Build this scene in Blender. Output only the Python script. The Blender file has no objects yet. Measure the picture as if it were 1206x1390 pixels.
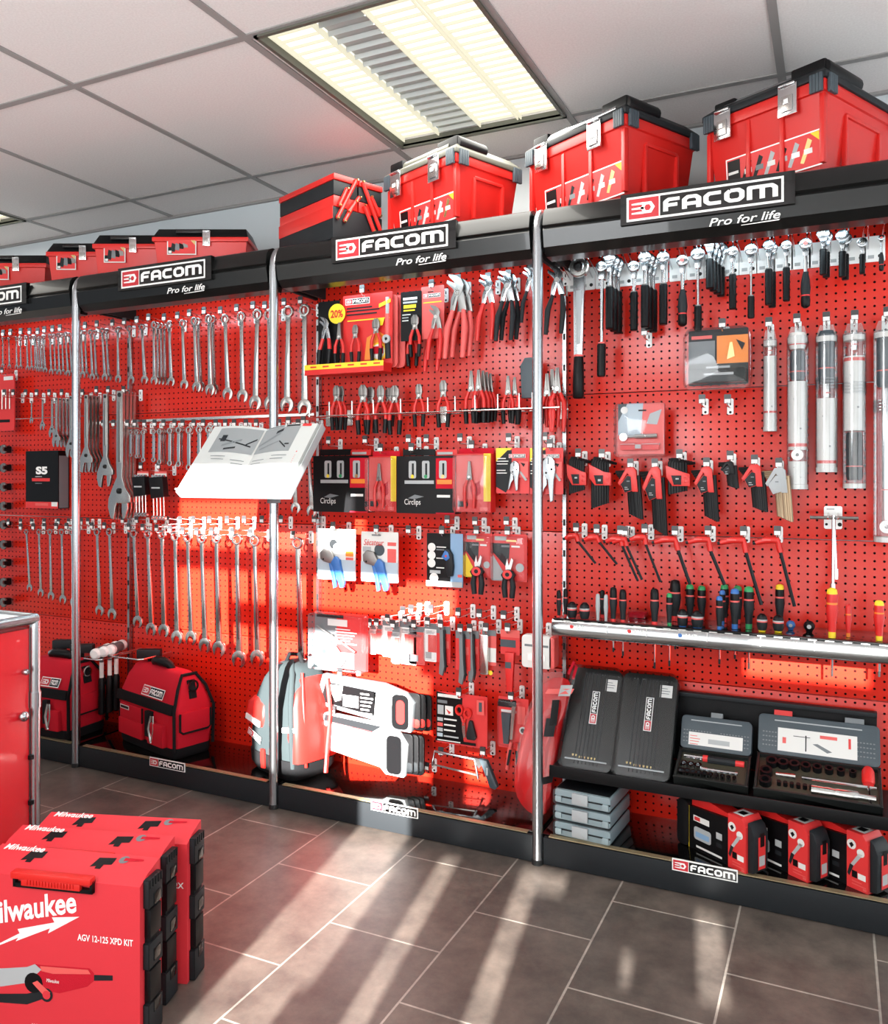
import bpy, bmesh, math, random
from mathutils import Matrix, Vector, Euler

scene = bpy.context.scene
COL = scene.collection
random.seed(7)
R = math.radians

# ------------------------------------------------------------------ camera
YAW = R(25.35)
FPX = 1123.0                      # focal length in pixels of the 1206 x 1390 picture
HORIZON = 646.0
CAM = Vector((0.833, -2.434, 1.198))
cam = bpy.data.objects.new('camera', bpy.data.cameras.new('camera'))
COL.objects.link(cam)
cam.location = CAM
cam.rotation_euler = (R(90), 0, YAW)
cam.data.sensor_fit = 'HORIZONTAL'
cam.data.sensor_width = 36
cam.data.lens = 36 * FPX / 1206
cam.data.shift_y = (HORIZON - 695) / 1206
cam.data.clip_start = 0.05
scene.camera = cam

# ------------------------------------------------------------------ world, sun, sky pane, fill lamps, exposure
scene.view_settings.view_transform = 'Standard'
scene.view_settings.look = 'None'
scene.view_settings.exposure = 0.0
scene.view_settings.gamma = 1
scene.view_settings.use_curve_mapping = False
world = bpy.data.worlds.new('sky'); scene.world = world
world.use_nodes = True
world.node_tree.nodes['Background'].inputs[0].default_value = (0.82, 0.9, 1.0, 1)
world.node_tree.nodes['Background'].inputs[1].default_value = 0.42
SUN_K, SUN_E = 0.17, 0.285        # sideways and downward travel of the sun per metre towards the tool wall
sun = bpy.data.objects.new('sun', bpy.data.lights.new('sun', 'SUN'))
COL.objects.link(sun)
sun.data.energy = 52
sun.data.color = (1.0, 0.98, 0.93)
sun.data.angle = R(0.55)
sun.rotation_euler = Vector((-SUN_K, 1, -SUN_E)).to_track_quat('-Z', 'Y').to_euler()

def area(name, loc, rot, sx, sy, power, col):
    o = bpy.data.objects.new(name, bpy.data.lights.new(name, 'AREA'))
    COL.objects.link(o)
    o.data.shape = 'RECTANGLE'; o.data.size = sx; o.data.size_y = sy
    o.data.energy = power; o.data.color = col
    o.location = loc; o.rotation_euler = rot
    return o
area('window_fill', (0.2, -3.0, 1.3), (R(112), 0, 0), 4.6, 1.9, 36, (0.93, 0.97, 1.0))  # added fill lamp behind the viewer, tilted up to brighten the ceiling
area('sky_pane', (-0.6, -3.02, 1.78), (R(90), 0, 0), 0.95, 0.65, 32, (0.95, 0.98, 1.0))
area('side_fill', (3.0, -1.4, 1.3), (R(118), 0, R(90)), 2.6, 2.0, 42, (0.92, 0.97, 1.0))  # added fill lamp past the open side, tilted up towards the ceiling

# ------------------------------------------------------------------ pixel of the photograph -> point on a plane of the place
FWD = Vector((-math.sin(YAW), math.cos(YAW), 0)); RGT = Vector((math.cos(YAW), math.sin(YAW), 0))
def _ray(px, py):
    return FWD + RGT * ((px - 603) / FPX) + Vector((0, 0, 1)) * ((HORIZON - py) / FPX)
def P(px, py, y):                 # on the plane parallel to the tool wall at depth y
    d = _ray(px, py); return CAM + d * ((y - CAM.y) / d.y)
def PZ(px, py, z):                # on the level z
    d = _ray(px, py); return CAM + d * ((z - CAM.z) / d.z)
def box_on(px0, py0, px1, py1, y):  # middle x, top z, width, height of a picture rectangle on plane y
    a = P(px0, (py0 + py1) / 2, y); b = P(px1, (py0 + py1) / 2, y)
    m = (px0 + px1) / 2
    t = P(m, py0, y).z; u = P(m, py1, y).z
    return (a.x + b.x) / 2, t, b.x - a.x, t - u

# ------------------------------------------------------------------ materials
def lin(h):
    h = h.lstrip('#'); out = []
    for i in (0, 2, 4):
        c = int(h[i:i+2], 16) / 255
        out.append(c / 12.92 if c <= 0.04045 else ((c + 0.055) / 1.055) ** 2.4)
    return tuple(out)
MATS = {}
def mat(name, col, rough=0.5, metal=0.0, spec=0.5, emit=None, coat=0.0, bump=0.0, bscale=300):
    m = bpy.data.materials.new(name); m.use_nodes = True
    b = m.node_tree.nodes['Principled BSDF']
    c = lin(col) if isinstance(col, str) else col
    b.inputs['Base Color'].default_value = (*c, 1)
    b.inputs['Roughness'].default_value = rough
    b.inputs['Metallic'].default_value = metal
    b.inputs['Specular IOR Level'].default_value = spec
    b.inputs['Coat Weight'].default_value = coat
    if emit:
        b.inputs['Emission Color'].default_value = (*emit[0], 1)
        b.inputs['Emission Strength'].default_value = emit[1]
    if bump:
        nt = m.node_tree; n = nt.nodes.new('ShaderNodeTexNoise'); n.inputs['Scale'].default_value = bscale
        t = nt.nodes.new('ShaderNodeTexCoord'); nt.links.new(t.outputs['Object'], n.inputs['Vector'])
        u = nt.nodes.new('ShaderNodeBump'); u.inputs['Strength'].default_value = bump; u.inputs['Distance'].default_value = 0.002
        nt.links.new(n.outputs['Fac'], u.inputs['Height']); nt.links.new(u.outputs['Normal'], b.inputs['Normal'])
    MATS[name] = m
    return m
mat('chrome', (0.66, 0.67, 0.68), 0.14, 1.0)
mat('satin_steel', (0.56, 0.55, 0.53), 0.24, 1.0)
mat('dull_steel', (0.26, 0.25, 0.24), 0.42, 0.9)
mat('aluminium', (0.43, 0.45, 0.47), 0.27, 1.0)
mat('ratchet_steel', (0.36, 0.38, 0.4), 0.2, 1.0)
mat('bar_silver', (0.5, 0.52, 0.53), 0.2, 1.0)
mat('wire', (0.78, 0.77, 0.75), 0.25, 1.0)
mat('white_plate', '#f0f0ee', 0.45)
mat('paper', '#dddcd8', 0.6)
mat('page', '#b9bbb9', 0.6)
mat('page_photo', '#85898b', 0.6)
mat('paper_grey', '#a9acad', 0.6)
mat('black', '#0b0b0d', 0.4, spec=0.22)
mat('black_matt', '#0e0e10', 0.6, spec=0.2, bump=0.15)
mat('black_gloss', '#060607', 0.12, coat=0.5)
mat('header_black', '#0c0d0d', 0.3, spec=0.35, coat=0.2)
mat('deck_black', '#0a0908', 0.1, coat=0.6)
mat('charcoal', '#1d2023', 0.5, spec=0.25)
mat('slate', '#3d484f', 0.5, bump=0.2)
mat('grey', '#6f7477', 0.5)
mat('light_grey', '#a3a7a9', 0.45)
mat('mallet_grey', '#5c5d5e', 0.45)
mat('white_nylon', '#ecece9', 0.4)
mat('tag_dark', '#39383a', 0.3)
mat('tag_white', '#e9e8e6', 0.4)
mat('red_plastic', (0.62, 0.016, 0.012), 0.36)
mat('red_box', (0.62, 0.014, 0.012), 0.42)
mat('red_card', (0.66, 0.03, 0.03), 0.45)
mat('red_light', (0.72, 0.1, 0.09), 0.45)
mat('red_fabric', (0.5, 0.008, 0.022), 0.8, spec=0.2, bump=0.5, bscale=600)
mat('red_carton', (0.64, 0.028, 0.04), 0.5, bump=0.08, bscale=120)
mat('red_counter', (0.6, 0.012, 0.02), 0.25, coat=0.3)
mat('red_logo', (0.52, 0.02, 0.03), 0.4)
mat('red_clear', (0.5, 0.01, 0.012), 0.2)
mat('black_fabric', '#141416', 0.85, spec=0.2, bump=0.5, bscale=600)
mat('grey_fabric', '#2f3739', 0.85, spec=0.2, bump=0.5, bscale=600)
mat('silver_tape', '#9fa2a4', 0.4)
mat('white', '#f0efec', 0.45)
mat('yellow', (0.85, 0.6, 0.02), 0.45)
mat('orange', (0.8, 0.22, 0.02), 0.45)
mat('blue', (0.03, 0.14, 0.42), 0.35)
mat('blue_tint', (0.22, 0.37, 0.56), 0.4)
mat('pale_blue', (0.42, 0.5, 0.56), 0.5)
mat('green', (0.02, 0.27, 0.09), 0.35)
mat('brass_edge', (0.36, 0.29, 0.17), 0.4, 0.6)
mat('gold', (0.6, 0.45, 0.2), 0.35, 1.0)
mat('bronze_rod', (0.3, 0.22, 0.14), 0.35, 0.8)
mat('tin_box', '#1e201f', 0.38, spec=0.3)
mat('olive_tray', '#3a372b', 0.45)
mat('grey_lid', '#5a5a50', 0.45)
mat('tray_grey', '#8f9fa3', 0.4)
mat('gasket', '#050505', 0.7)
mat('strip_lamp', (0.8, 0.92, 1), 0.4, emit=((0.7, 0.9, 1.0), 18.0))
mat('lamp_panel', (0.15, 0.15, 0.14), 0.6, emit=((1.0, 0.97, 0.86), 1.3))
mat('lamp_fin', (0.12, 0.12, 0.1), 0.6, emit=((1.0, 0.94, 0.7), 0.8))
mat('louvre_grey', '#b4b8b6', 0.5)
mat('ceiling_bar', '#8f8c8a', 0.5)
mat('wall_paint', '#c6ced2', 0.8)

def clear_mat(name, tint, gloss=0.1, rough=0.06):
    m = bpy.data.materials.new(name); m.use_nodes = True
    nt = m.node_tree; nt.nodes.clear()
    out = nt.nodes.new('ShaderNodeOutputMaterial'); mix = nt.nodes.new('ShaderNodeMixShader')
    tr = nt.nodes.new('ShaderNodeBsdfTransparent'); gl = nt.nodes.new('ShaderNodeBsdfGlossy')
    tr.inputs[0].default_value = (*tint, 1); gl.inputs['Roughness'].default_value = rough
    lw = nt.nodes.new('ShaderNodeLayerWeight'); lw.inputs[0].default_value = 0.25
    ma = nt.nodes.new('ShaderNodeMath'); ma.operation = 'MULTIPLY_ADD'; ma.inputs[1].default_value = 0.5; ma.inputs[2].default_value = gloss
    nt.links.new(lw.outputs['Fresnel'], ma.inputs[0]); nt.links.new(ma.outputs[0], mix.inputs[0])
    nt.links.new(tr.outputs[0], mix.inputs[1]); nt.links.new(gl.outputs[0], mix.inputs[2]); nt.links.new(mix.outputs[0], out.inputs[0])
    MATS[name] = m
clear_mat('clear', (0.95, 0.96, 0.97), 0.02)
clear_mat('clear_tube', (0.9, 0.91, 0.92), 0.1, 0.12)
clear_mat('film', (0.96, 0.96, 0.96), 0.03, 0.1)

def peg_material():
    m = mat('pegboard_red', (0.6, 0.016, 0.006), 0.27)
    nt = m.node_tree; b = nt.nodes['Principled BSDF']
    t = nt.nodes.new('ShaderNodeTexCoord'); s = nt.nodes.new('ShaderNodeSeparateXYZ'); nt.links.new(t.outputs['Object'], s.inputs[0])
    def cell(sock, pitch):
        a = nt.nodes.new('ShaderNodeMath'); a.operation = 'DIVIDE'; a.inputs[1].default_value = pitch; nt.links.new(sock, a.inputs[0])
        f = nt.nodes.new('ShaderNodeMath'); f.operation = 'FRACT'; nt.links.new(a.outputs[0], f.inputs[0])
        d = nt.nodes.new('ShaderNodeMath'); d.operation = 'SUBTRACT'; d.inputs[1].default_value = 0.5; nt.links.new(f.outputs[0], d.inputs[0])
        p = nt.nodes.new('ShaderNodeMath'); p.operation = 'MULTIPLY'; p.inputs[1].default_value = pitch; nt.links.new(d.outputs[0], p.inputs[0])
        q = nt.nodes.new('ShaderNodeMath'); q.operation = 'POWER'; q.inputs[1].default_value = 2; nt.links.new(p.outputs[0], q.inputs[0])
        return q.outputs[0]
    ad = nt.nodes.new('ShaderNodeMath'); ad.operation = 'ADD'
    nt.links.new(cell(s.outputs['X'], 1 / 39), ad.inputs[0]); nt.links.new(cell(s.outputs['Z'], 0.468 / 20), ad.inputs[1])
    lt = nt.nodes.new('ShaderNodeMath'); lt.operation = 'LESS_THAN'; lt.inputs[1].default_value = 0.0036 ** 2; nt.links.new(ad.outputs[0], lt.inputs[0])
    mx = nt.nodes.new('ShaderNodeMix'); mx.data_type = 'RGBA'
    nt.links.new(lt.outputs[0], mx.inputs[0]); mx.inputs[6].default_value = (0.57, 0.0155, 0.006, 1); mx.inputs[7].default_value = (0.012, 0.004, 0.004, 1)
    nt.links.new(mx.outputs[2], b.inputs['Base Color'])
    sp = nt.nodes.new('ShaderNodeMath'); sp.operation = 'MULTIPLY_ADD'; sp.inputs[1].default_value = -0.42; sp.inputs[2].default_value = 0.42
    nt.links.new(lt.outputs[0], sp.inputs[0]); nt.links.new(sp.outputs[0], b.inputs['Specular IOR Level'])
peg_material()

def backlit_film_material():  # translucent blocks added so the unseen front glows into the room and the chrome
    m = bpy.data.materials.new('backlit_film'); m.use_nodes = True; MATS['backlit_film'] = m
    nt = m.node_tree; nt.nodes.clear(); out = nt.nodes.new('ShaderNodeOutputMaterial'); ad = nt.nodes.new('ShaderNodeAddShader')
    df = nt.nodes.new('ShaderNodeBsdfDiffuse'); df.inputs[0].default_value = (0.5, 0.5, 0.5, 1)
    tl = nt.nodes.new('ShaderNodeBsdfTranslucent')
    t = nt.nodes.new('ShaderNodeTexCoord'); s = nt.nodes.new('ShaderNodeSeparateXYZ'); c = nt.nodes.new('ShaderNodeCombineXYZ'); br = nt.nodes.new('ShaderNodeTexBrick')
    nt.links.new(t.outputs['Object'], s.inputs[0]); nt.links.new(s.outputs['X'], c.inputs[0]); nt.links.new(s.outputs['Z'], c.inputs[1]); nt.links.new(c.outputs[0], br.inputs['Vector'])
    br.inputs['Scale'].default_value = 1; br.inputs['Brick Width'].default_value = 0.62; br.inputs['Row Height'].default_value = 0.8; br.inputs['Mortar Size'].default_value = 0.06
    br.inputs['Color1'].default_value = (0.17, 0.17, 0.17, 1); br.inputs['Color2'].default_value = (0.02, 0.03, 0.03, 1); br.inputs['Mortar'].default_value = (0.0, 0.0, 0.0, 1)
    nt.links.new(br.outputs['Color'], tl.inputs[0]); nt.links.new(df.outputs[0], ad.inputs[0]); nt.links.new(tl.outputs[0], ad.inputs[1]); nt.links.new(ad.outputs[0], out.inputs[0])
backlit_film_material()

def floor_material():
    m = mat('floor_tiles', '#6a625c', 0.42)
    nt = m.node_tree; b = nt.nodes['Principled BSDF']
    t = nt.nodes.new('ShaderNodeTexCoord'); s = nt.nodes.new('ShaderNodeSeparateXYZ'); nt.links.new(t.outputs['Object'], s.inputs[0])
    c = nt.nodes.new('ShaderNodeCombineXYZ')
    def off(sock, o):
        a = nt.nodes.new('ShaderNodeMath'); a.operation = 'ADD'; a.inputs[1].default_value = o; nt.links.new(sock, a.inputs[0]); return a.outputs[0]
    nt.links.new(off(s.outputs['Y'], 0.125 + 8.68), c.inputs[0]); nt.links.new(off(s.outputs['X'], 0.066 + 6.59), c.inputs[1])
    br = nt.nodes.new('ShaderNodeTexBrick'); br.offset = 0.5; br.squash = 1
    br.inputs['Scale'].default_value = 1; br.inputs['Mortar Size'].default_value = 0.0028; br.inputs['Mortar Smooth'].default_value = 0.1
    br.inputs['Brick Width'].default_value = 0.434; br.inputs['Row Height'].default_value = 0.3295; br.inputs['Bias'].default_value = 0
    br.inputs['Color1'].default_value = (*lin('#5b524c'), 1); br.inputs['Color2'].default_value = (*lin('#514a46'), 1); br.inputs['Mortar'].default_value = (*lin('#948d86'), 1)
    nt.links.new(c.outputs[0], br.inputs['Vector'])
    n = nt.nodes.new('ShaderNodeTexNoise'); n.inputs['Scale'].default_value = 7; n.inputs['Detail'].default_value = 9; n.inputs['Roughness'].default_value = 0.72
    nt.links.new(t.outputs['Object'], n.inputs['Vector'])
    rp = nt.nodes.new('ShaderNodeValToRGB'); rp.color_ramp.elements[0].position = 0.32; rp.color_ramp.elements[0].color = (0.5, 0.5, 0.5, 1)
    rp.color_ramp.elements[1].position = 0.72; rp.color_ramp.elements[1].color = (1.55, 1.5, 1.42, 1); nt.links.new(n.outputs['Fac'], rp.inputs[0])
    mx = nt.nodes.new('ShaderNodeMix'); mx.data_type = 'RGBA'; mx.blend_type = 'MULTIPLY'; mx.inputs[0].default_value = 1
    nt.links.new(br.outputs['Color'], mx.inputs[6]); nt.links.new(rp.outputs[0], mx.inputs[7]); nt.links.new(mx.outputs[2], b.inputs['Base Color'])
    u = nt.nodes.new('ShaderNodeBump'); u.inputs['Strength'].default_value = 0.25; u.inputs['Distance'].default_value = 0.002
    nt.links.new(n.outputs['Fac'], u.inputs['Height']); nt.links.new(u.outputs['Normal'], b.inputs['Normal'])
floor_material()

def ceiling_material():
    m = mat('ceiling_tile', '#e0dbd9', 0.85)
    nt = m.node_tree; b = nt.nodes['Principled BSDF']
    t = nt.nodes.new('ShaderNodeTexCoord'); n = nt.nodes.new('ShaderNodeTexNoise'); n.inputs['Scale'].default_value = 160; n.inputs['Detail'].default_value = 4
    nt.links.new(t.outputs['Object'], n.inputs['Vector'])
    rp = nt.nodes.new('ShaderNodeValToRGB'); rp.color_ramp.elements[0].color = (*lin('#d0cac8'), 1); rp.color_ramp.elements[1].color = (*lin('#ebe7e5'), 1)
    nt.links.new(n.outputs['Fac'], rp.inputs[0]); nt.links.new(rp.outputs[0], b.inputs['Base Color'])
ceiling_material()

# ------------------------------------------------------------------ mesh builder
class MB:
    def __init__(s): s.v = []; s.f = []; s.m = []; s.mats = []; s.M = Matrix()
    def at(s, loc=(0, 0, 0), rot=(0, 0, 0), sc=1.0):
        s.M = Matrix.Translation(loc) @ Euler(rot).to_matrix().to_4x4() @ Matrix.Scale(sc, 4); return s
    def mi(s, m):
        if m not in s.mats: s.mats.append(m)
        return s.mats.index(m)
    def add(s, vs, fs, m):
        n = len(s.v); s.v += [tuple(s.M @ Vector(p)) for p in vs]
        for k, f in enumerate(fs):
            s.f.append([i + n for i in f]); s.m.append(s.mi(m[k] if isinstance(m, list) else m))
    def box(s, c, d, m, rot=(0, 0, 0)):
        q = Euler(rot).to_matrix(); vs = []
        for z in (-.5, .5):
            for y in (-.5, .5):
                for x in (-.5, .5):
                    vs.append(Vector(c) + q @ Vector((x * d[0], y * d[1], z * d[2])))
        s.add(vs, [(0, 2, 3, 1), (4, 5, 7, 6), (0, 1, 5, 4), (2, 6, 7, 3), (0, 4, 6, 2), (1, 3, 7, 5)], m)
    def prism(s, poly, y0, y1, m, cap=None):   # outline in x,z pushed from y0 (front) to y1
        n = len(poly)
        a = sum(poly[i][0] * poly[(i + 1) % n][1] - poly[(i + 1) % n][0] * poly[i][1] for i in range(n))
        if a < 0: poly = poly[::-1]
        vs = [(x, y0, z) for x, z in poly] + [(x, y1, z) for x, z in poly]
        fs = [list(range(n)), list(range(2 * n - 1, n - 1, -1))] + [(i, i + n, (i + 1) % n + n, (i + 1) % n) for i in range(n)]
        s.add(vs, fs, [cap or m, m] + [m] * n)
    def quad(s, x0, z0, x1, z1, y, m):         # a printed patch facing the front
        s.add([(x0, y, z0), (x1, y, z0), (x1, y, z1), (x0, y, z1)], [(0, 1, 2, 3)], m)
    def poly(s, pts, y, m):
        n = len(pts); a = sum(pts[i][0] * pts[(i + 1) % n][1] - pts[(i + 1) % n][0] * pts[i][1] for i in range(n))
        if a < 0: pts = pts[::-1]
        s.add([(x, y, z) for x, z in pts], [list(range(n))], m)
    def lines(s, x0, z0, w, n, dz, t, y, m):   # rows of print
        for i in range(n):
            s.quad(x0, z0 - i * dz - t, x0 + w * (0.7 + 0.3 * ((i * 7) % 4) / 3), z0 - i * dz, y, m)
    def ring(s, c, ro, ri, y0, y1, m, n=20, sx=1.0):
        vs = []
        for y in (y0, y1):
            for r in (ro, ri):
                for i in range(n):
                    a = 2 * math.pi * i / n; vs.append((c[0] + r * sx * math.cos(a), y, c[1] + r * math.sin(a)))
        fs = []
        for i in range(n):
            j = (i + 1) % n
            fs += [(i, j, n + j, n + i), (2 * n + j, 2 * n + i, 3 * n + i, 3 * n + j), (j, i, 2 * n + i, 2 * n + j), (n + i, n + j, 3 * n + j, 3 * n + i)]
        s.add(vs, fs, m)
    def disc(s, x, z, r, y, m, n=12): s.poly([(x + r * math.cos(2 * math.pi * i / n), z + r * math.sin(2 * math.pi * i / n)) for i in range(n)], y, m)
    def tube(s, pts, r, m, n=8, closed=False):
        pts = [Vector(p) for p in pts]; k = len(pts); rr = r if isinstance(r, (list, tuple)) else [r] * k
        vs = []; up = None
        for i, p in enumerate(pts):
            if closed: d = pts[(i + 1) % k] - pts[i - 1]
            else: d = pts[min(i + 1, k - 1)] - pts[max(i - 1, 0)]
            d = d.normalized() if d.length > 1e-9 else Vector((0, 0, 1))
            if up is None:
                up = Vector((0, 0, 1)) if abs(d.z) < .9 else Vector((1, 0, 0))
            u = d.cross(up)
            if u.length < 1e-4: u = d.cross(Vector((0.3, 1, 0.2)))
            u.normalize(); w = u.cross(d); up = w
            for j in range(n):
                a = 2 * math.pi * j / n; vs.append(p + u * (rr[i] * math.cos(a)) + w * (rr[i] * math.sin(a)))
        fs = []
        for i in range(k if closed else k - 1):
            b = (i + 1) % k
            for j in range(n):
                q = (j + 1) % n; fs.append((i * n + j, b * n + j, b * n + q, i * n + q))
        if not closed: fs += [list(range(n)), list(range(k * n - 1, k * n - n - 1, -1))]
        s.add(vs, fs, m)
    def lathe(s, prof, m, n=16, o=(0, 0, 0), axis='z'):  # prof: (radius, height); m one name or one per band
        vs = []; fs = []; ms = []; k = len(prof)
        for r, h in prof:
            for j in range(n):
                a = 2 * math.pi * j / n; x, y = r * math.cos(a), r * math.sin(a)
                vs.append({'z': (o[0] + x, o[1] + y, o[2] + h), 'y': (o[0] + x, o[1] + h, o[2] - y), 'x': (o[0] + h, o[1] + x, o[2] + y)}[axis])
        for i in range(k - 1):
            for j in range(n):
                q = (j + 1) % n; fs.append((i * n + j, i * n + q, (i + 1) * n + q, (i + 1) * n + j)); ms.append(m[i] if isinstance(m, list) else m)
        fs += [list(range(n))[::-1], list(range((k - 1) * n, k * n))]; ms += [ms[0], ms[-1]]
        s.add(vs, fs, ms)
    def rbox(s, c, d, r, m, k=4):              # box with rounded corners in x,z
        s.prism(rrect(c[0], c[2], d[0], d[2], r, k), c[1] - d[1] / 2, c[1] + d[1] / 2, m)
    def text(s, t, x, z, h, y, m, w=None, align='l', shear=0.0, bold=0.0, turn=0.0, back=False):
        vs, fs, tw = glyphs(t, shear, bold)
        sx = h if w is None else w / tw
        ox = x - (tw * sx / 2 if align == 'c' else tw * sx if align == 'r' else 0)
        ca, sa = math.cos(turn), math.sin(turn)
        pts = []
        for px, pz in vs:
            ax, az = ox + px * sx - x, pz * h
            pts.append((x + ax * ca - az * sa, y, z + ax * sa + az * ca))
        s.add(pts, fs, m)
def rrect(cx, cz, w, h, r, k=4):
    pts = []
    for qx, qz, a0 in ((1, 1, 0), (-1, 1, 90), (-1, -1, 180), (1, -1, 270)):
        for i in range(k + 1):
            a = R(a0 + 90 * i / k); pts.append((cx + qx * (w / 2 - r) + r * math.cos(a), cz + qz * (h / 2 - r) + r * math.sin(a)))
    return pts
_G = {}
def glyphs(t, shear, bold):
    if (t, shear, bold) in _G: return _G[(t, shear, bold)]
    cu = bpy.data.curves.new('lettering', 'FONT'); cu.body = t; cu.size = 1; cu.shear = shear; cu.offset = bold; cu.resolution_u = 3
    o = bpy.data.objects.new('lettering', cu); COL.objects.link(o)
    me = bpy.data.meshes.new_from_object(o.evaluated_get(bpy.context.evaluated_depsgraph_get()))
    vs = [(v.co.x, v.co.y) for v in me.vertices]; fs = [list(p.vertices) for p in me.polygons]
    bpy.data.objects.remove(o); bpy.data.curves.remove(cu); bpy.data.meshes.remove(me)
    x0 = min(v[0] for v in vs); hz = 0.7
    vs = [((a - x0) / hz, b / hz) for a, b in vs]
    _G[(t, shear, bold)] = (vs, fs, max(v[0] for v in vs)); return _G[(t, shear, bold)]

# ------------------------------------------------------------------ objects: things, parts, copies
def link(o, parent=None):
    COL.objects.link(o)
    if parent is not None: o.parent = parent
    return o
def tag(o, label=None, cat=None, group=None, kind=None):
    if label: o['label'] = label
    if cat: o['category'] = cat
    if group: o['group'] = group
    if kind: o['kind'] = kind
    return o
def thing(name, label, cat, loc=(0, 0, 0), rot=(0, 0, 0), group=None):
    o = link(bpy.data.objects.new(name, None)); o.empty_display_size = 0.02
    o.location = loc; o.rotation_euler = rot
    return tag(o, label, cat, group)
def build(mb, name, parent=None, label=None, bevel=0.0, smooth=35):
    me = bpy.data.meshes.new(name); me.from_pydata(mb.v, [], mb.f)
    for m in mb.mats: me.materials.append(MATS[m])
    me.polygons.foreach_set('material_index', mb.m)
    if bevel:
        bm = bmesh.new(); bm.from_mesh(me); bmesh.ops.remove_doubles(bm, verts=bm.verts, dist=1e-6)
        es = [e for e in bm.edges if len(e.link_faces) == 2 and e.calc_face_angle(0) > R(38)]
        bmesh.ops.bevel(bm, geom=es, offset=bevel, offset_type='OFFSET', segments=2, profile=0.6, affect='EDGES', clamp_overlap=True)
        bm.to_mesh(me); bm.free()
    me.polygons.foreach_set('use_smooth', [True] * len(me.polygons)); me.set_sharp_from_angle(angle=R(smooth)); me.update()
    o = link(bpy.data.objects.new(name, me), parent)
    return tag(o, label)
def single(mb, name, label, cat, loc=(0, 0, 0), rot=(0, 0, 0), group=None, bevel=0.0, kind=None):
    o = build(mb, name, None, None, bevel); o.location = loc; o.rotation_euler = rot
    return tag(o, label, cat, group, kind)
def copy_of(src, label, loc, rot=None, sc=None, group=None):
    c = link(src.copy()); c.location = loc
    if rot is not None: c.rotation_euler = rot
    if sc is not None: c.scale = sc if hasattr(sc, '__len__') else (sc,) * 3
    if label: c['label'] = label
    if group: c['group'] = group
    for ch in src.children:
        d = link(ch.copy(), c)
        for g in ch.children: link(g.copy(), d)
    return c
ORD = 'first second third fourth fifth sixth seventh eighth ninth tenth eleventh twelfth thirteenth fourteenth fifteenth sixteenth seventeenth eighteenth nineteenth twentieth'.split()
class Maker:                                   # builds the first of a kind, copies it for the rest
    def __init__(s, fn): s.fn = fn; s.o = None
    def put(s, label, loc, rot=(0, 0, 0), sc=1.0, group=None):
        if s.o is None:
            s.o = s.fn(); s.o['label'] = label; s.o.location = loc; s.o.rotation_euler = rot; s.o.scale = sc if hasattr(sc, '__len__') else (sc,) * 3
            if group: s.o['group'] = group
            return s.o
        return copy_of(s.o, label, loc, rot, sc, group)

# ------------------------------------------------------------------ the maker's logo: red square with nut, square rounded capitals
LET = {'F': ([[(.13, 0), (.13, .72), (.3, .87), (.86, .87)], [(.13, .45), (.74, .45)]], .9),
       'A': ([[(.13, 0), (.13, .7), (.3, .87), (.7, .87), (.86, .7), (.86, 0)], [(.13, .36), (.86, .36)]], 1.02),
       'C': ([[(.88, .87), (.3, .87), (.13, .7), (.13, .3), (.3, .13), (.88, .13)]], .96),
       'O': ([[(.3, .87), (.7, .87), (.87, .7), (.87, .3), (.7, .13), (.3, .13), (.13, .3), (.13, .7), (.3, .87)]], 1.03),
       'M': ([[(.13, 0), (.13, .87), (1.2, .87), (1.36, .7), (1.36, 0)], [(.745, .87), (.745, 0)]], 1.5)}
def strokes(mb, word, x, z, h, w, y, m):
    tw = sum(LET[c][1] for c in word) + .08 * (len(word) - 1); sx = w / tw; cx = x; hw = .13; y0 = y; cnt = 0
    for c in word:
        for line in LET[c][0]:
            for (ax, az), (bx, bz) in zip(line, line[1:]):
                d = Vector((bx - ax, bz - az)).normalized(); n = Vector((-d.y, d.x)) * hw
                q = [(ax + n.x, az + n.y), (bx + n.x, bz + n.y), (bx - n.x, bz - n.y), (ax - n.x, az - n.y)]
                cnt += 1; mb.poly([(cx + px * sx, z + pz * h) for px, pz in q], y0 - cnt * 3e-5, m)
            for ax, az in line[1:-1]:
                cnt += 1; mb.poly([(cx + (ax + hw * math.cos(i * math.pi / 4 + .39)) * sx, z + (az + hw * math.sin(i * math.pi / 4 + .39)) * h) for i in range(8)], y0 - cnt * 3e-5, m)
        cx += (LET[c][1] + .08) * sx
def logo(mb, x, z, w, h, y, st=0.0006, dark='black_gloss', edge='white'):
    b = h * .09; sq = h * 1.32
    mb.quad(x, z, x + w, z + h, y, edge)
    mb.quad(x + b, z + b, x + sq, z + h - b, y - st, 'red_logo')
    mb.quad(x + sq + b * .6, z + b, x + w - b, z + h - b, y - st, dark)
    hx, hz, r = x + sq * .66, z + h * .5, h * .27
    mb.poly([(hx + r * 1.1 * math.cos(R(60 * i)), hz + r * math.sin(R(60 * i))) for i in range(6)], y - 2 * st, edge)
    mb.poly([(hx + r * .5 * math.cos(R(60 * i)), hz + r * .5 * math.sin(R(60 * i))) for i in range(6)], y - 3 * st, 'red_logo')
    for dz in (-.19, 0, .19):
        mb.poly([(x + sq * .16, hz + dz * h + h * .03), (hx - r * .6, hz + dz * h + h * .055), (hx - r * .6, hz + dz * h - h * .055), (x + sq * .16, hz + dz * h - h * .03)], y - 2 * st, edge)
    strokes(mb, 'FACOM', x + sq + b * 2, z + h * .23, h * .54, w - sq - b * 4.2, y - 2 * st, edge)
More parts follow.
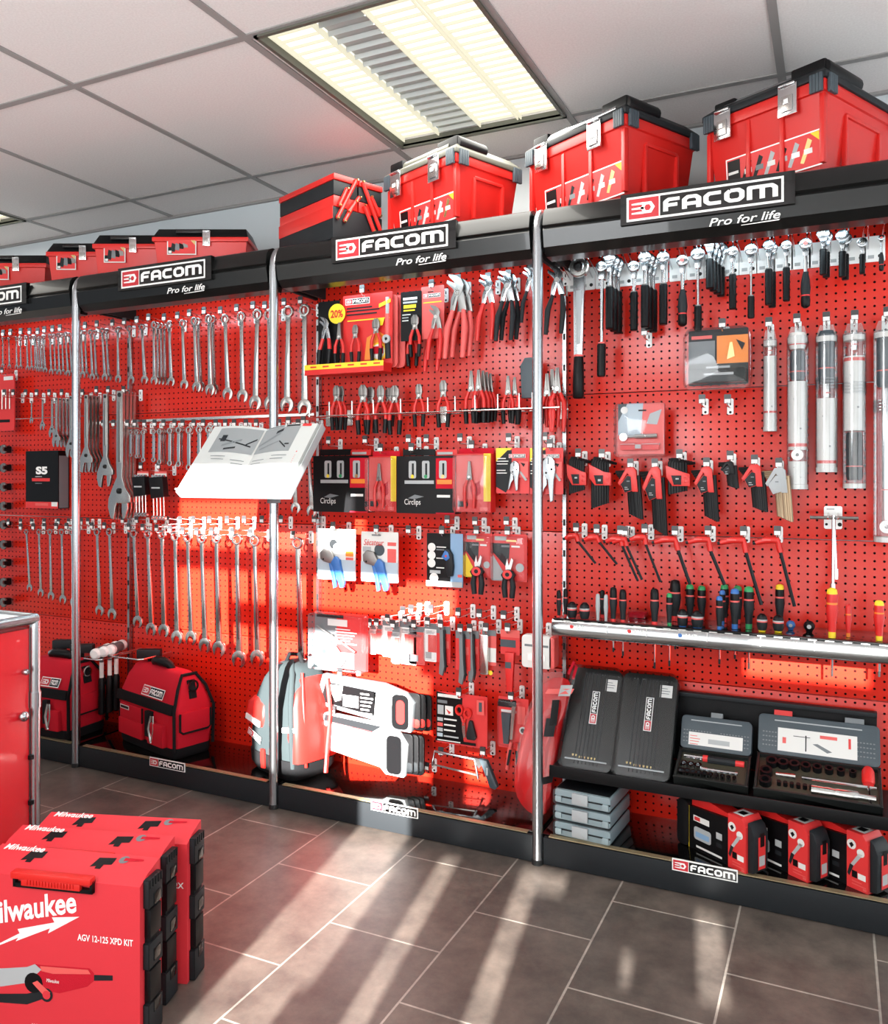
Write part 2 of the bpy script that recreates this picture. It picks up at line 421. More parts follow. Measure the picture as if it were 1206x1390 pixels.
# ================================================================== the room
CEIL = 2.45; WALL_Y = 0.62
mb = MB(); mb.box((-1.2, -1.2, -0.02), (8, 4.2, 0.04), 'floor_tiles'); single(mb, 'floor', None, None, kind='structure')
mb = MB(); mb.box((-1.2, WALL_Y + 0.05, 1.25), (8, 0.1, 2.6), 'wall_paint'); single(mb, 'wall_back', None, None, kind='structure')
# suspended ceiling: tiles with two openings for the light fittings, and the bars between them
LX0, LX1, LY0, LY1 = -0.66, -0.012, -0.545, 0.345
L2X0, L2X1 = -3.42, -2.745
mb = MB()
for x0, x1, y0, y1 in ((-5.2, L2X0, -3.3, 0.72), (L2X0, L2X1, -3.3, LY0), (L2X0, L2X1, LY1, 0.72), (L2X1, LX0, -3.3, 0.72), (LX0, LX1, -3.3, LY0), (LX0, LX1, LY1, 0.72), (LX1, 2.8, -3.3, 0.72)):
    mb.box(((x0 + x1) / 2, (y0 + y1) / 2, CEIL + 0.02), (x1 - x0, y1 - y0, 0.04), 'ceiling_tile')
for k in range(-6, 4): mb.box((-0.005 + 0.685 * k, -1.3, CEIL), (0.024, 4, 0.008), 'ceiling_bar')
for k in range(-3, 1): mb.box((-1.2, 0.345 + 0.89 * k, CEIL), (8, 0.024, 0.0076), 'ceiling_bar')
mb.box((-1.2, WALL_Y - 0.008, CEIL - 0.004), (8, 0.016, 0.012), 'ceiling_bar')
single(mb, 'ceiling', None, None, kind='structure')

# unseen shop front behind the viewer: gaps shaped to land the sun in patches
GX, GZ, GY = SUN_K * 3.4, SUN_E * 3.4, -3.1
gaps = [(-1.72, -.8, .895, 1.09), (-1.72, -.42, .68, .8), (-1.72, -1.46, .57, .68), (-1.72, -.56, .455, .575), (-1.18, -.52, .05, .455), (-.37, -.28, .1, .19),
        (-.69, -.50, -.42, .05), (-.505, -.47, -.32, -.15), (-.35, -.295, -.42, -.11), (-.09, -.03, -.42, -.10), (-.03, .05, -.13, -.10),
        (.42, .485, -.22, -.11), (.236, .262, -.225, -.19), (.58, .92, .58, .68)]
gaps = [(a + GX, b + GX, c + GZ, d + GZ) for a, b, c, d in gaps]
xs = sorted({-3.6, 2.8} | {v for g in gaps for v in g[:2]}); zs = sorted({0.0, CEIL} | {v for g in gaps for v in g[2:]})
mb = MB()
for z0, z1 in zip(zs, zs[1:]):
    run = None
    for x0, x1 in list(zip(xs, xs[1:])) + [(None, None)]:
        solid = x0 is not None and not any(a <= (x0 + x1) / 2 <= b and c <= (z0 + z1) / 2 <= d for a, b, c, d in gaps)
        if solid and run is None: run = x0
        if not solid and run is not None:
            xe = x0 if x0 is not None else xs[-1]
            mb.add([(run, GY, z0), (xe, GY, z0), (xe, GY, z1), (run, GY, z1)], [(0, 1, 2, 3)], 'backlit_film'); run = None
single(mb, 'wall_front', None, None, kind='structure')

# ceiling light fittings
def ceiling_light(x0, x1, y0, y1, label, power):
    t = thing('ceiling_light', label, 'ceiling light', ((x0 + x1) / 2, (y0 + y1) / 2, CEIL), group='recessed office ceiling lights')
    w, d = x1 - x0, y1 - y0
    m = MB()
    for sx in (-1, 1): m.box((sx * (w / 2 - .006), 0, .005), (.012, d, .03), 'grey_lid')
    for sy in (-1, 1): m.box((0, sy * (d / 2 - .006), .005), (w, .012, .03), 'grey_lid')
    m.box((0, 0, .075), (w, d, .01), 'white')
    build(m, 'frame', t)
    q = (w - .024) / 4
    for k in range(4):
        cx = -w / 2 + .012 + q * (k + .5)
        m = MB()
        if k == 1:
            m.box((0, 0, .034), (q, d - .024, .004), 'louvre_grey')
            for i in range(18): m.box((0, -d / 2 + .03 + i * (d - .06) / 17, .024), (q, .003, .014), 'louvre_grey', (R(30), 0, 0)); m.box((0, -d / 2 + .04 + i * (d - .06) / 17, .031), (q, .01, .002), 'grey')
            o = build(m, 'louvre', t, 'grey unlit louvre strip')
        else:
            m.box((0, 0, .03), (q - .01, d - .03, .004), 'lamp_panel')
            for i in range(22): m.box((0, -d / 2 + .03 + i * (d - .06) / 21, .024), (q - .01, .0035, .009), 'lamp_fin')
            for sx in (-1, 1): m.box((sx * (q / 2 - .006), 0, .02), (.004, d - .03, .02), 'lamp_fin')
            o = build(m, 'diffuser', t, 'glowing warm white lamp strip')
        o.location = (cx, 0, 0)
    a = area('ceiling_lamp', ((x0 + x1) / 2, (y0 + y1) / 2, CEIL - .03), (0, 0, 0), w, d, power, (1.0, .97, .9))
ceiling_light(LX0, LX1, LY0, LY1, 'recessed ceiling light with three glowing strips and a grey louvre above the big toolboxes', 20)
ceiling_light(L2X0, L2X1, LY0, LY1, 'second recessed ceiling light, only its corner showing, above the small toolboxes', 8)

# ================================================================== the tool wall: four bays
PEG_Y = 0.30
BAY = {-3: 'farthest bay, beyond the post with the two tool bags', -2: 'bay of combination spanners between two posts, above the red tool bags', -1: 'pliers bay between the catalogue post and the next post', 0: 'ratchet and screwdriver bay nearest the viewer'}
SHORT = {-3: 'the farthest bay of small spanners', -2: 'the combination spanner bay', -1: 'the pliers bay', 0: 'the ratchet and screwdriver bay'}
HEAD = [(.46, 1.94), (.09, 1.93), (.075, 1.874), (.02, 1.876), (-.006, 1.9), (-.016, 1.95), (-.012, 1.958), (-.019, 1.964), (-.012, 2.0), (.0, 2.018), (.024, 2.028), (.46, 2.03)]
for b in (-3, -2, -1, 0):
    t = thing('pegboard', 'red perforated steel panels of ' + SHORT[b], 'pegboard', (b + .5, PEG_Y, .07), group='red perforated tool panels')
    for k in range(4):
        m = MB(); z0 = .07 + .468 * k
        m.box((b + .5, PEG_Y + .008, z0 + .234), (.99, .016, .4655), 'pegboard_red')
        o = build(m, 'panel', t, bevel=.0022); o.location = -t.location
    # header canopy with logo plate and slogan
    t = thing('header_canopy', 'black curved header with white lettering over ' + SHORT[b], 'header', (b + .5, 0, 1.87), group='black header canopies')
    m = MB(); x0, x1 = b + .022, b + .978; n = len(HEAD)
    vs = [(x0, y, z) for y, z in HEAD] + [(x1, y, z) for y, z in HEAD]
    m.add(vs, [list(range(n))[::-1], list(range(n, 2 * n))] + [(i, (i + 1) % n, (i + 1) % n + n, i + n) for i in range(n)], 'header_black')
    for xx in (x0 - .003, x1 + .003): m.box((xx, .17, 1.95), (.012, .3, .12), 'gasket')
    o = build(m, 'body', t, smooth=28); o.location = -t.location
    a = P(849, 280, -.02).x; c = P(1068, 262, -.02).x
    m = MB(); m.prism([(a - .012, 1.929), (c + .022, 1.929), (c + .022, 2.018), (a - .012, 2.018)], -.027, -.008, 'black_gloss'); logo(m, a + .006, 1.937, c - a - .012, .07, -.0276)
    o = build(m, 'logo_plate', t, 'red, black and white maker plate'); o.location = Vector((b, 0, 0)) - t.location
    m = MB(); e = P(963, 298, -.02).x; f = P(1060, 283, -.02).x
    m.text('Pro for life', e, 1.897, .022, -.0195, 'white', w=f - e, shear=.25, bold=.012)
    m.poly([(e + .085, 1.889), (f - .004, 1.891), (f - .001, 1.8945), (e + .085, 1.8905)], -.0197, 'white')
    o = build(m, 'slogan', t); o.location = Vector((b, 0, 0)) - t.location
    # strip lamp under the header
    t = thing('strip_lamp', 'bluish white strip lamp glowing under the black header of ' + SHORT[b], 'strip lamp', (b + .5, .13, 1.918), group='strip lamps under the headers')
    m = MB(); m.box((0, 0, 0.006), (.8, .04, .014), 'white_plate'); build(m, 'housing', t, bevel=.003)
    m = MB(); m.tube([(-.37, 0, -.013), (.37, 0, -.013)], .009, 'strip_lamp', 10); build(m, 'lamp_tube', t, 'lit tube')
    # plinth
    t = thing('base_plinth', 'glossy black base shelf at the foot of ' + SHORT[b], 'base shelf', (b + .5, .15, 0), group='black base shelves')
    m = MB(); m.box((b + .5, .008, .043), (.964, .016, .082), 'charcoal'); o = build(m, 'kick_board', t, bevel=.002); o.location = -t.location
    m = MB(); m.box((b + .5, .165, .081), (.985, .29, .012), 'deck_black'); o = build(m, 'deck', t, bevel=.002); o.location = -t.location
    m = MB(); m.box((b + .5, .012, .0885), (.93, .02, .003), 'brass_edge'); o = build(m, 'edge_strip', t, 'brownish metal edge strip'); o.location = -t.location
    q = P(913, 1180, -.002).x; r = P(1002, 1190, -.002).x
    m = MB(); m.prism([(q, .066), (r, .066), (r, .1), (q, .1)], -.004, -.001, 'white'); logo(m, q, .066, r - q, .034, -.0045)
    o = build(m, 'logo_label', t); o.location = Vector((b, 0, 0)) - t.location

# slotted uprights between the bays
POSTN = {-2: 'beside the mallets', -1: 'behind the catalogue post', 0: 'behind the post of the red bag'}
for x in (-2, -1, 0):
    m = MB(); m.box((0, 0, .95), (.012, .02, 1.72), 'aluminium')
    for k in range(16): m.box((0, -.0105, .2 + k * .105), (.007, .002, .022), 'gasket')
    single(m, 'slotted_upright', 'narrow slotted steel upright on the pegboard joint ' + POSTN[x], 'upright', (x, PEG_Y - .012, 0), group='slotted steel uprights')

# round posts with bent tops
for x, lb in ((-2, 'tall silver post in front of the mallets and the smaller red bag'), (-1, 'tall silver post carrying the open catalogue'), (0, 'tall silver post in front of the red plastic bag')):
    t = thing('post', lb, 'post', (x, 0, 0), group='silver round posts')
    m = MB(); pts = [(0, 0, .012), (0, 0, 1.0), (0, 0, 1.9)] + [(0, .045 - .045 * math.cos(R(a)), 1.955 + .06 * math.sin(R(a))) for a in range(0, 100, 10)] + [(0, .1, 2.016)]
    m.tube(pts, .0165, 'aluminium', 20); build(m, 'tube', t, smooth=50)
    m = MB(); m.lathe([(.018, 0), (.018, .012), (.0166, .016)], 'gasket', 20); build(m, 'foot_cap', t, 'black plastic foot')

# ================================================================== hooks
def make_hook():
    t = thing('display_hook', 'x', 'hook', group='chrome hooks with price tags')
    m = MB(); m.tube([(0, 0, 0), (0, -.1, 0), (0, -.108, .003), (0, -.112, .01)], .0023, 'wire', 6)
    m.tube([(0, -.004, .018), (0, -.06, .022), (0, -.104, .026)], .0016, 'wire', 6)
    build(m, 'prong', t)
    m = MB(); m.rbox((0, -.003, .004), (.019, .004, .05), .005, 'white_plate'); m.disc(0, -.014, .004, -.0055, 'gasket'); m.quad(-.002, .008, .002, .02, -.0056, 'gasket'); build(m, 'back_plate', t, 'white back plate')
    m = MB(); m.rbox((0, -.106, .022), (.02, .004, .028), .003, 'tag_dark'); m.quad(-.0085, .009, .0085, .021, -.1086, 'tag_white'); build(m, 'price_tag', t, 'dark price tag with white strip')
    return t
HOOK = Maker(make_hook)
_hooks = {}
def hook(x, z, label, L=.11, group='chrome hooks with price tags'):
    return HOOK.put(label, (x, PEG_Y, z), (0, 0, 0), (1, L / .11, 1), group)
# ================================================================== spanners on the far bays
def wrench_mesh(thick=.026, ringr=.058, jaw=.078, sw=.03):
    m = MB()
    ri = ringr * .66
    m.ring((0, 0), ringr, ri, -thick * .62, thick * .62, 'satin_steel', 22)
    m.prism([(-sw * .8, -ringr * .82), (sw * .8, -ringr * .82), (sw * .78, -.3), (sw, -.6), (sw * 1.15, -.88), (-sw * 1.15, -.88), (-sw, -.6), (-sw * .78, -.3)], -thick * .36, thick * .36, 'satin_steel')
    m.prism([(-sw * .42, -.2), (sw * .42, -.2), (sw * .55, -.78), (-sw * .55, -.78)], -thick * .45, thick * .45, 'chrome')
    c = -.93; pts = []
    for a in range(-58, 239, 18):
        pts.append((jaw * math.cos(R(a)), c + jaw * math.sin(R(a))))
    g = jaw * .5
    pts += [(-g * 1.05, c - jaw * 1.0), (-g * .95, c - jaw * .1), (-g * .5, c + jaw * .22), (g * .5, c + jaw * .22), (g * .95, c - jaw * .1), (g * 1.05, c - jaw * 1.0)]
    q = R(-14); pts = [(x * math.cos(q) - (z - c) * math.sin(q), c + x * math.sin(q) + (z - c) * math.cos(q)) for x, z in pts]
    m.prism(pts, -thick * .5, thick * .5, 'satin_steel')
    return m
def make_wrench(): return tag(build(wrench_mesh(), 'combination_spanner', bevel=.006), 'x', 'spanner')
SPAN = Maker(make_wrench)
def make_long(): return tag(build(wrench_mesh(.018, .046, .066, .023), 'combination_spanner', bevel=.003), 'x', 'spanner')
LONG = Maker(make_long)

def spanner_row(maker, rows, where, group, y=.205, ringr=.056, tagup=.0, hooks=True):
    n = 0
    for px, py, bx, by, extra in rows:
        a = P(px, py, y); d = FWD.dot(a - CAM); L = (by - py) * d / FPX / .995
        b = P(bx, by, y); lean = math.atan2(b.x - a.x, a.z - b.z)
        n += 1
        o = ORD[n - 1] if n <= 20 else 'twenty-' + ORD[n - 21]
        maker.put(f'chrome combination spanner, {o} along {where}', a, (0, -lean, 0), L, group)
        for k in range(extra):
            maker.put(f'spanner {["just", "second", "third", "fourth"][k]} behind the {o} one along {where}', a + Vector((.002, .02 * (k + 1), 0)), (0, -lean, 0), L * .985, group)
        if hooks: hook(a.x, a.z + ringr * .66 * L - .0035, f'hook carrying the {o} spanner along {where}', L=.13, group='hooks of ' + where)
# top row, small ones far away first: ring x,y, jaw x,y, further ones behind
TOP_FAR = [(4, 460, 4, 499, 0), (12, 460, 13, 500, 0), (22, 459, 23, 501, 1), (36, 458, 38, 503, 4), (48, 458, 52, 505, 1), (59, 458, 62, 506, 0), (68, 456, 70, 508, 1), (79, 455, 81, 509, 1), (89, 454, 93, 511, 1)]
TOP_MID = [(110, 451, 113, 513, 1), (123, 451, 126, 516, 1), (139, 449, 143, 517, 1), (160, 448, 161, 519, 0), (176, 446, 179, 521, 0), (193, 444, 197, 521, 0), (209, 441, 210, 522, 3), (230, 441, 233, 524, 0), (248, 439, 251, 528, 0), (264, 436, 268, 532, 1), (284, 433, 286, 536, 1), (306, 433, 310, 542, 0), (328, 430, 330, 545, 0), (350, 427, 347, 555, 0), (366, 427, 368, 556, 0)]
TOP_BIG = [(392, 423, 390, 558, 0), (414, 421, 414, 562, 0)]
spanner_row(SPAN, TOP_FAR, 'the top row of the farthest bay', 'spanners of the top row')
spanner_row(SPAN, TOP_MID, 'the top row between mallet post and catalogue post', 'spanners of the top row')
spanner_row(SPAN, TOP_BIG, 'the top row just beyond the catalogue post', 'spanners of the top row')
LOW_FAR = [(36, 722, 41, 803, 0), (53, 722, 56, 810, 0), (68, 722, 70, 815, 0), (84, 722, 86, 820, 0), (98, 722, 101, 824, 0)]
LOW_MID = [(132, 722, 136, 836, 0), (149, 722, 153, 841, 0), (182, 724, 188, 852, 0), (201, 725, 206, 863, 0), (220, 726, 223, 865, 0), (238, 728, 241, 875, 0), (255, 730, 260, 875, 0), (274, 731, 279, 886, 0), (294, 731, 298, 891, 0), (322, 732, 325, 906, 0), (346, 734, 350, 904, 0)]
spanner_row(LONG, LOW_FAR, 'the long row of the farthest bay', 'long spanners of the lower row', ringr=.046)
spanner_row(LONG, LOW_MID, 'the long row between mallet post and catalogue post', 'long spanners of the lower row', ringr=.046)
spanner_row(LONG, [(404, 737, 410, 916, 0)], 'the long row just beyond the catalogue post', 'long spanners of the lower row', ringr=.046)
spanner_row(LONG, [(398, 582, 402, 697, 0), (418, 582, 424, 701, 0)], 'the short row, half hidden by the catalogue', 'long spanners of the lower row', ringr=.06)
# short ring spanners in the middle row
def make_short():
    m = MB(); m.ring((0, 0), .1, .055, -.035, .035, 'satin_steel', 16)
    m.prism([(-.05, -.08), (.05, -.08), (.06, -.5), (.05, -.9), (-.05, -.9), (-.06, -.5)], -.025, .025, 'chrome')
    m.ring((0, -.95), .09, .045, -.035, .035, 'satin_steel', 16)
    return tag(build(m, 'ring_spanner', bevel=.008), 'x', 'spanner')
SHORTW = Maker(make_short)
sx = [(178, 587, 181, 619, 0), (186, 587, 188, 621, 1), (195, 587, 197, 626, 0), (209, 586, 210, 626, 0), (217, 586, 220, 629, 2), (231, 585, 233, 631, 1), (243, 584, 247, 632, 1), (257, 584, 259, 637, 0), (271, 583, 271, 638, 0), (284, 583, 286, 640, 0), (292, 582, 294, 640, 0)]
for k, (px, py, bx, by, e) in enumerate(sx):
    a = P(px, py, .205); L = (by - py) * FWD.dot(a - CAM) / FPX
    for j in range(e + 1):
        SHORTW.put(f'short ring spanner, {ORD[k]} in the middle row from the big adjustable spanner' + ('' if not j else f', {ORD[j]} one deep'), a + Vector((0, .014 * j, 0)), (0, 0, 0), L, 'short ring spanners of the middle row')
for k, px in enumerate([139, 153, 161, 172, 182, 195, 209, 221, 236, 247, 262, 275, 292, 305, 317, 333, 347, 378, 390, 404]):
    a = P(px, 577, .195); hook(a.x, a.z - .012, f'price-tagged hook, {ORD[k]} of the middle short row counted from the big adjustable spanner', .105, 'hooks of the middle short row')
m = MB(); a = P(139, 573, .28); b = P(425, 566, .28); m.box(((b.x - a.x) / 2, 0, 0), (b.x - a.x, .008, .012), 'wire')
single(m, 'hook_rail', 'thin chrome rail carrying the short ring spanner hooks', 'rail', (a.x, .291, a.z), bevel=.001)
# adjustable spanners
def make_adj():
    t = thing('adjustable_spanner', 'x', 'adjustable spanner', group='adjustable spanners')
    m = MB()
    m.prism([(-.034, .02), (.034, .02), (.037, -.55), (.03, -.66), (.06, -.74), (.115, -.81), (.115, -.86), (.05, -.87), (-.03, -.865), (-.045, -.9), (-.06, -1.0), (-.1, -.985), (-.125, -.9), (-.12, -.83), (-.075, -.74), (-.03, -.66), (-.037, -.55)], -.015, .015, 'satin_steel')
    m.prism([(-.017, -.06), (.017, -.06), (.019, -.55), (-.019, -.55)], -.018, .018, 'dull_steel')
    m.disc(0, -.012, .017, -.0186, 'gasket'); build(m, 'body', t, bevel=.008)
    m = MB(); m.lathe([(.02, -.02), (.024, -.015), (.024, .015), (.02, .02)], 'gasket', 12, (0, -.008, -.77), 'x'); build(m, 'knurl', t, 'dark adjusting screw')
    m = MB(); m.prism([(.02, -.85), (.085, -.85), (.085, -.9), (.06, -.985), (.03, -.99), (.022, -.93)], -.013, .013, 'satin_steel'); build(m, 'sliding_jaw', t, bevel=.006)
    return t
ADJ = Maker(make_adj)
for k, (px, py, by, e) in enumerate([(43, 545, 575, 0), (58, 543, 584, 0), (71, 543, 594, 0), (77, 541, 607, 3), (97, 539, 621, 1), (118, 538, 642, 3), (144, 537, 662, 0), (164, 534, 706, 3)]):
    a = P(px, py, .2); L = (by - py) * FWD.dot(a - CAM) / FPX
    for j in range(e + 1):
        ADJ.put(f'steel adjustable spanner, {ORD[k]} of eight sizes from the smallest' + (', at the front' if e and not j else f', {ORD[j]} behind the front one' if j else ''), a + Vector((0, .02 * j, 0)), (0, 0, 0), L)
for k, px in enumerate([6, 18, 35, 50, 67, 84, 100, 112, 131, 147, 168]):
    a = P(px, 533 if k < 8 else 529, .2); hook(a.x, a.z - .02, f'price-tagged hook, {ORD[k]} of the adjustable spanner row from the red carded set', .105, 'hooks of the adjustable spanner row')
for k, px in enumerate([13, 30, 45, 62, 81, 95, 112, 121]):
    a = P(px, 717, .24); hook(a.x, a.z + .01, f'empty price-tagged hook, {ORD[k]} along the long spanner row of the farthest bay', .07, 'tag hooks of the long spanner row')
for k, px in enumerate([168, 187, 213, 229, 246, 264, 286, 310, 333, 357, 383, 428]):
    a = P(px, 716, .24); hook(a.x, a.z + .012, f'tag hook, {ORD[k]} along the long spanner row from the mallet post', .07, 'tag hooks of the long spanner row')
# spanner sets in black holders
for k, (px, py, by) in enumerate([(195, 640, 703), (219, 640, 708)]):
    a = P(px, py, .22); s = (by - py) * FWD.dot(a - CAM) / FPX
    t = thing('spanner_set', f'set of ratchet spanners in a black holder, {["nearer the big adjustable spanner", "farther from the big adjustable spanner"][k]}', 'spanner set', a, group='carded ratchet spanner sets')
    m = MB(); m.prism([(-.2 * s, -.12 * s), (.16 * s, -.1 * s), (.2 * s, -.5 * s), (-.14 * s, -.54 * s)], -.03, 0, 'black'); m.quad(-.12 * s, -.34 * s, .1 * s, -.31 * s, -.0305, 'paper_grey'); build(m, 'holder', t, 'black plastic holder', bevel=.002)
    m = MB(); m.quad(-.16 * s, -.14 * s, .16 * s, 0, -.004, 'red_light'); m.quad(-.16 * s, -.14 * s, .16 * s, -.04 * s, -.0045, 'paper'); build(m, 'card', t)
    for i in range(4):
        x = (-.14 + .09 * i) * s; m = MB(); m.ring((x, -.1 * s), .035 * s, .018 * s, -.02, -.012, 'chrome', 12); m.tube([(x, -.016, -.12 * s), (x + .02 * s, -.016, -.9 * s)], .014 * s, 'satin_steel', 6); m.ring((x + .022 * s, -.92 * s), .045 * s, .02 * s, -.021, -.011, 'satin_steel', 12); build(m, 'spanner', t)
    hook(a.x, a.z + .004, f'hook of the black-held spanner set {["nearer", "farther from"][k]} the big adjustable spanner', .1, 'hooks of the spanner sets')
# brochure box
x, z, w, h = box_on(35, 612, 79, 690, .235)
t = thing('brochure_box', 'black box marked S5 in white above a red label, hanging under the adjustable spanners', 'box', (x, .235, z))
m = MB(); m.box((0, .03, -h / 2), (w, .06, h), 'black'); m.quad(-w / 2, -h, w / 2, -h + .03, -.0006, 'red_card'); m.text('S5', 0, -h * .4, h * .12, -.0008, 'white', align='c', bold=.05, w=w * .36)
m.quad(-w * .3, -h * .53, w * .25, -h * .475, -.0008, 'red_card'); m.lines(-w * .2, -h * .44, w * .3, 1, .01, .004, -.0008, 'paper_grey'); m.lines(-w * .2, -h * .56, w * .3, 1, .01, .003, -.0008, 'grey'); m.quad(-w * .2, -h + .012, w * .2, -h + .024, -.001, 'red_light'); m.quad(w * .3, -h + .01, w * .48, -h + .03, -.001, 'paper')
build(m, 'box_body', t, bevel=0)
m = MB(); m.box((w / 2 + .0006, .03, -h / 2 - .01), (.001, .05, h * .9), 'grey'); build(m, 'side_label', t, 'grey printed side')
# carded set at the edge
x, z, w, h = box_on(-8, 508, 20, 585, .25)
t = thing('carded_set', 'red hanging card with small spanners beside the smallest adjustable spanner', 'carded tool', (x, .25, z))
m = MB(); m.rbox((0, 0, -h / 2), (w, .006, h), .008, 'red_card'); m.quad(0, -.03, w * .45, -.012, -.0036, 'paper'); m.quad(-w * .3, -h * .85, w * .3, -h * .8, -.0036, 'black'); build(m, 'card', t)
m = MB()
for i in range(5): m.tube([(-w * .35 + i * w * .18, -.012, -h * .28), (-w * .35 + i * w * .18, -.012, -h * .62)], .0035, 'satin_steel', 6)
build(m, 'spanners', t)
hook(x + .02, z - .005, 'hook of the red hanging card beside the smallest adjustable spanner', .08)
# flare-end tools pointing out in a column at the edge
def make_crow():
    t = thing('open_end_insert', 'x', 'insert tool', group='column of open-ended insert tools')
    m = MB(); m.rbox((0, -.01, 0), (.05, .05, .045), .01, 'black'); build(m, 'block', t, 'black holder block', bevel=.003)
    m = MB(); pts = [(.03 * math.cos(R(a)), .03 * math.sin(R(a))) for a in range(40, 321, 20)] + [(.02, -.012), (-.002, -.012), (-.006, 0), (-.002, .012), (.02, .012)]
    m.prism([(x + .03, z) for x, z in pts], -.05, -.038, 'dull_steel'); build(m, 'jaw', t, bevel=.002)
    return t
CROW = Maker(make_crow)
for k, y in enumerate([610, 635, 661, 687, 712, 739, 764, 790, 817]):
    a = P(3, y, .25); CROW.put(f'black-backed open-ended insert tool, {ORD[k]} from the top of the column beside the S5 box', a + Vector((0, .025, 0)), (0, 0, 0), .75)
# ================================================================== chests on top of the headers
def solve(origin, d, px):   # distance from origin along horizontal direction d until picture column px
    k = (px - 603) / FPX; v = origin - CAM
    return (k * FWD.dot(v) - RGT.dot(v)) / (RGT.dot(d) - k * FWD.dot(d))
def chest(label, cpx, cpy, y0, rot, lpx, rpx, lid='charcoal'):
    c = P(cpx, cpy, y0); h = c.z - 2.032
    xd = Vector((math.cos(R(rot)), math.sin(R(rot)), 0)); yd = Vector((-xd.y, xd.x, 0))
    L = solve(c, -xd, lpx); W = solve(c, yd, rpx)
    t = thing('tool_chest', label, 'tool chest', (c.x, y0, 2.032), (0, 0, R(rot)), 'large red tool chests on the headers')
    i = .028
    def ringp(z, k): return [(-L + k * i, k * i, z), (-k * i, k * i, z), (-k * i, W - k * i, z), (-L + k * i, W - k * i, z)]
    m = MB(); vs = ringp(0, 1) + ringp(h * .86, .25) + ringp(h * .87, 0) + ringp(h, 0); fs = [(3, 2, 1, 0)]
    for a in range(3):
        for q in range(4): fs.append((a * 4 + q, a * 4 + (q + 1) % 4, a * 4 + 4 + (q + 1) % 4, a * 4 + 4 + q))
    fs.append((12, 13, 14, 15)); m.add(vs, fs, 'red_plastic')
    for xx in (-L * .97, -L * .62, -L * .34, -L * .03): m.box((xx, .014, h * .46), (.014, .02, h * .78), 'red_plastic')
    m.box((.0 - .012, W * .3, h * .42), (.016, .012, h * .62), 'red_plastic'); m.box((-.012, W * .74, h * .42), (.016, .012, h * .62), 'red_plastic'); m.box((-.012, W * .52, h * .73), (.016, W * .44, .012), 'red_plastic')
    build(m, 'body', t, bevel=.004)
    m = MB(); vs = [(-L - .006, -.006, h), (.006, -.006, h), (.006, W + .006, h), (-L - .006, W + .006, h), (-L - .006, -.006, h + .018), (.006, -.006, h + .018), (.006, W + .006, h + .018), (-L - .006, W + .006, h + .018),
          (-L + .02, .03, h + .045), (-.02, .03, h + .045), (-.02, W - .03, h + .045), (-L + .02, W - .03, h + .045)]
    fs = [(3, 2, 1, 0), (8, 9, 10, 11)] + [(a * 4 + q, a * 4 + (q + 1) % 4, a * 4 + 4 + (q + 1) % 4, a * 4 + 4 + q) for a in range(2) for q in range(4)]
    m.add(vs, fs, lid); build(m, 'lid', t, 'dark plastic lid', bevel=.004)
    m = MB(); m.tube([(-L + .05, W * .1, h + .034), (-.05, W * .1, h + .034)], .02, 'grey_lid' if lid == 'grey_lid' else 'aluminium', 14); build(m, 'carry_bar', t, 'long metal carrying bar', smooth=50)
    m = MB(); m.box((-.06, W * .2, h + .04), (.1, W * .3, .05), 'black'); m.lathe([(.024, -W * .22), (.024, W * .2)], 'black', 14, (-.02, W * .28, h + .04), 'y'); build(m, 'grip_end', t, 'black end block', bevel=.006)
    m = MB(); m.box((-L + .05, W * .14, h + .036), (.07, .07, .045), 'black'); build(m, 'grip_end', t, bevel=.006)
    for q, (xx, yy) in enumerate(((-.02, -.004), (-.0, .03), (.0, W - .02), (-L + .02, -.004))):
        m = MB(); end = q in (1, 2)
        for j in range(4): m.box((xx + (0.007 if end else (j - 1.5) * .009), yy + ((j - 1.5) * .01 if end else -.003), h - .012), ((.01, .009, .05) if end else (.0085, .01, .05)), 'slate')
        build(m, 'corner_cap', t, 'ribbed grey corner clip', bevel=.0015)
    for xx in (-L * .27, -L * .82):
        m = MB(); m.box((xx, -.009, h - .03), (.056, .006, .085), 'chrome'); m.box((xx, -.014, h - .04), (.034, .006, .045), 'satin_steel'); m.box((xx, -.018, h - .035), (.016, .003, .016), 'white'); m.tube([(xx - .024, -.013, h + .012), (xx + .024, -.013, h + .012)], .005, 'chrome', 8)
        l = build(m, 'latch', t, 'chrome toggle latch', bevel=.0015)
    m = MB(); x0, x1, z0, z1 = -L * .82, -L * .04, h * .06, h * .46
    m.quad(x0, z0, x1, z1, 0, 'white'); m.quad(x0 + .004, z0 + .004, x1 - .004, z1 - .004, -.0005, 'red_card')
    w = x1 - x0; mz = (z0 + z1) / 2; dz = (z1 - z0)
    m.quad(x0 + .006, z0 + .006, x0 + w * .16, z1 - .008, -.001, 'black'); m.quad(x0 + .008, mz, x0 + w * .14, mz + .008, -.0015, 'paper')
    for q in range(6):
        cx = x0 + w * (.22 + .125 * q); mt = ('black', 'charcoal', 'paper_grey', 'black', 'light_grey', 'gold')[q]
        m.poly([(cx - .016, mz - dz * .3), (cx - .006, mz - dz * .34), (cx + .02, mz + dz * .24), (cx + .008, mz + dz * .34)], -.001, mt); m.quad(cx - .004, mz - dz * .1, cx + .02, mz + dz * .05, -.0014, ('paper', 'grey', 'paper', 'light_grey', 'white', 'paper')[q])
    m.poly([(x1 - .03, z1 - .005), (x1 - .005, z1 - .005), (x1 - .005, z1 - .03)], -.0012, 'yellow')
    o = build(m, 'label_strip', t, 'printed label with tool pictures'); o.location = (0, i * .62, 0); o.rotation_euler = (R(4.6), 0, 0)
chest('large red tool chest with greyish lid over the pliers bay, next to the cantilever toolbox', 619, 206, .02, -23, 524, 706, 'grey_lid')
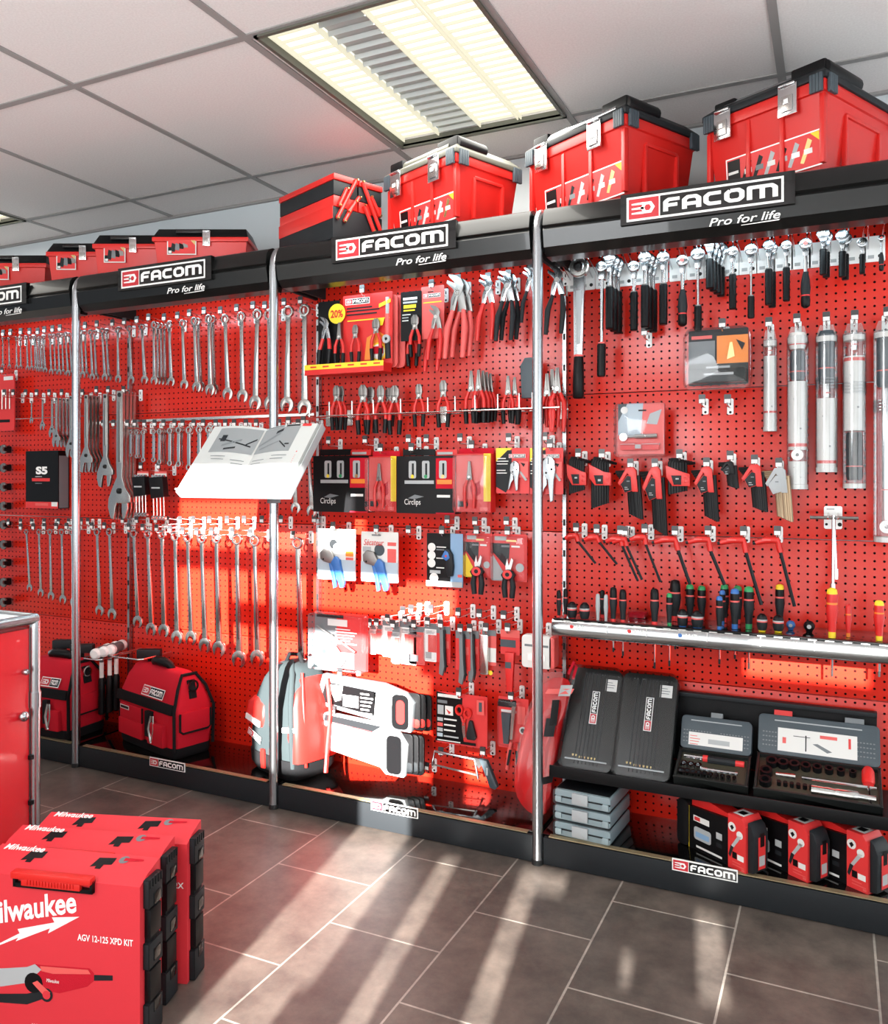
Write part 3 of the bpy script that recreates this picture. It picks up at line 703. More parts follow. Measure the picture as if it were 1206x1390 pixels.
chest('large red tool chest with black lid above the post of the red bag', 849, 153, .02, -28, 716, 946)
chest('large red tool chest cut by the picture edge, beyond the other black-lidded chest', 1120, 104, .02, -27, 957, 1222)

# cantilever toolbox
c = P(452, 318, .02); xd = Vector((math.cos(R(-22)), math.sin(R(-22)), 0)); yd = Vector((-xd.y, xd.x, 0))
L = solve(c, -xd, 379); W = solve(c, yd, 519); H = P(452, 232, .02).z - 2.032
t = thing('cantilever_toolbox', 'red and dark grey metal cantilever toolbox with red scissor arms on the header', 'toolbox', (c.x, .02, 2.032), (0, 0, R(-22)))
m = MB(); m.box((-L / 2, W / 2, H * .24), (L, W, H * .48), 'charcoal'); build(m, 'base_tray', t, bevel=.003)
m = MB(); m.box((-L / 2, W * .25, H * .57), (L, W * .47, H * .16), 'red_plastic'); m.box((-L / 2, W * .75, H * .57), (L, W * .47, H * .16), 'red_plastic'); m.box((-L / 2, -.0005, H * .4), (L, .002, H * .2), 'red_plastic'); build(m, 'red_tray', t, bevel=.003)
m = MB(); m.box((-L / 2, W * .25, H * .77), (L, W * .47, H * .22), 'charcoal'); m.box((-L / 2, W * .75, H * .77), (L, W * .47, H * .22), 'charcoal'); build(m, 'upper_tray', t, bevel=.003)
for sy in (.245, .755):
    m = MB(); m.box((-L / 2, W * sy, H * .93), (L + .01, W * .48, H * .09), 'red_plastic'); m.box((-L / 2, W * sy, H * .98), (L * .9, W * .38, H * .05), 'red_plastic'); build(m, 'lid', t, bevel=.004)
for a in (((.44, .95), (.06, .3)), ((.42, .62), (.2, .28)), ((.25, .78), (.1, .5)), ((.56, .95), (.94, .26)), ((.6, .6), (.8, .24)), ((.74, .76), (.92, .5)), ((.5, .7), (.28, .44))):
    (y0, z0), (y1, z1) = a; m = MB(); m.tube([(.008, W * y0, H * z0), (.008, W * y1, H * z1)], .0075, 'red_plastic', 8)
    for yy, zz in a: m.lathe([(.005, .012), (.003, .02)], 'gold', 10, (0, W * yy, H * zz), 'x')
    build(m, 'scissor_arm', t, 'red link with brass rivets')

# small toolboxes turned to the room
def small_box(label, lpx, rpx, tpy, mpx, y0):
    c0 = P(lpx, 330, y0); W = solve(c0, RGT, rpx); z1 = P((lpx + rpx) / 2, tpy, y0).z; H = z1 - 2.032; D = .17
    t = thing('small_toolbox', label, 'toolbox', (c0.x, c0.y, 2.032), (0, 0, YAW), 'small red toolboxes with black lids')
    m = MB(); k = .014; b = H * .74
    vs = [(k, k, 0), (W - k, k, 0), (W - k, D - k, 0), (k, D - k, 0), (.004, .004, b * .85), (W - .004, .004, b * .85), (W - .004, D, b * .85), (.004, D, b * .85), (-.004, -.004, b * .86), (W + .004, -.004, b * .86), (W + .004, D + .004, b * .86), (-.004, D + .004, b * .86), (-.004, -.004, b), (W + .004, -.004, b), (W + .004, D + .004, b), (-.004, D + .004, b)]
    m.add(vs, [(3, 2, 1, 0), (12, 13, 14, 15)] + [(a * 4 + q, a * 4 + (q + 1) % 4, a * 4 + 4 + (q + 1) % 4, a * 4 + 4 + q) for a in range(3) for q in range(4)], 'red_plastic'); build(m, 'body', t, bevel=.002)
    m = MB(); vs = [(-.002, -.002, b), (W + .002, -.002, b), (W + .002, D + .002, b), (-.002, D + .002, b), (.012, .03, H), (W - .012, .03, H), (W - .012, D - .03, H), (.012, D - .03, H)]
    m.add(vs, [(3, 2, 1, 0), (4, 5, 6, 7)] + [(q, (q + 1) % 4, 4 + (q + 1) % 4, 4 + q) for q in range(4)], 'black'); m.box((W * .38, .012, H * .9), (W * .3, .02, H * .1), 'black_gloss'); build(m, 'lid', t, 'black lid', bevel=.003)
    m = MB(); m.box((W * .57, -.006, b * .95), (.03, .006, .06), 'chrome'); m.box((W * .57, -.011, b * .86), (.02, .006, .026), 'satin_steel'); m.tube([(W * .57 - .014, -.01, b + .022), (W * .57 + .014, -.01, b + .022)], .0035, 'chrome', 8); build(m, 'latch', t, 'chrome latch', bevel=.001)
    m = MB(); x0, x1, z0, zt = W * .15, W * .46, b * .4, b * .92
    m.quad(x0, z0, x1, zt, .001, 'paper'); m.quad(x0 + .004, z0 + .004, x1 - .004, zt - .004, .0005, 'red_card'); m.quad(x0 + .004, z0 + .004, x0 + .02, z0 + .03, 0, 'black'); m.quad(x0 + .006, z0 + .006, x0 + .018, z0 + .016, -.0004, 'paper')
    for q in range(4): m.poly([(x0 + .014 + q * .018, z0 + .016 + q * .004), (x0 + .03 + q * .018, z0 + .01 + q * .006), (x0 + .04 + q * .014, zt - .022), (x0 + .02 + q * .014, zt - .014)], -.0003 - q * .0002, ('charcoal', 'grey', 'black', 'dull_steel')[q])
    m.poly([(x1 - .022, zt - .004), (x1 - .004, zt - .004), (x1 - .004, zt - .024)], -.0004, 'gold'); o = build(m, 'label_card', t, 'picture label'); o.location.y = -.004 + .0004
small_box('small red toolbox with black lid standing closest to the cantilever toolbox', 208, 336, 297, 278, .05)
small_box('small red toolbox, second from the cantilever toolbox', 127, 222, 308, 193, .05)
small_box('small red toolbox, third from the cantilever toolbox', 64, 150, 320, 120, .05)
small_box('small red toolbox farthest from the cantilever toolbox, above the cut-off logo', -30, 62, 336, 40, .04)

# ================================================================== mallets, hammers and bags at the foot
def make_mallet(w):
    t = thing('mallet', 'x', 'mallet', group='white-faced mallets' if w else 'black rubber mallets')
    if w:
        m = MB(); m.lathe([(.017, -.036), (.0205, -.03), (.0205, .03), (.017, .036)], 'mallet_grey', 16, (0, 0, 0), 'y'); build(m, 'head', t)
        for s in (-1, 1): m = MB(); m.lathe([(.02, s * .034), (.022, s * .042), (.022, s * .056), (.014, s * .064)] if s > 0 else [(.014, -.064), (.022, -.056), (.022, -.042), (.02, -.034)], 'white_nylon', 16, (0, 0, 0), 'y'); build(m, 'face', t, 'white nylon face')
        m = MB(); m.tube([(0, 0, -.018), (0, 0, -.045)], .0085, 'mallet_grey', 10); m.tube([(0, 0, -.045), (0, 0, -.11)], .0085, 'paper', 10); build(m, 'shaft', t, 'pale wooden shaft')
    else:
        m = MB(); m.box((0, 0, 0), (.035, .1, .038), 'charcoal'); build(m, 'head', t, bevel=.006)
        m = MB(); m.tube([(0, 0, -.018), (0, 0, -.11)], .008, 'black', 10); build(m, 'shaft', t)
    m = MB(); m.lathe([(.009, -.26), (.0135, -.255), (.0125, -.18), (.0135, -.12), (.009, -.108)], 'black', 12); build(m, 'grip', t, 'black rubber grip')
    return t
WM = Maker(lambda: make_mallet(True)); BM = Maker(lambda: make_mallet(False))
for k, (px, py, y) in enumerate([(138, 884, .16), (149, 881, .18), (158, 879, .2)]):
    WM.put(f'white-faced mallet with grey head, {ORD[k]} from the silver post', P(px, py, y), (0, 0, R(22)), 1.05)
for k, (px, py, y, r, l) in enumerate([(88, 874, .16, -62, 'standing over the smaller bag, farther from the silver post'), (112, 880, .17, -62, 'standing over the smaller bag, hidden by the silver post'), (203, 887, .2, -62, 'above the larger red bag')]):
    BM.put('black rubber mallet ' + l, P(px, py, y), (0, 0, R(r)), 1.0)
for k, (a, b, z) in enumerate([((68, 882), (100, 886), 0), ((112, 896), (136, 893), 0), ((150, 893), (192, 893), 0)]):
    p = P(*a, .12); q = P(*b, .12); zz = (p.z + q.z) / 2
    m = MB(); m.tube([(p.x, .29, zz), (p.x, .13, zz), (p.x + .015, .115, zz), (q.x - .015, .115, zz), (q.x, .13, zz), (q.x, .29, zz)], .0035, 'wire', 8)
    single(m, 'hammer_holder', f'chrome wire hammer holder, {ORD[k]} from the red counter', 'wire holder', group='chrome hammer holders')
m = MB()
def loft(m, secs, mt, e=.35, n=32):
    vs = []; fs = []
    for z, cx, cy, hw, hd in secs:
        for i in range(n):
            a = 2 * math.pi * i / n; c, s = math.cos(a), math.sin(a)
            vs.append((cx + hw * math.copysign(abs(c) ** e, c), cy + hd * math.copysign(abs(s) ** e, s), z))
    k = len(secs)
    for j in range(k - 1):
        for i in range(n): fs.append((j * n + i, j * n + (i + 1) % n, (j + 1) * n + (i + 1) % n, (j + 1) * n + i))
    fs += [list(range(n))[::-1], list(range((k - 1) * n, k * n))]
    m.add(vs, fs, mt)
def tool_bag(label, corner, rot, L, W, H, lab):
    xd = Vector((math.cos(R(rot)), math.sin(R(rot)), 0)); yd = Vector((-xd.y, xd.x, 0))
    o = Vector(corner) - xd * (L / 2) + yd * (W / 2)
    t = thing('tool_bag', label, 'tool bag', (o.x, o.y, .088), (0, 0, R(rot)), 'red fabric tool bags')
    m = MB(); loft(m, [(H * .1, 0, 0, L * .48, W * .47), (H * .3, 0, 0, L * .5, W * .5), (H * .56, 0, 0, L * .495, W * .5), (H * .62, 0, 0, L * .485, W * .48), (H * .82, 0, 0, L * .45, W * .33), (H * .94, 0, 0, L * .4, W * .2), (H * .97, 0, 0, L * .36, W * .12)], 'red_fabric', .22); build(m, 'body', t, smooth=60)
    m = MB(); loft(m, [(0, 0, 0, L * .47, W * .46), (H * .03, 0, 0, L * .485, W * .475), (H * .12, 0, 0, L * .488, W * .48), (H * .125, 0, 0, L * .47, W * .46)], 'black_fabric', .22); build(m, 'base', t, 'black base', smooth=60)
    m = MB(); m.box((0, -W * .495, H * .58), (L * .95, .012, H * .12), 'black_fabric', (R(-6), 0, 0)); build(m, 'zip_band', t, 'black zip band', bevel=.003)
    m = MB(); m.tube([(L * .487, -W * .47, H * .1), (L * .492, -W * .485, H * .56), (L * .455, -W * .34, H * .8), (L * .405, -W * .17, H * .945), (L * .405, W * .17, H * .945), (L * .455, W * .34, H * .8), (L * .492, W * .485, H * .56), (L * .487, W * .47, H * .1)], .007, 'black_fabric', 6); build(m, 'piping', t, 'black edge piping')
    m = MB(); m.box((L * .503, 0, H * .42), (.014, W * .72, H * .24), 'red_fabric'); build(m, 'end_flap', t, bevel=.006)
    m = MB(); m.tube([(L * .515, -W * .37, H * .53), (L * .515, -W * .37, H * .33), (L * .515, -W * .3, H * .3), (L * .515, W * .3, H * .3), (L * .515, W * .37, H * .33), (L * .515, W * .37, H * .53)], .005, 'black_fabric', 6); build(m, 'flap_binding', t, 'black binding')
    m = MB(); m.box((L * .455, 0, H * .78), (.008, W * .18, H * .22), 'black_fabric', (0, R(-14), 0)); build(m, 'ring_tab', t, 'black tab', bevel=.002)
    m = MB(); m.ring((0, 0), .024, .018, -.003, .003, 'chrome', 20); r = build(m, 'ring', t, 'chrome ring'); r.location = (L * .475, 0, H * .82); r.rotation_euler = (0, R(-14), R(90))
    m = MB(); m.tube([(-.06, 0, H * .955), (-.055, -.01, H * 1.01), (-.03, -.015, H * 1.03), (.03, -.015, H * 1.03), (.055, -.01, H * 1.01), (.06, 0, H * .955)], [.014, .017, .019, .019, .017, .014], 'black', 12); build(m, 'handle', t, 'black moulded handle', smooth=60)
    m = MB(); m.box((-L * .2, -W * .515, H * .4), (L * .4, .014, H * .2), 'red_fabric'); m.box((-L * .2, -W * .515, H * .22), (L * .42, .022, H * .2), 'red_fabric'); m.box((L * .24, -W * .515, H * .25), (L * .26, .026, H * .26), 'red_fabric'); build(m, 'front_pocket', t, bevel=.006)
    m = MB(); m.tube([(-L * .4, -W * .545, H * .5), (-L * .4, -W * .545, H * .3), (0, -W * .545, H * .3), (0, -W * .545, H * .5)], .004, 'black_fabric', 6); m.box((L * .12, -W * .53, H * .35), (L * .09, .022, H * .3), 'black_fabric'); build(m, 'pocket_binding', t, 'black pocket edging')
    m = MB(); m.tube([(L * .17, -W * .56, H * .46), (L * .14, -W * .585, H * .3), (L * .18, -W * .58, H * .14)], .006, 'satin_steel', 8); m.tube([(L * .2, -W * .56, H * .46), (L * .215, -W * .575, H * .3), (L * .18, -W * .58, H * .14)], .004, 'satin_steel', 8); build(m, 'carabiner', t, 'grey metal clip')
    m = MB(); logo(m, -L * .16, 0, L * .36, H * .12, 0, .0008); o = build(m, 'logo_patch', t); o.location = (L * .1, -W * .487, H * .66); o.rotation_euler = (-math.atan2(.15 * W, .2 * H), 0, 0)
    m = MB(); m.quad(0, 0, L * .16, H * .05, 0, 'paper'); m.quad(.004, .003, L * .15, H * .04, -.0006, 'black'); o = build(m, 'pocket_patch', t); o.location = (-L * .38, -W * .515 - .009, H * .43)
tool_bag('larger red fabric tool bag with black base, between mallets and backpack', PZ(236, 1034, .088), -15, .44, .185, .335, 1)
tool_bag('smaller-looking red fabric tool bag behind the silver post and red counter', PZ(84, 1010, .088) + Vector((0, .03, 0)), 2, .3, .22, .33, 0)
# backpack
o = PZ(362, 1062, .088); t = thing('backpack', 'grey, black and red tool backpack standing behind the catalogue post', 'backpack', (o.x - .005, .165, .088), (0, 0, R(-18)))
m = MB(); loft(m, [(.0, 0, 0, .125, .095), (.03, 0, 0, .145, .11), (.12, 0, 0, .15, .115), (.26, .0, .0, .135, .105), (.34, .004, .01, .115, .085), (.39, .008, .014, .085, .06), (.405, .01, .014, .05, .04)], 'grey_fabric', .45, 36); build(m, 'body', t, smooth=70)
m = MB(); loft(m, [(-.002, 0, 0, .127, .097), (.03, 0, 0, .149, .114), (.075, 0, 0, .152, .117), (.078, 0, 0, .14, .105)], 'black_fabric', .45, 36); build(m, 'base', t, 'black base', smooth=70)
m = MB(); loft(m, [(.07, .1, 0, .066, .1), (.16, .1, 0, .068, .104), (.27, .088, 0, .058, .094), (.36, .07, .01, .042, .06), (.385, .06, .012, .02, .03)], 'red_plastic', .5, 28); build(m, 'side_panel', t, 'bright red side', smooth=70)
m = MB(); m.tube([(.125, -.09, .05), (.13, -.1, .16), (.115, -.092, .28), (.08, -.06, .375), (.02, -.02, .41)], .011, 'grey_fabric', 8); m.tube([(.15, -.05, .05), (.158, -.06, .16), (.14, -.055, .28), (.1, -.03, .38)], .006, 'red_plastic', 8); build(m, 'piping', t, 'grey and orange piping', smooth=60)
m = MB(); loft(m, [(.17, -.085, -.094, .058, .02), (.2, -.085, -.096, .06, .024), (.25, -.085, -.09, .056, .022), (.272, -.088, -.084, .03, .014)], 'red_plastic', .5, 24); build(m, 'front_pocket', t, 'red curved pocket', smooth=60)
m = MB(); m.box((-.085, -.121, .19), (.09, .006, .02), 'paper', (0, R(12), 0)); m.box((.12, -.105, .19), (.05, .01, .016), 'paper', (0, 0, R(35))); build(m, 'reflective_strip', t, 'white reflective strips')
m = MB(); logo(m, 0, 0, .085, .026, 0, .0008); q = build(m, 'logo_patch', t); q.location = (-.12, -.1205, .135); q.rotation_euler = (0, R(18), 0)
m = MB(); m.box((-.02, -.12, .06), (.022, .008, .07), 'red_plastic', (0, R(-4), 0)); m.box((.035, -.12, .075), (.02, .008, .04), 'red_plastic'); build(m, 'pull_tab', t, 'red webbing tab', bevel=.002)
m = MB(); m.tube([(-.03, -.01, .395), (-.02, .0, .43), (.03, .01, .435), (.05, .01, .4)], .009, 'black_fabric', 8); m.box((-.03, -.045, .385), (.03, .03, .03), 'charcoal'); build(m, 'handle', t, 'black carry loop and buckle', smooth=60)
m = MB(); m.tube([(.16, .04, .36), (.19, .03, .24), (.185, .02, .12), (.2, 0, .03)], .008, 'red_plastic', 6); m.box((.17, .03, .14), (.03, .02, .1), 'red_plastic'); build(m, 'shoulder_strap', t, 'red strap')

# ================================================================== open catalogue on its stand
TILT = math.atan2(.19, .225)
B0 = Vector((-.99, -.235, 1.133))
t = thing('catalogue_stand', 'tilted grey clear-edged stand clamped to the catalogue post', 'stand', B0, (-TILT, 0, 0))
m = MB(); m.box((0, .008, .15), (.462, .006, .31), 'light_grey'); m.box((0, -.012, .0), (.462, .045, .005), 'light_grey'); m.box((-.232, -.006, .15), (.004, .03, .31), 'light_grey'); m.box((.232, -.006, .15), (.004, .03, .31), 'light_grey'); build(m, 'board', t, bevel=.0015)
m = MB(); m.lathe([(.024, -.05), (.024, .05)], 'grey', 16); m.box((0, -.05, 0), (.03, .08, .03), 'grey'); k = build(m, 'clamp', t, 'grey post clamp', bevel=.003)
k.matrix_parent_inverse = Matrix.Identity(4); k.rotation_euler = (TILT, 0, 0)
iv = (Matrix.Translation(B0) @ Euler((-TILT, 0, 0)).to_matrix().to_4x4()).inverted(); k.location = iv @ Vector((-1.0, 0, 1.15))
t = thing('catalogue', 'open tool catalogue with photographs of pliers, propped on the post stand', 'catalogue', B0 + Vector((0, 0, 0)), (-TILT, 0, 0))
def page_y(u): return -.008 - .02 * math.sin(min(1, abs(u) * 1.25) * math.pi * .62) * (1 if abs(u) < .8 else 1) - .002
for s, nm in ((-1, 'first'), (1, 'second')):
    m = MB(); N = 12; W2, H2 = .225, .296
    us = [i / N for i in range(N + 1)]; vs = []
    for z in (.004, H2):
        for u in us: vs.append((s * u * W2, page_y(u) if u > 0 else -.006, z))
        for u in us: vs.append((s * u * W2, .004, z))
    K = 2 * (N + 1); fs = []
    for i in range(N): fs += [(i, i + 1, K + i + 1, K + i), (N + 1 + i, N + 2 + i, K + N + 2 + i, K + N + 1 + i), (i, i + 1, N + 2 + i, N + 1 + i), (K + i, K + i + 1, K + N + 2 + i, K + N + 1 + i)]
    fs += [(N, N + N + 1, K + 2 * N + 1, K + N)]
    m.add(vs, fs, 'page')
    def patch(u0, u1, z0, z1, mt, e=.0006, n=6, sh=0):
        pv = []; pf = []
        for i in range(n + 1):
            u = u0 + (u1 - u0) * i / n; pv += [(s * u * W2, page_y(u) - e, z0 + sh * i / n), (s * u * W2, page_y(u) - e, z1 + sh * i / n)]
        for i in range(n): pf.append((2 * i, 2 * i + 2, 2 * i + 3, 2 * i + 1))
        m.add(pv, pf, mt)
    patch(.02, .82 if s < 0 else .72, .17, .285, 'page_photo')
    if s < 0:
        patch(.1, .75, .2, .206, 'charcoal', .0012, sh=.03); patch(.3, .62, .225, .235, 'grey', .0012, sh=-.03); patch(.6, .7, .22, .25, 'charcoal', .0013); patch(.05, .2, .235, .243, 'charcoal', .0013, sh=-.03); patch(.35, .55, .19, .198, 'charcoal', .0013, sh=-.01)
    else:
        patch(.05, .4, .2, .212, 'grey', .0012, sh=.05); patch(.1, .45, .185, .192, 'grey', .0012, sh=.03); patch(.3, .42, .255, .268, 'charcoal', .0013, sh=.01); patch(.45, .62, .215, .221, 'charcoal', .0013, sh=-.03); patch(.58, .66, .2, .206, 'charcoal', .0014); patch(.06, .4, .286, .293, 'grey', .001); patch(.44, .7, .286, .293, 'charcoal', .001); patch(.74, .9, .284, .296, 'red_card', .001)
        patch(.86, .88, .165, .17, 'red_card', .001)
        for i in range(5): patch(.865, .875, .15 - i * .008, .153 - i * .008, 'red_card', .001)
    for c in range(2):
        for i in range(9):
            if (i + c) % 3: patch(.08 + .36 * c, .36 + .36 * c - .04 * (i % 3), .15 - i * .014, .153 - i * .014, 'grey', .001)
    build(m, 'page_block', t, smooth=50)

# ================================================================== red counter with tubular frame
CX_, CY_, CZ_ = -1.262, -.778, .79
t = thing('counter', 'red panelled sales counter with rounded aluminium tube frame', 'counter', (CX_, CY_, 0))
m = MB(); m.box((-.006, -.6, .39), (.012, 1.16, .74), 'red_counter'); build(m, 'side_panel', t, bevel=.002)
m = MB(); m.box((-.4, .0, .39), (.76, .012, .74), 'red_counter'); build(m, 'end_panel', t, bevel=.002)
m = MB(); m.tube([(0, 0, 0), (0, 0, .78)], .0145, 'aluminium', 16); build(m, 'upright_tube', t, 'aluminium upright')
m = MB(); m.tube([(0, .004, .785), (0, -1.2, .785)], .0155, 'aluminium', 16); m.lathe([(.0155, -.004), (.012, .004), (.004, .008)], 'aluminium', 16, (0, .004, .785), 'y'); build(m, 'rail', t, 'aluminium top rail', smooth=50)
m = MB(); m.tube([(0, 0, .785), (-.8, 0, .785)], .0155, 'aluminium', 16); build(m, 'rail', t, 'aluminium end rail')
m = MB(); m.box((-.4, -.6, .785), (.78, 1.18, .012), 'light_grey'); build(m, 'worktop', t, 'grey worktop', bevel=.002)
m = MB(); m.lathe([(.0172, 0), (.0172, .045)], 'aluminium', 16, (0, 0, .53)); build(m, 'joint_sleeve', t)
for yy, zz, r in ((-.045, .515, .014), (-.04, .64, .009)):
    m = MB(); m.lathe([(r * .6, 0), (r, .008), (r, .016), (r * .5, .022)], 'aluminium', 14, (.0, yy, zz), 'x'); build(m, 'knob', t, 'metal knob', smooth=50)
for zz in (.39, .26): m = MB(); m.box((.003, -.017, zz), (.014, .012, .012), 'black'); build(m, 'clip', t, 'black panel clip')

# ================================================================== red cartons in front
def carton(corner, rot, label, front, side):
    t = thing('power_tool_carton', label, 'carton', (corner.x, corner.y, 0), (0, 0, R(rot)), 'red power tool cartons on the floor')
    W, H, D = .392, .335, .08
    m = MB(); prof = [(0, 0), (0, H - .006), (.03, H + .008), (D, H + .02), (D, 0)]   # y,z
    vs = [(-W, y, z) for y, z in prof] + [(0, y, z) for y, z in prof]
    m.add(vs, [(0, 1, 2, 3, 4), (9, 8, 7, 6, 5)] + [(i, i + 5, (i + 1) % 5 + 5, (i + 1) % 5) for i in range(5)], 'red_carton')
    m.quad(-W * .9, 0, -W * .9, 0, 0, 'red_carton') if False else None
    if front:
        f = -.0006
        sc = .00157
        def X(px): return (px - 190) * sc
        def Z(px, py): return H - .004 - (py - (1201 - (190 - px) * .12)) * .00156
        m.text('Milwaukee', X(-49), Z(-49, 1248), .046, f, 'white', w=.235, shear=.2, bold=.025, turn=R(12.5))
        m.poly([(X(-60), Z(-60, 1290)), (X(8), Z(8, 1261)), (X(5), Z(5, 1255)), (X(62), Z(62, 1247)), (X(58), Z(58, 1240)), (X(100), Z(100, 1240)), (X(52), Z(52, 1262)), (X(55), Z(55, 1255)), (X(2), Z(2, 1272)), (X(6), Z(6, 1267))], f, 'white')
        m.text('AGV 12-125 XPD KIT', X(97), Z(97, 1272), .0135, f, 'white', w=X(180) - X(97), bold=.02)
        m.text('www.milwaukeetool.eu', X(27), Z(27, 1391), .011, f, 'white', w=.16, bold=.01)
        m.poly([(X(30), Z(30, 1304)), (X(45), Z(45, 1306)), (X(115), Z(115, 1311)), (X(122), Z(122, 1318)), (X(122), Z(122, 1328)), (X(112), Z(112, 1336)), (X(70), Z(70, 1345)), (X(40), Z(40, 1340))], f, 'red_fabric')
        m.poly([(X(40), Z(40, 1307)), (X(113), Z(113, 1313)), (X(117), Z(117, 1319)), (X(60), Z(60, 1318)), (X(42), Z(42, 1314))], f * 1.4, 'red_light')
        m.poly([(X(122), Z(122, 1320)), (X(150), Z(150, 1321)), (X(150), Z(150, 1328)), (X(122), Z(122, 1328))], f, 'charcoal')
        m.poly([(X(-30), Z(-30, 1310)), (X(20), Z(20, 1308)), (X(32), Z(32, 1304)), (X(42), Z(42, 1312)), (X(20), Z(20, 1330)), (X(-30), Z(-30, 1336))], f * 1.6, 'paper_grey')
        m.poly([(X(-40), Z(-40, 1345)), (X(20), Z(20, 1345)), (X(44), Z(44, 1340)), (X(46), Z(46, 1352)), (X(20), Z(20, 1360)), (X(-40), Z(-40, 1356))], f * 1.8, 'charcoal')
        m.disc(X(30), Z(30, 1330), .022, f * 2, 'black', 16); m.poly([(X(28), Z(28, 1330)), (X(36), Z(36, 1327)), (X(56), Z(56, 1344)), (X(48), Z(48, 1350))], f * 2.4, 'red_light'); m.disc(X(50), Z(50, 1347), .015, f * 2.2, 'charcoal', 16); m.disc(X(50), Z(50, 1347), .0095, f * 2.6, 'red_carton', 14)
        m.text('Milwaukee', X(50), Z(50, 1329), .008, f * 2, 'white', w=.03, shear=.15)
    else:
        m.text('Milwaukee', -W * .94, H - .06, .042, -.0006, 'white', w=.232, shear=.15, bold=.02)
        if side: m.text(side, -.008, H - .11, .0135, -.0006, 'white', align='r', bold=.02)
    build(m, 'sleeve', t)
    # printing and cut-outs on the slanted top
    m = MB(); sl = math.atan2(.012, D - .03)
    m.text('Milwaukee', -W * .96, .004 + .03, .018, 0, 'white', w=.1, shear=.15, bold=.02)
    o = build(m, 'top_lettering', t); o.location = (0, .03, H + .009); o.rotation_euler = (-R(90) + sl, 0, 0)
    m = MB(); m.disc(-.075, .034, .012, 0, 'grey', 10); m.poly([(-.075, .03), (-.03, .036), (-.03, .04), (-.075, .04)], -.0003, 'red_fabric')
    o = build(m, 'top_picture', t); o.location = (0, .03, H + .009); o.rotation_euler = (-R(90) + sl, 0, 0)
    for x in (-.285, -.115):
        m = MB(); m.poly([(x - .026, 0), (x - .02, .03), (x + .02, .034), (x + .02, .012), (x + .002, .01), (x + .002, -.004), (x - .012, -.004), (x - .012, .004)], 0, 'black'); o = build(m, 'cut_out', t, 'black opening over the case handle'); o.location = (0, .034, H + .0098); o.rotation_euler = (-R(90) + sl, 0, 0)
    m = MB(); m.box((-.2, -.008, H + .002), (.19, .02, .014), 'red_plastic'); m.box((-.2, -.012, H - .012), (.14, .01, .014), 'red_plastic')
    for i in range(16): m.box((-.255 + i * .0073, -.018, H - .01), (.003, .004, .01), 'red_plastic')
    build(m, 'handle', t, 'red plastic carry handle', bevel=.002)
    m = MB(); m.box((-.2, -.004, H - .022), (.19, .012, .009), 'black'); m.box((-.292, -.004, H - .012), (.006, .012, .024), 'black'); m.box((-.108, -.004, H - .012), (.006, .012, .024), 'black'); build(m, 'handle_recess', t, 'black recess under the handle')
    m = MB(); m.box((.003, .04, H * .5), (.014, .042, H * .95), 'black_matt')
    for z0, z1, d in ((.0, .07, .088), (.075, .14, .07), (.145, .2, .088), (.21, .27, .07), (.275, .335, .086)):
        m.box((.007, .04, (z0 + z1) / 2 + .002), (.014, d * .64, z1 - z0), 'black' if d < .08 else 'charcoal')
    for z in (.06, .17, .29): m.box((.014, .045, z), (.003, .028, .026), 'black_gloss')
    for i in range(5): m.box((.01, .018 + i * .011, .328), (.012, .006, .018), 'charcoal')
    build(m, 'case_end', t, 'black ribbed end of the case inside', bevel=.003)
carton(PZ(190, 1416, 0), 14.75, 'nearest red power tool carton printed with an angle grinder, standing in front', True, None)
carton(PZ(214, 1370, 0), 16.2, 'middle red power tool carton, between the grinder carton and the rear one', False, '-125')
carton(PZ(254, 1336, 0), 18.4, 'rear red power tool carton of the three, closest to the tool wall', False, '-32X')
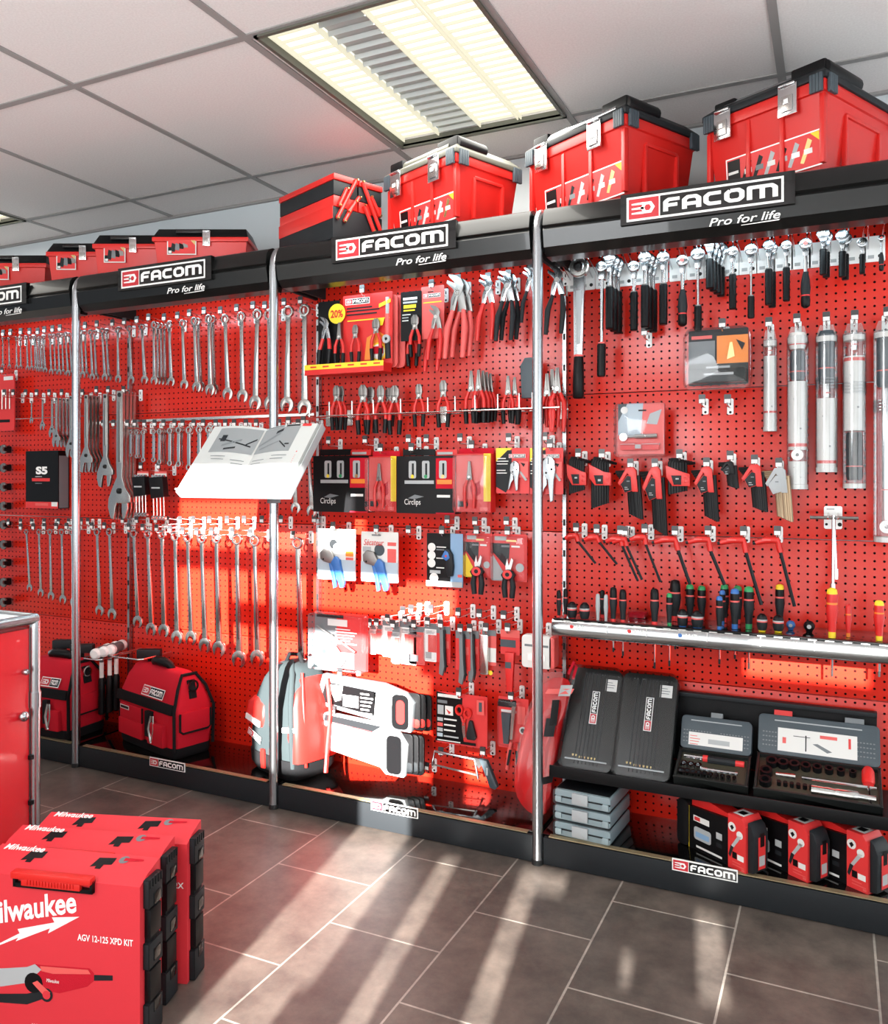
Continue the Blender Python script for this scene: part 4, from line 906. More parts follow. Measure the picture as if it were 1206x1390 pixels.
# ================================================================== pliers bay: hanging tools
def pliers_parts(t, kind, grip, grip2=None, spread=.16, thick=.05):
    """unit tool hanging by its head: origin at the joint, head up, handles down to z = -1"""
    g2 = grip2 or grip
    hs = 'dull_steel' if kind in ('grey', 'comb', 'nose', 'cut') else 'satin_steel'
    if kind in ('pump', 'grey'):                   # water pump pliers, beak bent over
        hs = 'ratchet_steel' if kind == 'pump' else 'dull_steel'
        m = MB(); m.prism([(-.1, -.28), (-.02, -.28), (.03, -.08), (.1, .0), (.13, .1), (.08, .2), (-.0, .26), (-.13, .29), (-.11, .24), (-.04, .17), (-.0, .1), (-.03, .02), (-.08, -.1)], -thick / 2, thick * .1, hs)
        m.prism([(.06, -.28), (.17, -.28), (.13, -.05), (.1, .02), (.05, .1), (-.05, .15), (-.15, .2), (-.16, .15), (-.06, .06), (.0, -.02)], -thick * .3, thick / 2, hs)
        m.prism([(-.06, -.2), (-.045, -.2), (.0, -.06), (-.015, -.06)], -thick / 2 - .003, -thick / 2, 'gasket')
        build(m, 'jaws', t, bevel=.01)
        a, b = (-.06, -.27), (.115, -.27); la = [a, (-.16, -.55), (-.2, -1.0)]; lb = [b, (.14, -.55), (.1, -1.0)]
    elif kind == 'nose':
        m = MB(); m.prism([(-.1, -.18), (-.02, -.14), (.0, .0), (-.005, .42), (-.035, .42), (-.07, .05), (-.08, -.02)], -thick / 2, thick / 2, hs); m.prism([(.1, -.18), (.02, -.14), (.0, .0), (.005, .42), (.035, .42), (.07, .05), (.08, -.02)], -thick / 2, thick / 2, hs); build(m, 'jaws', t, bevel=.008)
        la = [(-.07, -.14), (-.15, -.35), (-.16, -.6), (-.14, -1.0)]; lb = [(.07, -.14), (.15, -.35), (.16, -.6), (.14, -1.0)]
    else:
        w = .13 if kind == 'cut' else .11
        m = MB()
        for s in (-1, 1): m.prism([(s * .1, -.2), (s * .02, -.14), (0, 0), (s * .005, .3), (s * .05, .31), (s * w, .2), (s * w, .04), (s * .08, -.04)], -thick / 2, thick / 2, hs)
        m.quad(-.09, .02, .09, .035, -thick / 2 - .002, 'gasket'); build(m, 'jaws', t, bevel=.01)
        la = [(-.07, -.16), (-.15, -.38), (-.16, -.62), (-.13, -1.0)]; lb = [(.07, -.16), (.15, -.38), (.16, -.62), (.13, -1.0)]
    for L, g in ((la, grip), (lb, g2)):
        n = len(L); m = MB()
        if '+' in g:                                # red collar, black grip
            u, v = g.split('+'); cut = n - 2
            m.tube([(x, 0, z) for x, z in L[:cut + 1]], [.045] + [.056] * cut, u, 8); m.tube([(x, 0, z) for x, z in L[cut:]], [.066, .06], v, 10)
        else: m.tube([(x, 0, z) for x, z in L], [.035] + [.058] * (n - 2) + [.042], g, 8)
        build(m, 'grip', t, smooth=60)
    m = MB(); m.lathe([(.045, -thick * .66), (.05, -thick * .5), (.05, thick * .5)], 'dull_steel' if hs == 'ratchet_steel' else 'satin_steel', 12, (.02 if kind in ('pump', 'grey') else 0, 0, -.0 if kind in ('pump', 'grey') else -.05), 'y'); build(m, 'pivot', t)
    return t
def pliers_maker(kind, grip, grip2=None): return Maker(lambda: pliers_parts(thing('pliers', 'x', 'pliers'), kind, grip, grip2))
PUMP_B = pliers_maker('pump', 'charcoal'); PUMP_R = pliers_maker('grey', 'red_light'); PUMP_S = pliers_maker('pump', 'red_plastic')
COMB = pliers_maker('comb', 'red_plastic+black'); NOSE = pliers_maker('nose', 'red_plastic+black'); CUT = pliers_maker('cut', 'red_plastic+black'); SLIM = pliers_maker('nose', 'red_plastic'); PLAINR = pliers_maker('grey', 'red_box')
def put_pliers(mk, px, top, bot, y, label, group, up=.29, lean=0):
    m = P(px, (top + bot) / 2, y); s = (bot - top) * FWD.dot(m - CAM) / FPX / (1 + up)
    j = Vector((m.x, y, P(px, top, y).z - up * s)); mk.put(label, j, (0, R(lean), 0), s, group); return j, s
G1 = 'water pump pliers of the top row'
for mk, px, t0, t1, y, l in ((PUMP_R, 620, 371, 486, .2, 'large grey-headed water pump pliers with long red handles, front one'), (PUMP_R, 629, 376, 484, .225, 'large grey-headed water pump pliers with long red handles, behind the front one'),
        (PUMP_S, 661, 372, 462, .2, 'small chrome water pump pliers with thin red handles'), (PUMP_B, 687, 367, 462, .19, 'chrome water pump pliers with thick black handles beside the small red pair'),
        (PUMP_B, 694, 368, 461, .22, 'black-handled water pump pliers hanging behind the pair beside the small red pair'), (PUMP_B, 719, 362, 437, .2, 'smaller black-handled water pump pliers half hidden by the silver post'), (PUMP_B, 755, 359, 453, .2, 'black-handled water pump pliers hanging on the panel joint past the silver post')):
    j, s = put_pliers(mk, px, t0, t1, y, l, G1)
    HK = [620, 661, 687, 719, 755]
    if px in HK: hook(j.x + .02 * s, j.z + .12 * s, f'hook under the water pump pliers, {ORD[HK.index(px)]} from the carded packs', .1, 'hooks of the pliers top row')
G2 = 'pliers in the wire rack'
ROW = [(COMB, 457, 523, 584, .2, 'wide-headed cutters, first in the wire rack from the catalogue'), (COMB, 463, 524, 584, .225, 'wide-headed cutters behind the first in the wire rack'),
       (CUT, 493, 522, 590, .2, 'side cutters, second place in the wire rack from the catalogue'), (CUT, 503, 525, 588, .225, 'side cutters behind the second place in the wire rack'),
       (COMB, 517, 523, 588, .2, 'silver-headed pliers, third place in the wire rack from the catalogue'), (CUT, 528, 526, 579, .225, 'dark-headed cutters between third and fourth place in the wire rack'), (CUT, 536, 523, 590, .2, 'brownish-headed cutters, fourth place in the wire rack from the catalogue'),
       (COMB, 569, 521, 579, .2, 'small combination pliers, standing alone, fifth place in the wire rack'), (COMB, 602, 516, 580, .2, 'combination pliers, standing alone, sixth place in the wire rack'),
       (NOSE, 640, 503, 575, .2, 'shiny long-nosed pliers, first of the long-nosed cluster'), (NOSE, 650, 502, 574, .19, 'shiny long-nosed pliers, second of the long-nosed cluster'), (NOSE, 656, 503, 574, .215, 'shiny long-nosed pliers, third of the long-nosed cluster'), (NOSE, 661, 505, 573, .235, 'shiny long-nosed pliers, fourth of the long-nosed cluster'), (NOSE, 666, 507, 572, .25, 'shiny long-nosed pliers, fifth of the long-nosed cluster'),
       (NOSE, 690, 510, 575, .2, 'flat-nosed pliers, nearer the long-nosed cluster'), (NOSE, 699, 512, 574, .22, 'flat-nosed pliers, behind and farther from the long-nosed cluster'),
       (SLIM, 743, 507, 585, .2, 'red-handled slim pliers with green dot beyond the silver post'), (SLIM, 750, 501, 580, .22, 'red-handled slim pliers with yellow dot beyond the silver post'), (SLIM, 757, 499, 586, .2, 'red-handled slim pliers nearest the panel joint')]
for mk, px, t0, t1, y, l in ROW:
    j, s = put_pliers(mk, px, t0, t1, y, l, G2, .42 if mk in (NOSE, SLIM) else .31)
a = P(718, 486, .2); b = P(718, 574, .2); s = a.z - b.z
t = thing('crimping_tool', 'dark grey crimping tool with red and black handle, half hidden by the silver post', 'crimping tool', a)
m = MB(); m.prism([(-.12 * s, -.12 * s), (-.05 * s, 0), (.1 * s, 0), (.14 * s, -.1 * s), (.11 * s, -.62 * s), (-.1 * s, -.62 * s)], -.012, .012, 'slate'); build(m, 'head', t, bevel=.003)
for q in (-.14, .16): m = MB(); m.tube([(q * s, 0, -.6 * s), (q * 1.3 * s, 0, -.75 * s)], .009, 'red_plastic', 8); m.tube([(q * 1.3 * s, 0, -.75 * s), (q * 1.3 * s, 0, -1.02 * s)], .009, 'black', 8); build(m, 'grip', t)
# wire rack with dividers
pl = P(432, 566, .17); pr = P(760, 552, .17); z = (pl.z + pr.z) / 2
t = thing('wire_rack', 'chrome wire rack with upright divider pins holding the pliers', 'wire rack', (pl.x, .17, z))
m = MB(); m.tube([(0, 0, 0), (pr.x - pl.x, 0, 0)], .0028, 'wire', 6); build(m, 'rail', t); m = MB(); m.tube([(0, .1, .0), (pr.x - pl.x, .1, .0)], .0028, 'wire', 6); build(m, 'rail', t)
for px in (420, 447, 478, 507, 544, 581, 618, 645, 676, 705, 723):
    d = P(px, 555, .17).x - pl.x; m = MB(); m.tube([(d, .125, 0), (d, 0, 0), (d, 0, .052)], .0028, 'wire', 6); build(m, 'divider', t)
for px in (441, 467, 595, 760): d = P(px, 550, .26).x - pl.x; m = MB(); m.rbox((d, .126, .0), (.035, .003, .06), .003, 'satin_steel'); build(m, 'bracket', t, 'steel bracket', bevel=.0006)

# ------------------------------------------------------------------ carded packs
def pack(name, label, cat, px, y, fn, group=None, hk=True, dpt=.0):
    x, z, w, h = box_on(*px, y)
    t = thing(name, label, cat, (x, y, z), group=group); fn(t, w, h)
    if hk: hook(x + (0 if hk is True else hk), z - .008, 'hook holding the ' + ' '.join(label.replace(',', '').split()[:13]), max(.04, PEG_Y - y + .03), 'hooks of the carded packs')
    return t
def card(t, w, h, base, prints=(), d=.003, r=.004, name='card', z=0, lab=None):
    m = MB(); m.rbox((0, 0, -h / 2 + z), (w, d, h), min(r, w * .3), base)
    for k, p in enumerate(prints):
        e = -d / 2 - .0006 * (k + 1)
        if p[0] == 't': m.text(p[1], (p[2] - .5) * w, -p[3] * h + z, p[4] * h, e, p[5], w=p[6] * w if len(p) > 6 else None, bold=.02)
        elif p[0] == 'l': m.lines((p[1] - .5) * w, -p[2] * h + z, p[3] * w, p[4], p[5] * h, p[6] * h, e, p[7])
        elif p[0] == 'c': m.disc((p[1] - .5) * w, -p[2] * h + z, p[3] * w, e, p[4], 18)
        elif p[0] == 'p': m.poly([((a - .5) * w, -b * h + z) for a, b in p[1]], e, p[2])
        elif p[0] == 'logo': logo(m, (p[1] - .5) * w, -p[2] * h + z, p[3] * w, p[3] * w / 4.6, e, .0004)
        else: m.quad((p[0] - .5) * w, -p[3] * h + z, (p[2] - .5) * w, -p[1] * h + z, e, p[4])
    return build(m, name, t, lab)
def shell(t, x0, z0, x1, z1, d, mt='clear', r=.01, y=0):
    m = MB(); m.rbox(((x0 + x1) / 2, y - d / 2, (z0 + z1) / 2), (abs(x1 - x0), d, abs(z1 - z0)), min(r, abs(x1 - x0) * .3), mt); build(m, 'blister', t, 'clear plastic blister', bevel=min(.004, d * .3))
def mini(t, kind, grip, x, z, s, y, lean=0, nm='pliers'):
    """pliers fixed to a card: one part with sub-parts"""
    h = link(bpy.data.objects.new(nm, None), t); h.location = (x, y, z); h.scale = (s, s, s); h.rotation_euler = (0, R(lean), 0); pliers_parts(h, kind, grip); return h
def promo(t, w, h):
    card(t, w * .62, h, 'red_box', [('logo', .05, .13, .5), (.08, .17, .6, .19, 'charcoal'), (.08, .21, .75, .23, 'charcoal'), (.08, .26, .7, .28, 'charcoal'), (.1, .345, .95, .36, 'yellow'), ('p', [(.45, .9), (.5, .6), (.72, .52), (.9, .6), (.97, .9)], 'orange'), ('c', .73, .8, .16, 'yellow'), ('c', .73, .8, .13, 'paper'), ('p', [(.68, .35), (.86, .35), (.82, .45), (.72, .45)], 'yellow'), ('p', [(.75, .16), (.98, .1), (.98, .15), (.75, .21)], 'yellow'), (.62, .73, .84, .83, 'red_fabric')]).location.x = w * .2
    card(t, w * .28, h, 'black', [('c', .2, .5, .02, 'white')], name='card', lab='black card').location = (-w * .3, .002, -.012)
    m = MB(); m.box((0, -.03, -h * 1.03), (w, .06, h * .12), 'red_box'); m.quad(-w / 2, -h * 1.02, w / 2, -h * .95, -.061, 'yellow')
    for i in range(6): m.quad(-w * .42 + i * w * .16, -h * .995, -w * .34 + i * w * .16, -h * .975, -.062, 'red_box')
    build(m, 'price_ledge', t, 'red ledge with yellow strip')
    m = MB(); m.disc(-w * .17, -h * .24, w * .11, -.012, 'yellow', 24); m.text('20%', -w * .17, -h * .29, h * .1, -.0126, 'red_box', align='c', bold=.03, w=w * .16); build(m, 'offer_sticker', t, 'round yellow offer sticker')
    for k, g, x, z0, z1, up in (('pump', 'red_plastic+black', -.31, .27, .97, .29), ('nose', 'red_plastic+black', -.125, .37, .96, .42), ('comb', 'red_plastic+black', .08, .42, .94, .31), ('cut', 'red_plastic+black', .34, .36, .93, .31)):
        s = (z1 - z0) * h / (1 + up); mini(t, k, g, x * w, -z0 * h - up * s, s, -.02)
    m = MB(); m.tube([(w * .45, -.0, -.02), (w * .45, -.0, -h * .3)], .008, 'paper_grey', 8); m.tube([(w * .45, -.0, -h * .3), (w * .45, -.0, -h * .6)], .01, 'red_light', 8); m.tube([(w * .45, -.0, -h * .6), (w * .46, -.0, -h * .9)], .012, 'charcoal', 8); m.ring((w * .45, -h * .64), .016, .006, -.014, -.006, 'paper_grey', 14); build(m, 'knife', t, 'cutter knife on the card')
    for q in range(2): m = MB(); m.rbox((w * .47 + q * .02, .02 + q * .02, -h * .52), (.05, .006, h * .98), .018, 'red_light'); build(m, 'spare_pack', t, 'edge of the pack behind')
pack('tool_set_pack', 'large red carded pliers set with yellow 20% sticker and four pliers', 'carded tool set', (426, 401, 532, 500), .2, promo, hk=.06)
def duo(t, w, h):
    card(t, w * .5, h * .95, 'black', [(.12, .12, .8, .17, 'paper'), (.12, .2, .8, .24, 'paper_grey'), (.15, .27, .75, .34, 'yellow'), (.15, .37, .7, .4, 'yellow'), (.1, .46, .5, .48, 'paper'), (.1, .52, .4, .54, 'paper_grey'), (.1, .58, .4, .6, 'paper')], lab='black card').location.x = -w * .26
    card(t, w * .54, h, 'red_light', [('logo', .1, .22, .75), (.1, .3, .9, .32, 'yellow'), (.3, .1, .55, .12, 'black')]).location = (w * .24, .004, .012)
    mini(t, 'cut', 'red_plastic+black', -w * .12, -h * .66, .115, -.016); mini(t, 'grey', 'red_box', w * .36, -h * .55, .15, -.016)
pack('tool_set_pack', 'smaller black and red carded pliers pack beside the 20% pack', 'carded tool set', (545, 394, 602, 465), .2, duo, hk=.05)
put_pliers(PLAINR, 588, 424, 504, .225, 'red-handled grey pliers hanging behind the smaller carded pliers pack', G1)
put_pliers(COMB, 560, 440, 497, .225, 'black-handled cutters hanging behind the smaller carded pliers pack', G1)
# circlip boxes
def circ(t, w, h):
    m = MB(); m.box((0, .012, -h / 2 - h * .04), (w, .05, h * .92), 'black'); f = -.0136
    m.quad(w * .18, -h, w * .5, -h * .12, f, 'red_fabric'); m.quad(w * .18, -h * .98, w * .49, -h * .6, f - .0004, 'black')
    for x in (-.22, .01, .3): m.add([(x * w + a * .8, f - .0008, -h * .3 + b) for a, b in rrect(0, 0, w * .16, h * .28, w * .03)], [list(range(20))], 'paper_grey'); m.quad(x * w - .002, -h * .4, x * w + .006, -h * .2, f - .0012, 'charcoal'); m.disc(x * w, -h * .41, w * .03, f - .0014, ('yellow', 'green', 'gold')[0 if x < -.1 else 1 if x < .2 else 2], 8)
    m.box((-.1 * w, f - .002, -h * .5), (w * .5, .003, h * .055), 'light_grey'); m.quad(w * .2, -h * .53, w * .45, -h * .46, f - .0006, 'orange')
    m.text('Circlips', -w * .36, -h * .86, h * .09, f - .0006, 'paper', w=w * .28); m.quad(w * .2, -h * .74, w * .42, -h * .7, f - .0006, 'paper'); m.poly([(-w * .3, -h * .76), (-w * .18, -h * .7), (-w * .02, -h * .73), (-w * .18, -h * .77)], f - .0006, 'grey')
    build(m, 'box_body', t); m = MB(); m.box((-w * .18, .02, -h * .02), (w * .56, .004, h * .1), 'black'); m.box((w * .3, .02, -h * .03), (w * .35, .004, h * .1), 'red_box'); m.quad(w * .14, -h * .06, w * .4, -h * .02, .0175, 'paper_grey'); build(m, 'hanger', t, 'hanging flap')
pack('circlip_box', 'black windowed circlip box next to the catalogue', 'boxed tool', (428, 612, 502, 695), .2, circ, 'black windowed circlip boxes', hk=.0)
pack('circlip_box', 'black windowed circlip box between the two red plier boxes', 'boxed tool', (541, 612, 620, 697), .2, circ, 'black windowed circlip boxes', hk=-.05)
def redbox(t, w, h):
    m = MB(); m.box((0, .012, -h * .54), (w, .045, h * .92), 'red_box'); f = -.0106
    m.quad(w * .3, -h * .83, w * .5, -h * .08, f - .0004, 'yellow'); m.quad(-w * .48, -h * .8, w * .3, -h * .1, f - .0003, 'red_light'); m.poly([(-w * .45, -h * .83), (-w * .18, -h * .83), (-w * .14, -h * .88), (-w * .18, -h * .92), (-w * .45, -h * .92)], f - .0006, 'charcoal'); m.quad(w * .2, -h * .98, w * .42, -h * .92, f - .0006, 'red_light'); m.poly([(-w * .1, -h * .6), (w * .2, -h * .5), (w * .22, -h * .7), (w * .0, -h * .8)], f - .0005, 'red_fabric')
    build(m, 'box_body', t); m = MB(); m.box((0, .02, -h * .04), (w, .004, h * .1), 'red_fabric'); build(m, 'hanger', t); mini(t, 'nose', 'red_plastic', -w * .08, -h * .42, h * .52, -.02)
    shell(t, -w / 2, -h, w / 2, -h * .1, .03, y=-.012)
pack('pliers_box', 'red box with circlip pliers between the two black windowed boxes', 'boxed tool', (503, 613, 540, 694), .2, redbox, 'red boxed circlip pliers')
pack('pliers_box', 'red box with circlip pliers on the side towards the silver post', 'boxed tool', (621, 609, 668, 695), .2, redbox, 'red boxed circlip pliers')
def lock_card(t, w, h):
    card(t, w, h, 'red_card', [('p', [(0, 0), (.5, 0), (.0, .3)], 'yellow'), ('p', [(0, .3), (.35, .05), (.48, .05), (.48, .75), (.3, .98), (0, .85)], 'charcoal'), (.03, .22, .3, .24, 'paper'), (.03, .28, .38, .3, 'paper'), (.03, .34, .36, .36, 'paper'), (.03, .48, .3, .5, 'paper'), (.03, .54, .34, .56, 'paper'), ('logo', .4, .22, .5), (.7, .3, .98, .65, 'red_light'), ('p', [(.75, .32), (.9, .35), (.85, .42)], 'black'), ('p', [(.76, .5), (.96, .7), (.9, .72), (.74, .55)], 'paper_grey')])
    k = link(bpy.data.objects.new('locking_pliers', None), t); k.location = (w * .1, -.012, -h * .5)
    m = MB(); m.prism([(-.016, -.0), (-.014, .022), (-.004, .034), (.006, .033), (.016, .022), (.018, .0), (.014, -.02), (.012, -.066), (.004, -.07), (-.002, -.02), (-.01, -.012)], -.006, .006, 'ratchet_steel'); m.quad(-.002, .015, .001, .03, -.0065, 'gasket'); m.disc(.008, .004, .003, -.0066, 'gasket', 8); m.disc(-.006, -.004, .0025, -.0066, 'gasket', 8); build(m, 'fixed_handle', k, bevel=.002)
    m = MB(); m.prism([(-.016, .01), (-.008, .012), (-.004, -.03), (-.012, -.04), (-.02, -.066), (-.024, -.064), (-.018, -.03), (-.014, -.01)], -.004, .004, 'ratchet_steel'); build(m, 'lever', k, bevel=.001)
    k.scale = (1, 1, 1) if h < .2 else (1.3, 1, 1.3)
pack('carded_locking_pliers', 'carded locking pliers on the side of the circlip boxes', 'carded tool', (674, 608, 719, 670), .22, lock_card, 'carded locking pliers', hk=.0)
t = pack('carded_locking_pliers', 'carded locking pliers half hidden behind the silver post', 'carded tool', (720, 608, 765, 671), .22, lock_card, 'carded locking pliers', hk=.02)
for ch in t.children:
    if ch.name.startswith('locking'): ch.scale = (1.35, 1, 1.5); ch.location.x = .012
# pipe cutters
def cutter_card(t, w, h, other):
    card(t, w, h, 'paper', [('c', .42, .3, .11, 'charcoal') if not other else ('c', .5, .36, .14, 'slate'), (.72, .2, .95, .27, 'red_light') if other else (.75, .55, .95, .6, 'red_light'), (.72, .33, .95, .63, 'red_light') if other else (.75, .43, .95, .53, 'orange'), ('c', .52, .37, .1, 'paper_grey') if not other else (.05, .3, .28, .4, 'paper_grey'), (.0, .6, 1, .95, 'pale_blue'), (.3, .05, .55, .08, 'grey')])
    if other: m = MB(); m.text('Sécateur', -w * .42, -h * .27, h * .12, -.0052, 'red_card', w=w * .55, shear=.3); build(m, 'script_print', t)
    k = link(bpy.data.objects.new('pipe_cutter', None), t); k.location = (-w * .1, -.012, -h * .62)
    m = MB(); m.prism([(-.046, .03), (-.03, .046), (.0, .04), (.016, .012), (.004, -.01), (-.03, -.004), (-.044, .006)], -.008, .006, 'dull_steel'); m.disc(-.03, .005, .004, -.0085, 'gasket', 8); build(m, 'blade_head', k, bevel=.002)
    m = MB(); m.prism([(.0, -.005), (.02, .018), (.04, .004), (.044, -.02), (.062, -.08), (.058, -.098), (.042, -.1), (.028, -.06), (.014, -.03)], -.008, .008, 'blue'); build(m, 'handle', k, 'blue handle', bevel=.003)
    m = MB(); m.prism([(-.01, -.006), (.004, -.008), (.016, -.04), (.026, -.098), (.012, -.104), (.004, -.06)], -.005, .008, 'blue'); build(m, 'lower_handle', k, bevel=.003)
pack('carded_pipe_cutter', 'white carded pipe cutter with blue handles next to the slotted upright', 'carded tool', (432, 718, 483, 787), .21, lambda t, w, h: cutter_card(t, w, h, 0), 'carded blue pipe cutters')
pack('carded_pipe_cutter', 'white carded pipe cutter with red script and three red panels', 'carded tool', (491, 722, 541, 790), .21, lambda t, w, h: cutter_card(t, w, h, 1), 'carded blue pipe cutters')
def knife_card(t, w, h):
    card(t, w, h, 'black', [(.66, 0, 1, 1, 'blue_tint'), ('c', .14, .27, .11, 'paper'), ('c', .14, .42, .11, 'paper'), ('c', .14, .57, .11, 'paper'), (.28, .25, .55, .27, 'paper'), (.28, .3, .5, .32, 'grey'), (.28, .46, .55, .48, 'paper'), (.28, .64, .5, .66, 'paper'), (.1, .7, .4, .76, 'paper_grey'), ('c', .22, .84, .12, 'paper'), (0, .9, .63, 1, 'paper'), (.63, .9, 1, 1, 'paper_grey'), (.88, .76, 1, .81, 'red_light')])
    k = link(bpy.data.objects.new('stripping_tool', None), t); k.location = (w * .1, -.01, -h * .5)
    m = MB(); m.prism([(-.006, .042), (.01, .04), (.022, .02), (.026, -.02), (.022, -.055), (.004, -.058), (-.004, -.03), (-.002, 0), (-.01, .02)], -.01, .006, 'charcoal'); build(m, 'grip', k, bevel=.003)
    m = MB(); m.prism([(-.018, .012), (-.004, .036), (.008, .03), (.014, .01), (.002, -.002)], -.013, 0, 'blue'); m.disc(.0, .016, .004, -.0136, 'red_card', 8); build(m, 'lever', k, 'blue lever', bevel=.002)
pack('carded_stripping_tool', 'black and blue card with a cable stripping tool and round pictures', 'carded tool', (580, 724, 629, 796), .23, knife_card)
def snip(t, w, h, top):
    card(t, w, h, 'red_card', [('p', [(0, .2), (.5, .2), (.45, .75), (0, .4)], 'charcoal'), ('p', [(0, .45), (.3, .8), (.3, 1), (0, 1)], top), (.05, .05, .4, .14, 'paper_grey'), (.25, .24, .5, .28, 'grey'), (.55, .24, .8, .28, 'paper'), ('c', .8, .7, .12, 'paper_grey'), (.4, .12, .7, .16, 'gold')])
    shell(t, -w * .5, -h * .98, w * .5, -h * .04, .03)
    k = link(bpy.data.objects.new('sheet_shears', None), t); k.location = (w * .0, -.02, -h * .85)
    m = MB(); m.prism([(-.006, 0), (-.008, .03), (-.002, .055), (.004, .03), (.014, .058), (.02, .05), (.012, .02), (.01, 0)], -.004, .004, 'satin_steel'); build(m, 'blades', k)
    m = MB(); m.prism([(-.022, -.0), (-.012, .014), (.016, .014), (.026, 0), (.02, -.012), (-.016, -.012)], -.012, .008, 'charcoal'); m.ring((.002, .002), .017, .006, -.0135, -.011, 'red_card', 14, 1.1); build(m, 'joint', k, 'red and black joint', bevel=.002)
    for q in (-1, 1): m = MB(); m.tube([(q * .012 + .002, 0, -.008), (q * .016 + .002, 0, -.04), (q * .012 + .002, 0, -.078)], [.008, .0105, .009], 'charcoal', 10); build(m, 'handle', k, smooth=60)
pack('carded_shears', 'blister card of black-handled shears with yellow corner', 'carded tool', (633, 724, 669, 784), .22, lambda t, w, h: snip(t, w, h, 'yellow'), 'carded sheet metal shears')
pack('carded_shears', 'blister card of black-handled shears with grey corner, closest to the silver post', 'carded tool', (670, 725, 716, 789), .22, lambda t, w, h: snip(t, w, h, 'paper_grey'), 'carded sheet metal shears')
# blister row
def bigbox(t, w, h):
    card(t, w, h, 'red_card', [(0, 0, .42, 1, 'grey'), (.25, .12, .62, .24, 'paper'), (.04, .02, .55, .1, 'charcoal'), (.1, .7, .75, .98, 'paper_grey'), ('l', .4, .28, .4, 6, .05, .02, 'paper')])
    m = MB(); m.tube([(-w * .42, -.016, -h * .25), (w * .3, -.016, -h * .66)], .0045, 'dull_steel', 8); m.tube([(-w * .15, -.016, -h * .4), (-w * .12, -.016, -h * .42)], .008, 'satin_steel', 8); build(m, 'rod', t, 'dark steel rod')
    m = MB(); m.prism([(-w * .42, -h * .78), (-w * .34, -h * .52), (-w * .24, -h * .46), (-w * .05, -h * .6), (w * .12, -h * .82), (w * .05, -h * .94), (-w * .2, -h * .86)], -.03, -.01, 'light_grey'); m.disc(-w * .24, -h * .68, .009, -.0305, 'slate', 12); build(m, 'tool_body', t, 'grey tool body', bevel=.003)
    shell(t, -w * .5, -h, w * .5, 0, .05)
pack('blister_pack', 'large clear blister pack with a grey tool and rod, above the saws', 'blister pack', (428, 832, 500, 908), .19, bigbox, hk=.0)
BL = [((502, 848, 511, 888), 'paper', 'narrow white blister pack, first after the large clear pack'), ((512, 848, 520, 888), 'red_light', 'narrow red blister pack, second after the large clear pack'), ((520, 842, 542, 892), 'white', 'white blister pack with clear window, third after the large clear pack'), ((533, 850, 543, 901), 'paper_grey', 'slim grey bladed blister, fourth after the large clear pack'), ((543, 843, 566, 902), 'white', 'white and orange blister pack, fifth after the large clear pack'), ((556, 850, 577, 902), 'red_light', 'pinkish blister pack behind the fifth after the large clear pack'), ((577, 846, 593, 898), 'white', 'white and red blister pack just before the hanging knives')]
for px, mt, l in BL:
    def bl(t, w, h, mt=mt):
        card(t, w, h, mt, [(0, 0, 1, .15, 'grey'), (.3, .3, 1, .75, 'red_light'), (.1, .75, .6, .92, 'paper_grey'), ('l', .15, .2, .7, 3, .03, .012, 'grey')]); shell(t, -w * .46, -h * .95, w * .46, -h * .18, .016, r=.004)
    pack('blister_pack', l, 'blister pack', px, .22 if mt != 'paper_grey' else .2, bl, 'small blister packs above the saws', hk=True)
def kn(t, w, h):
    card(t, w * .9, h * .75, 'red_card', [(0, 0, 1, .2, 'grey'), (.3, .4, .9, .6, 'red_light')])
    m = MB(); m.prism([(-.008, 0), (.006, 0), (.008, -h * .5), (.012, -h * .8), (.004, -h), (-.01, -h * .96), (-.006, -h * .6)], -.02, -.008, 'grey'); build(m, 'knife_body', t, bevel=.003)
    m = MB(); m.prism([(.006, -.01), (.012, -.01), (.015, -h * .55), (.018, -h * .8), (.012, -h * .95), (.008, -h * .5)], -.018, -.009, 'charcoal'); build(m, 'knife_grip', t, 'black grip', bevel=.002)
for px, y, l in (((592, 850, 613, 916), .22, 'folding knife on card, first of the hanging knives'), ((618, 856, 640, 928), .2, 'folding knife on card, second of the hanging knives, in front'), ((632, 856, 652, 926), .22, 'folding knife on card, third of the hanging knives')): pack('carded_knife', l, 'carded knife', px, y, kn, 'hanging carded knives')
def sv(t, w, h):
    card(t, w, h * .8, 'red_light', [(.1, 0, 1, .16, 'grey'), (.5, .5, 1, .9, 'paper')]); m = MB(); m.rbox((-w * .15, -.014, -h * .54), (w * .55, .016, h * .9), .006, 'satin_steel'); build(m, 'tool_body', t, 'silver body', bevel=.003)
    m = MB(); m.disc(w * .2, -h * .95, .008, -.01, 'yellow', 10); build(m, 'sticker', t)
pack('carded_cutter', 'silver retractable cutter on a red card beside the knives', 'carded tool', (653, 855, 674, 915), .2, sv)
def rs(t, w, h):
    card(t, w, h * .4, 'red_card', [(0, .0, 1, .3, 'red_light'), (0, .4, .8, .7, 'slate')]); m = MB(); m.prism([(-w * .2, -h * .35), (w * .3, -h * .35), (w * .2, -h * .98), (-w * .1, -h * .98)], -.02, -.004, 'red_box'); m.quad(-w * .15, -h * .6, w * .15, -h * .5, -.021, 'slate'); build(m, 'sheath', t, 'red sheath', bevel=.003)
pack('carded_saw', 'long red sheathed blade on a card, closest to the silver post', 'carded tool', (680, 855, 706, 939), .2, rs)
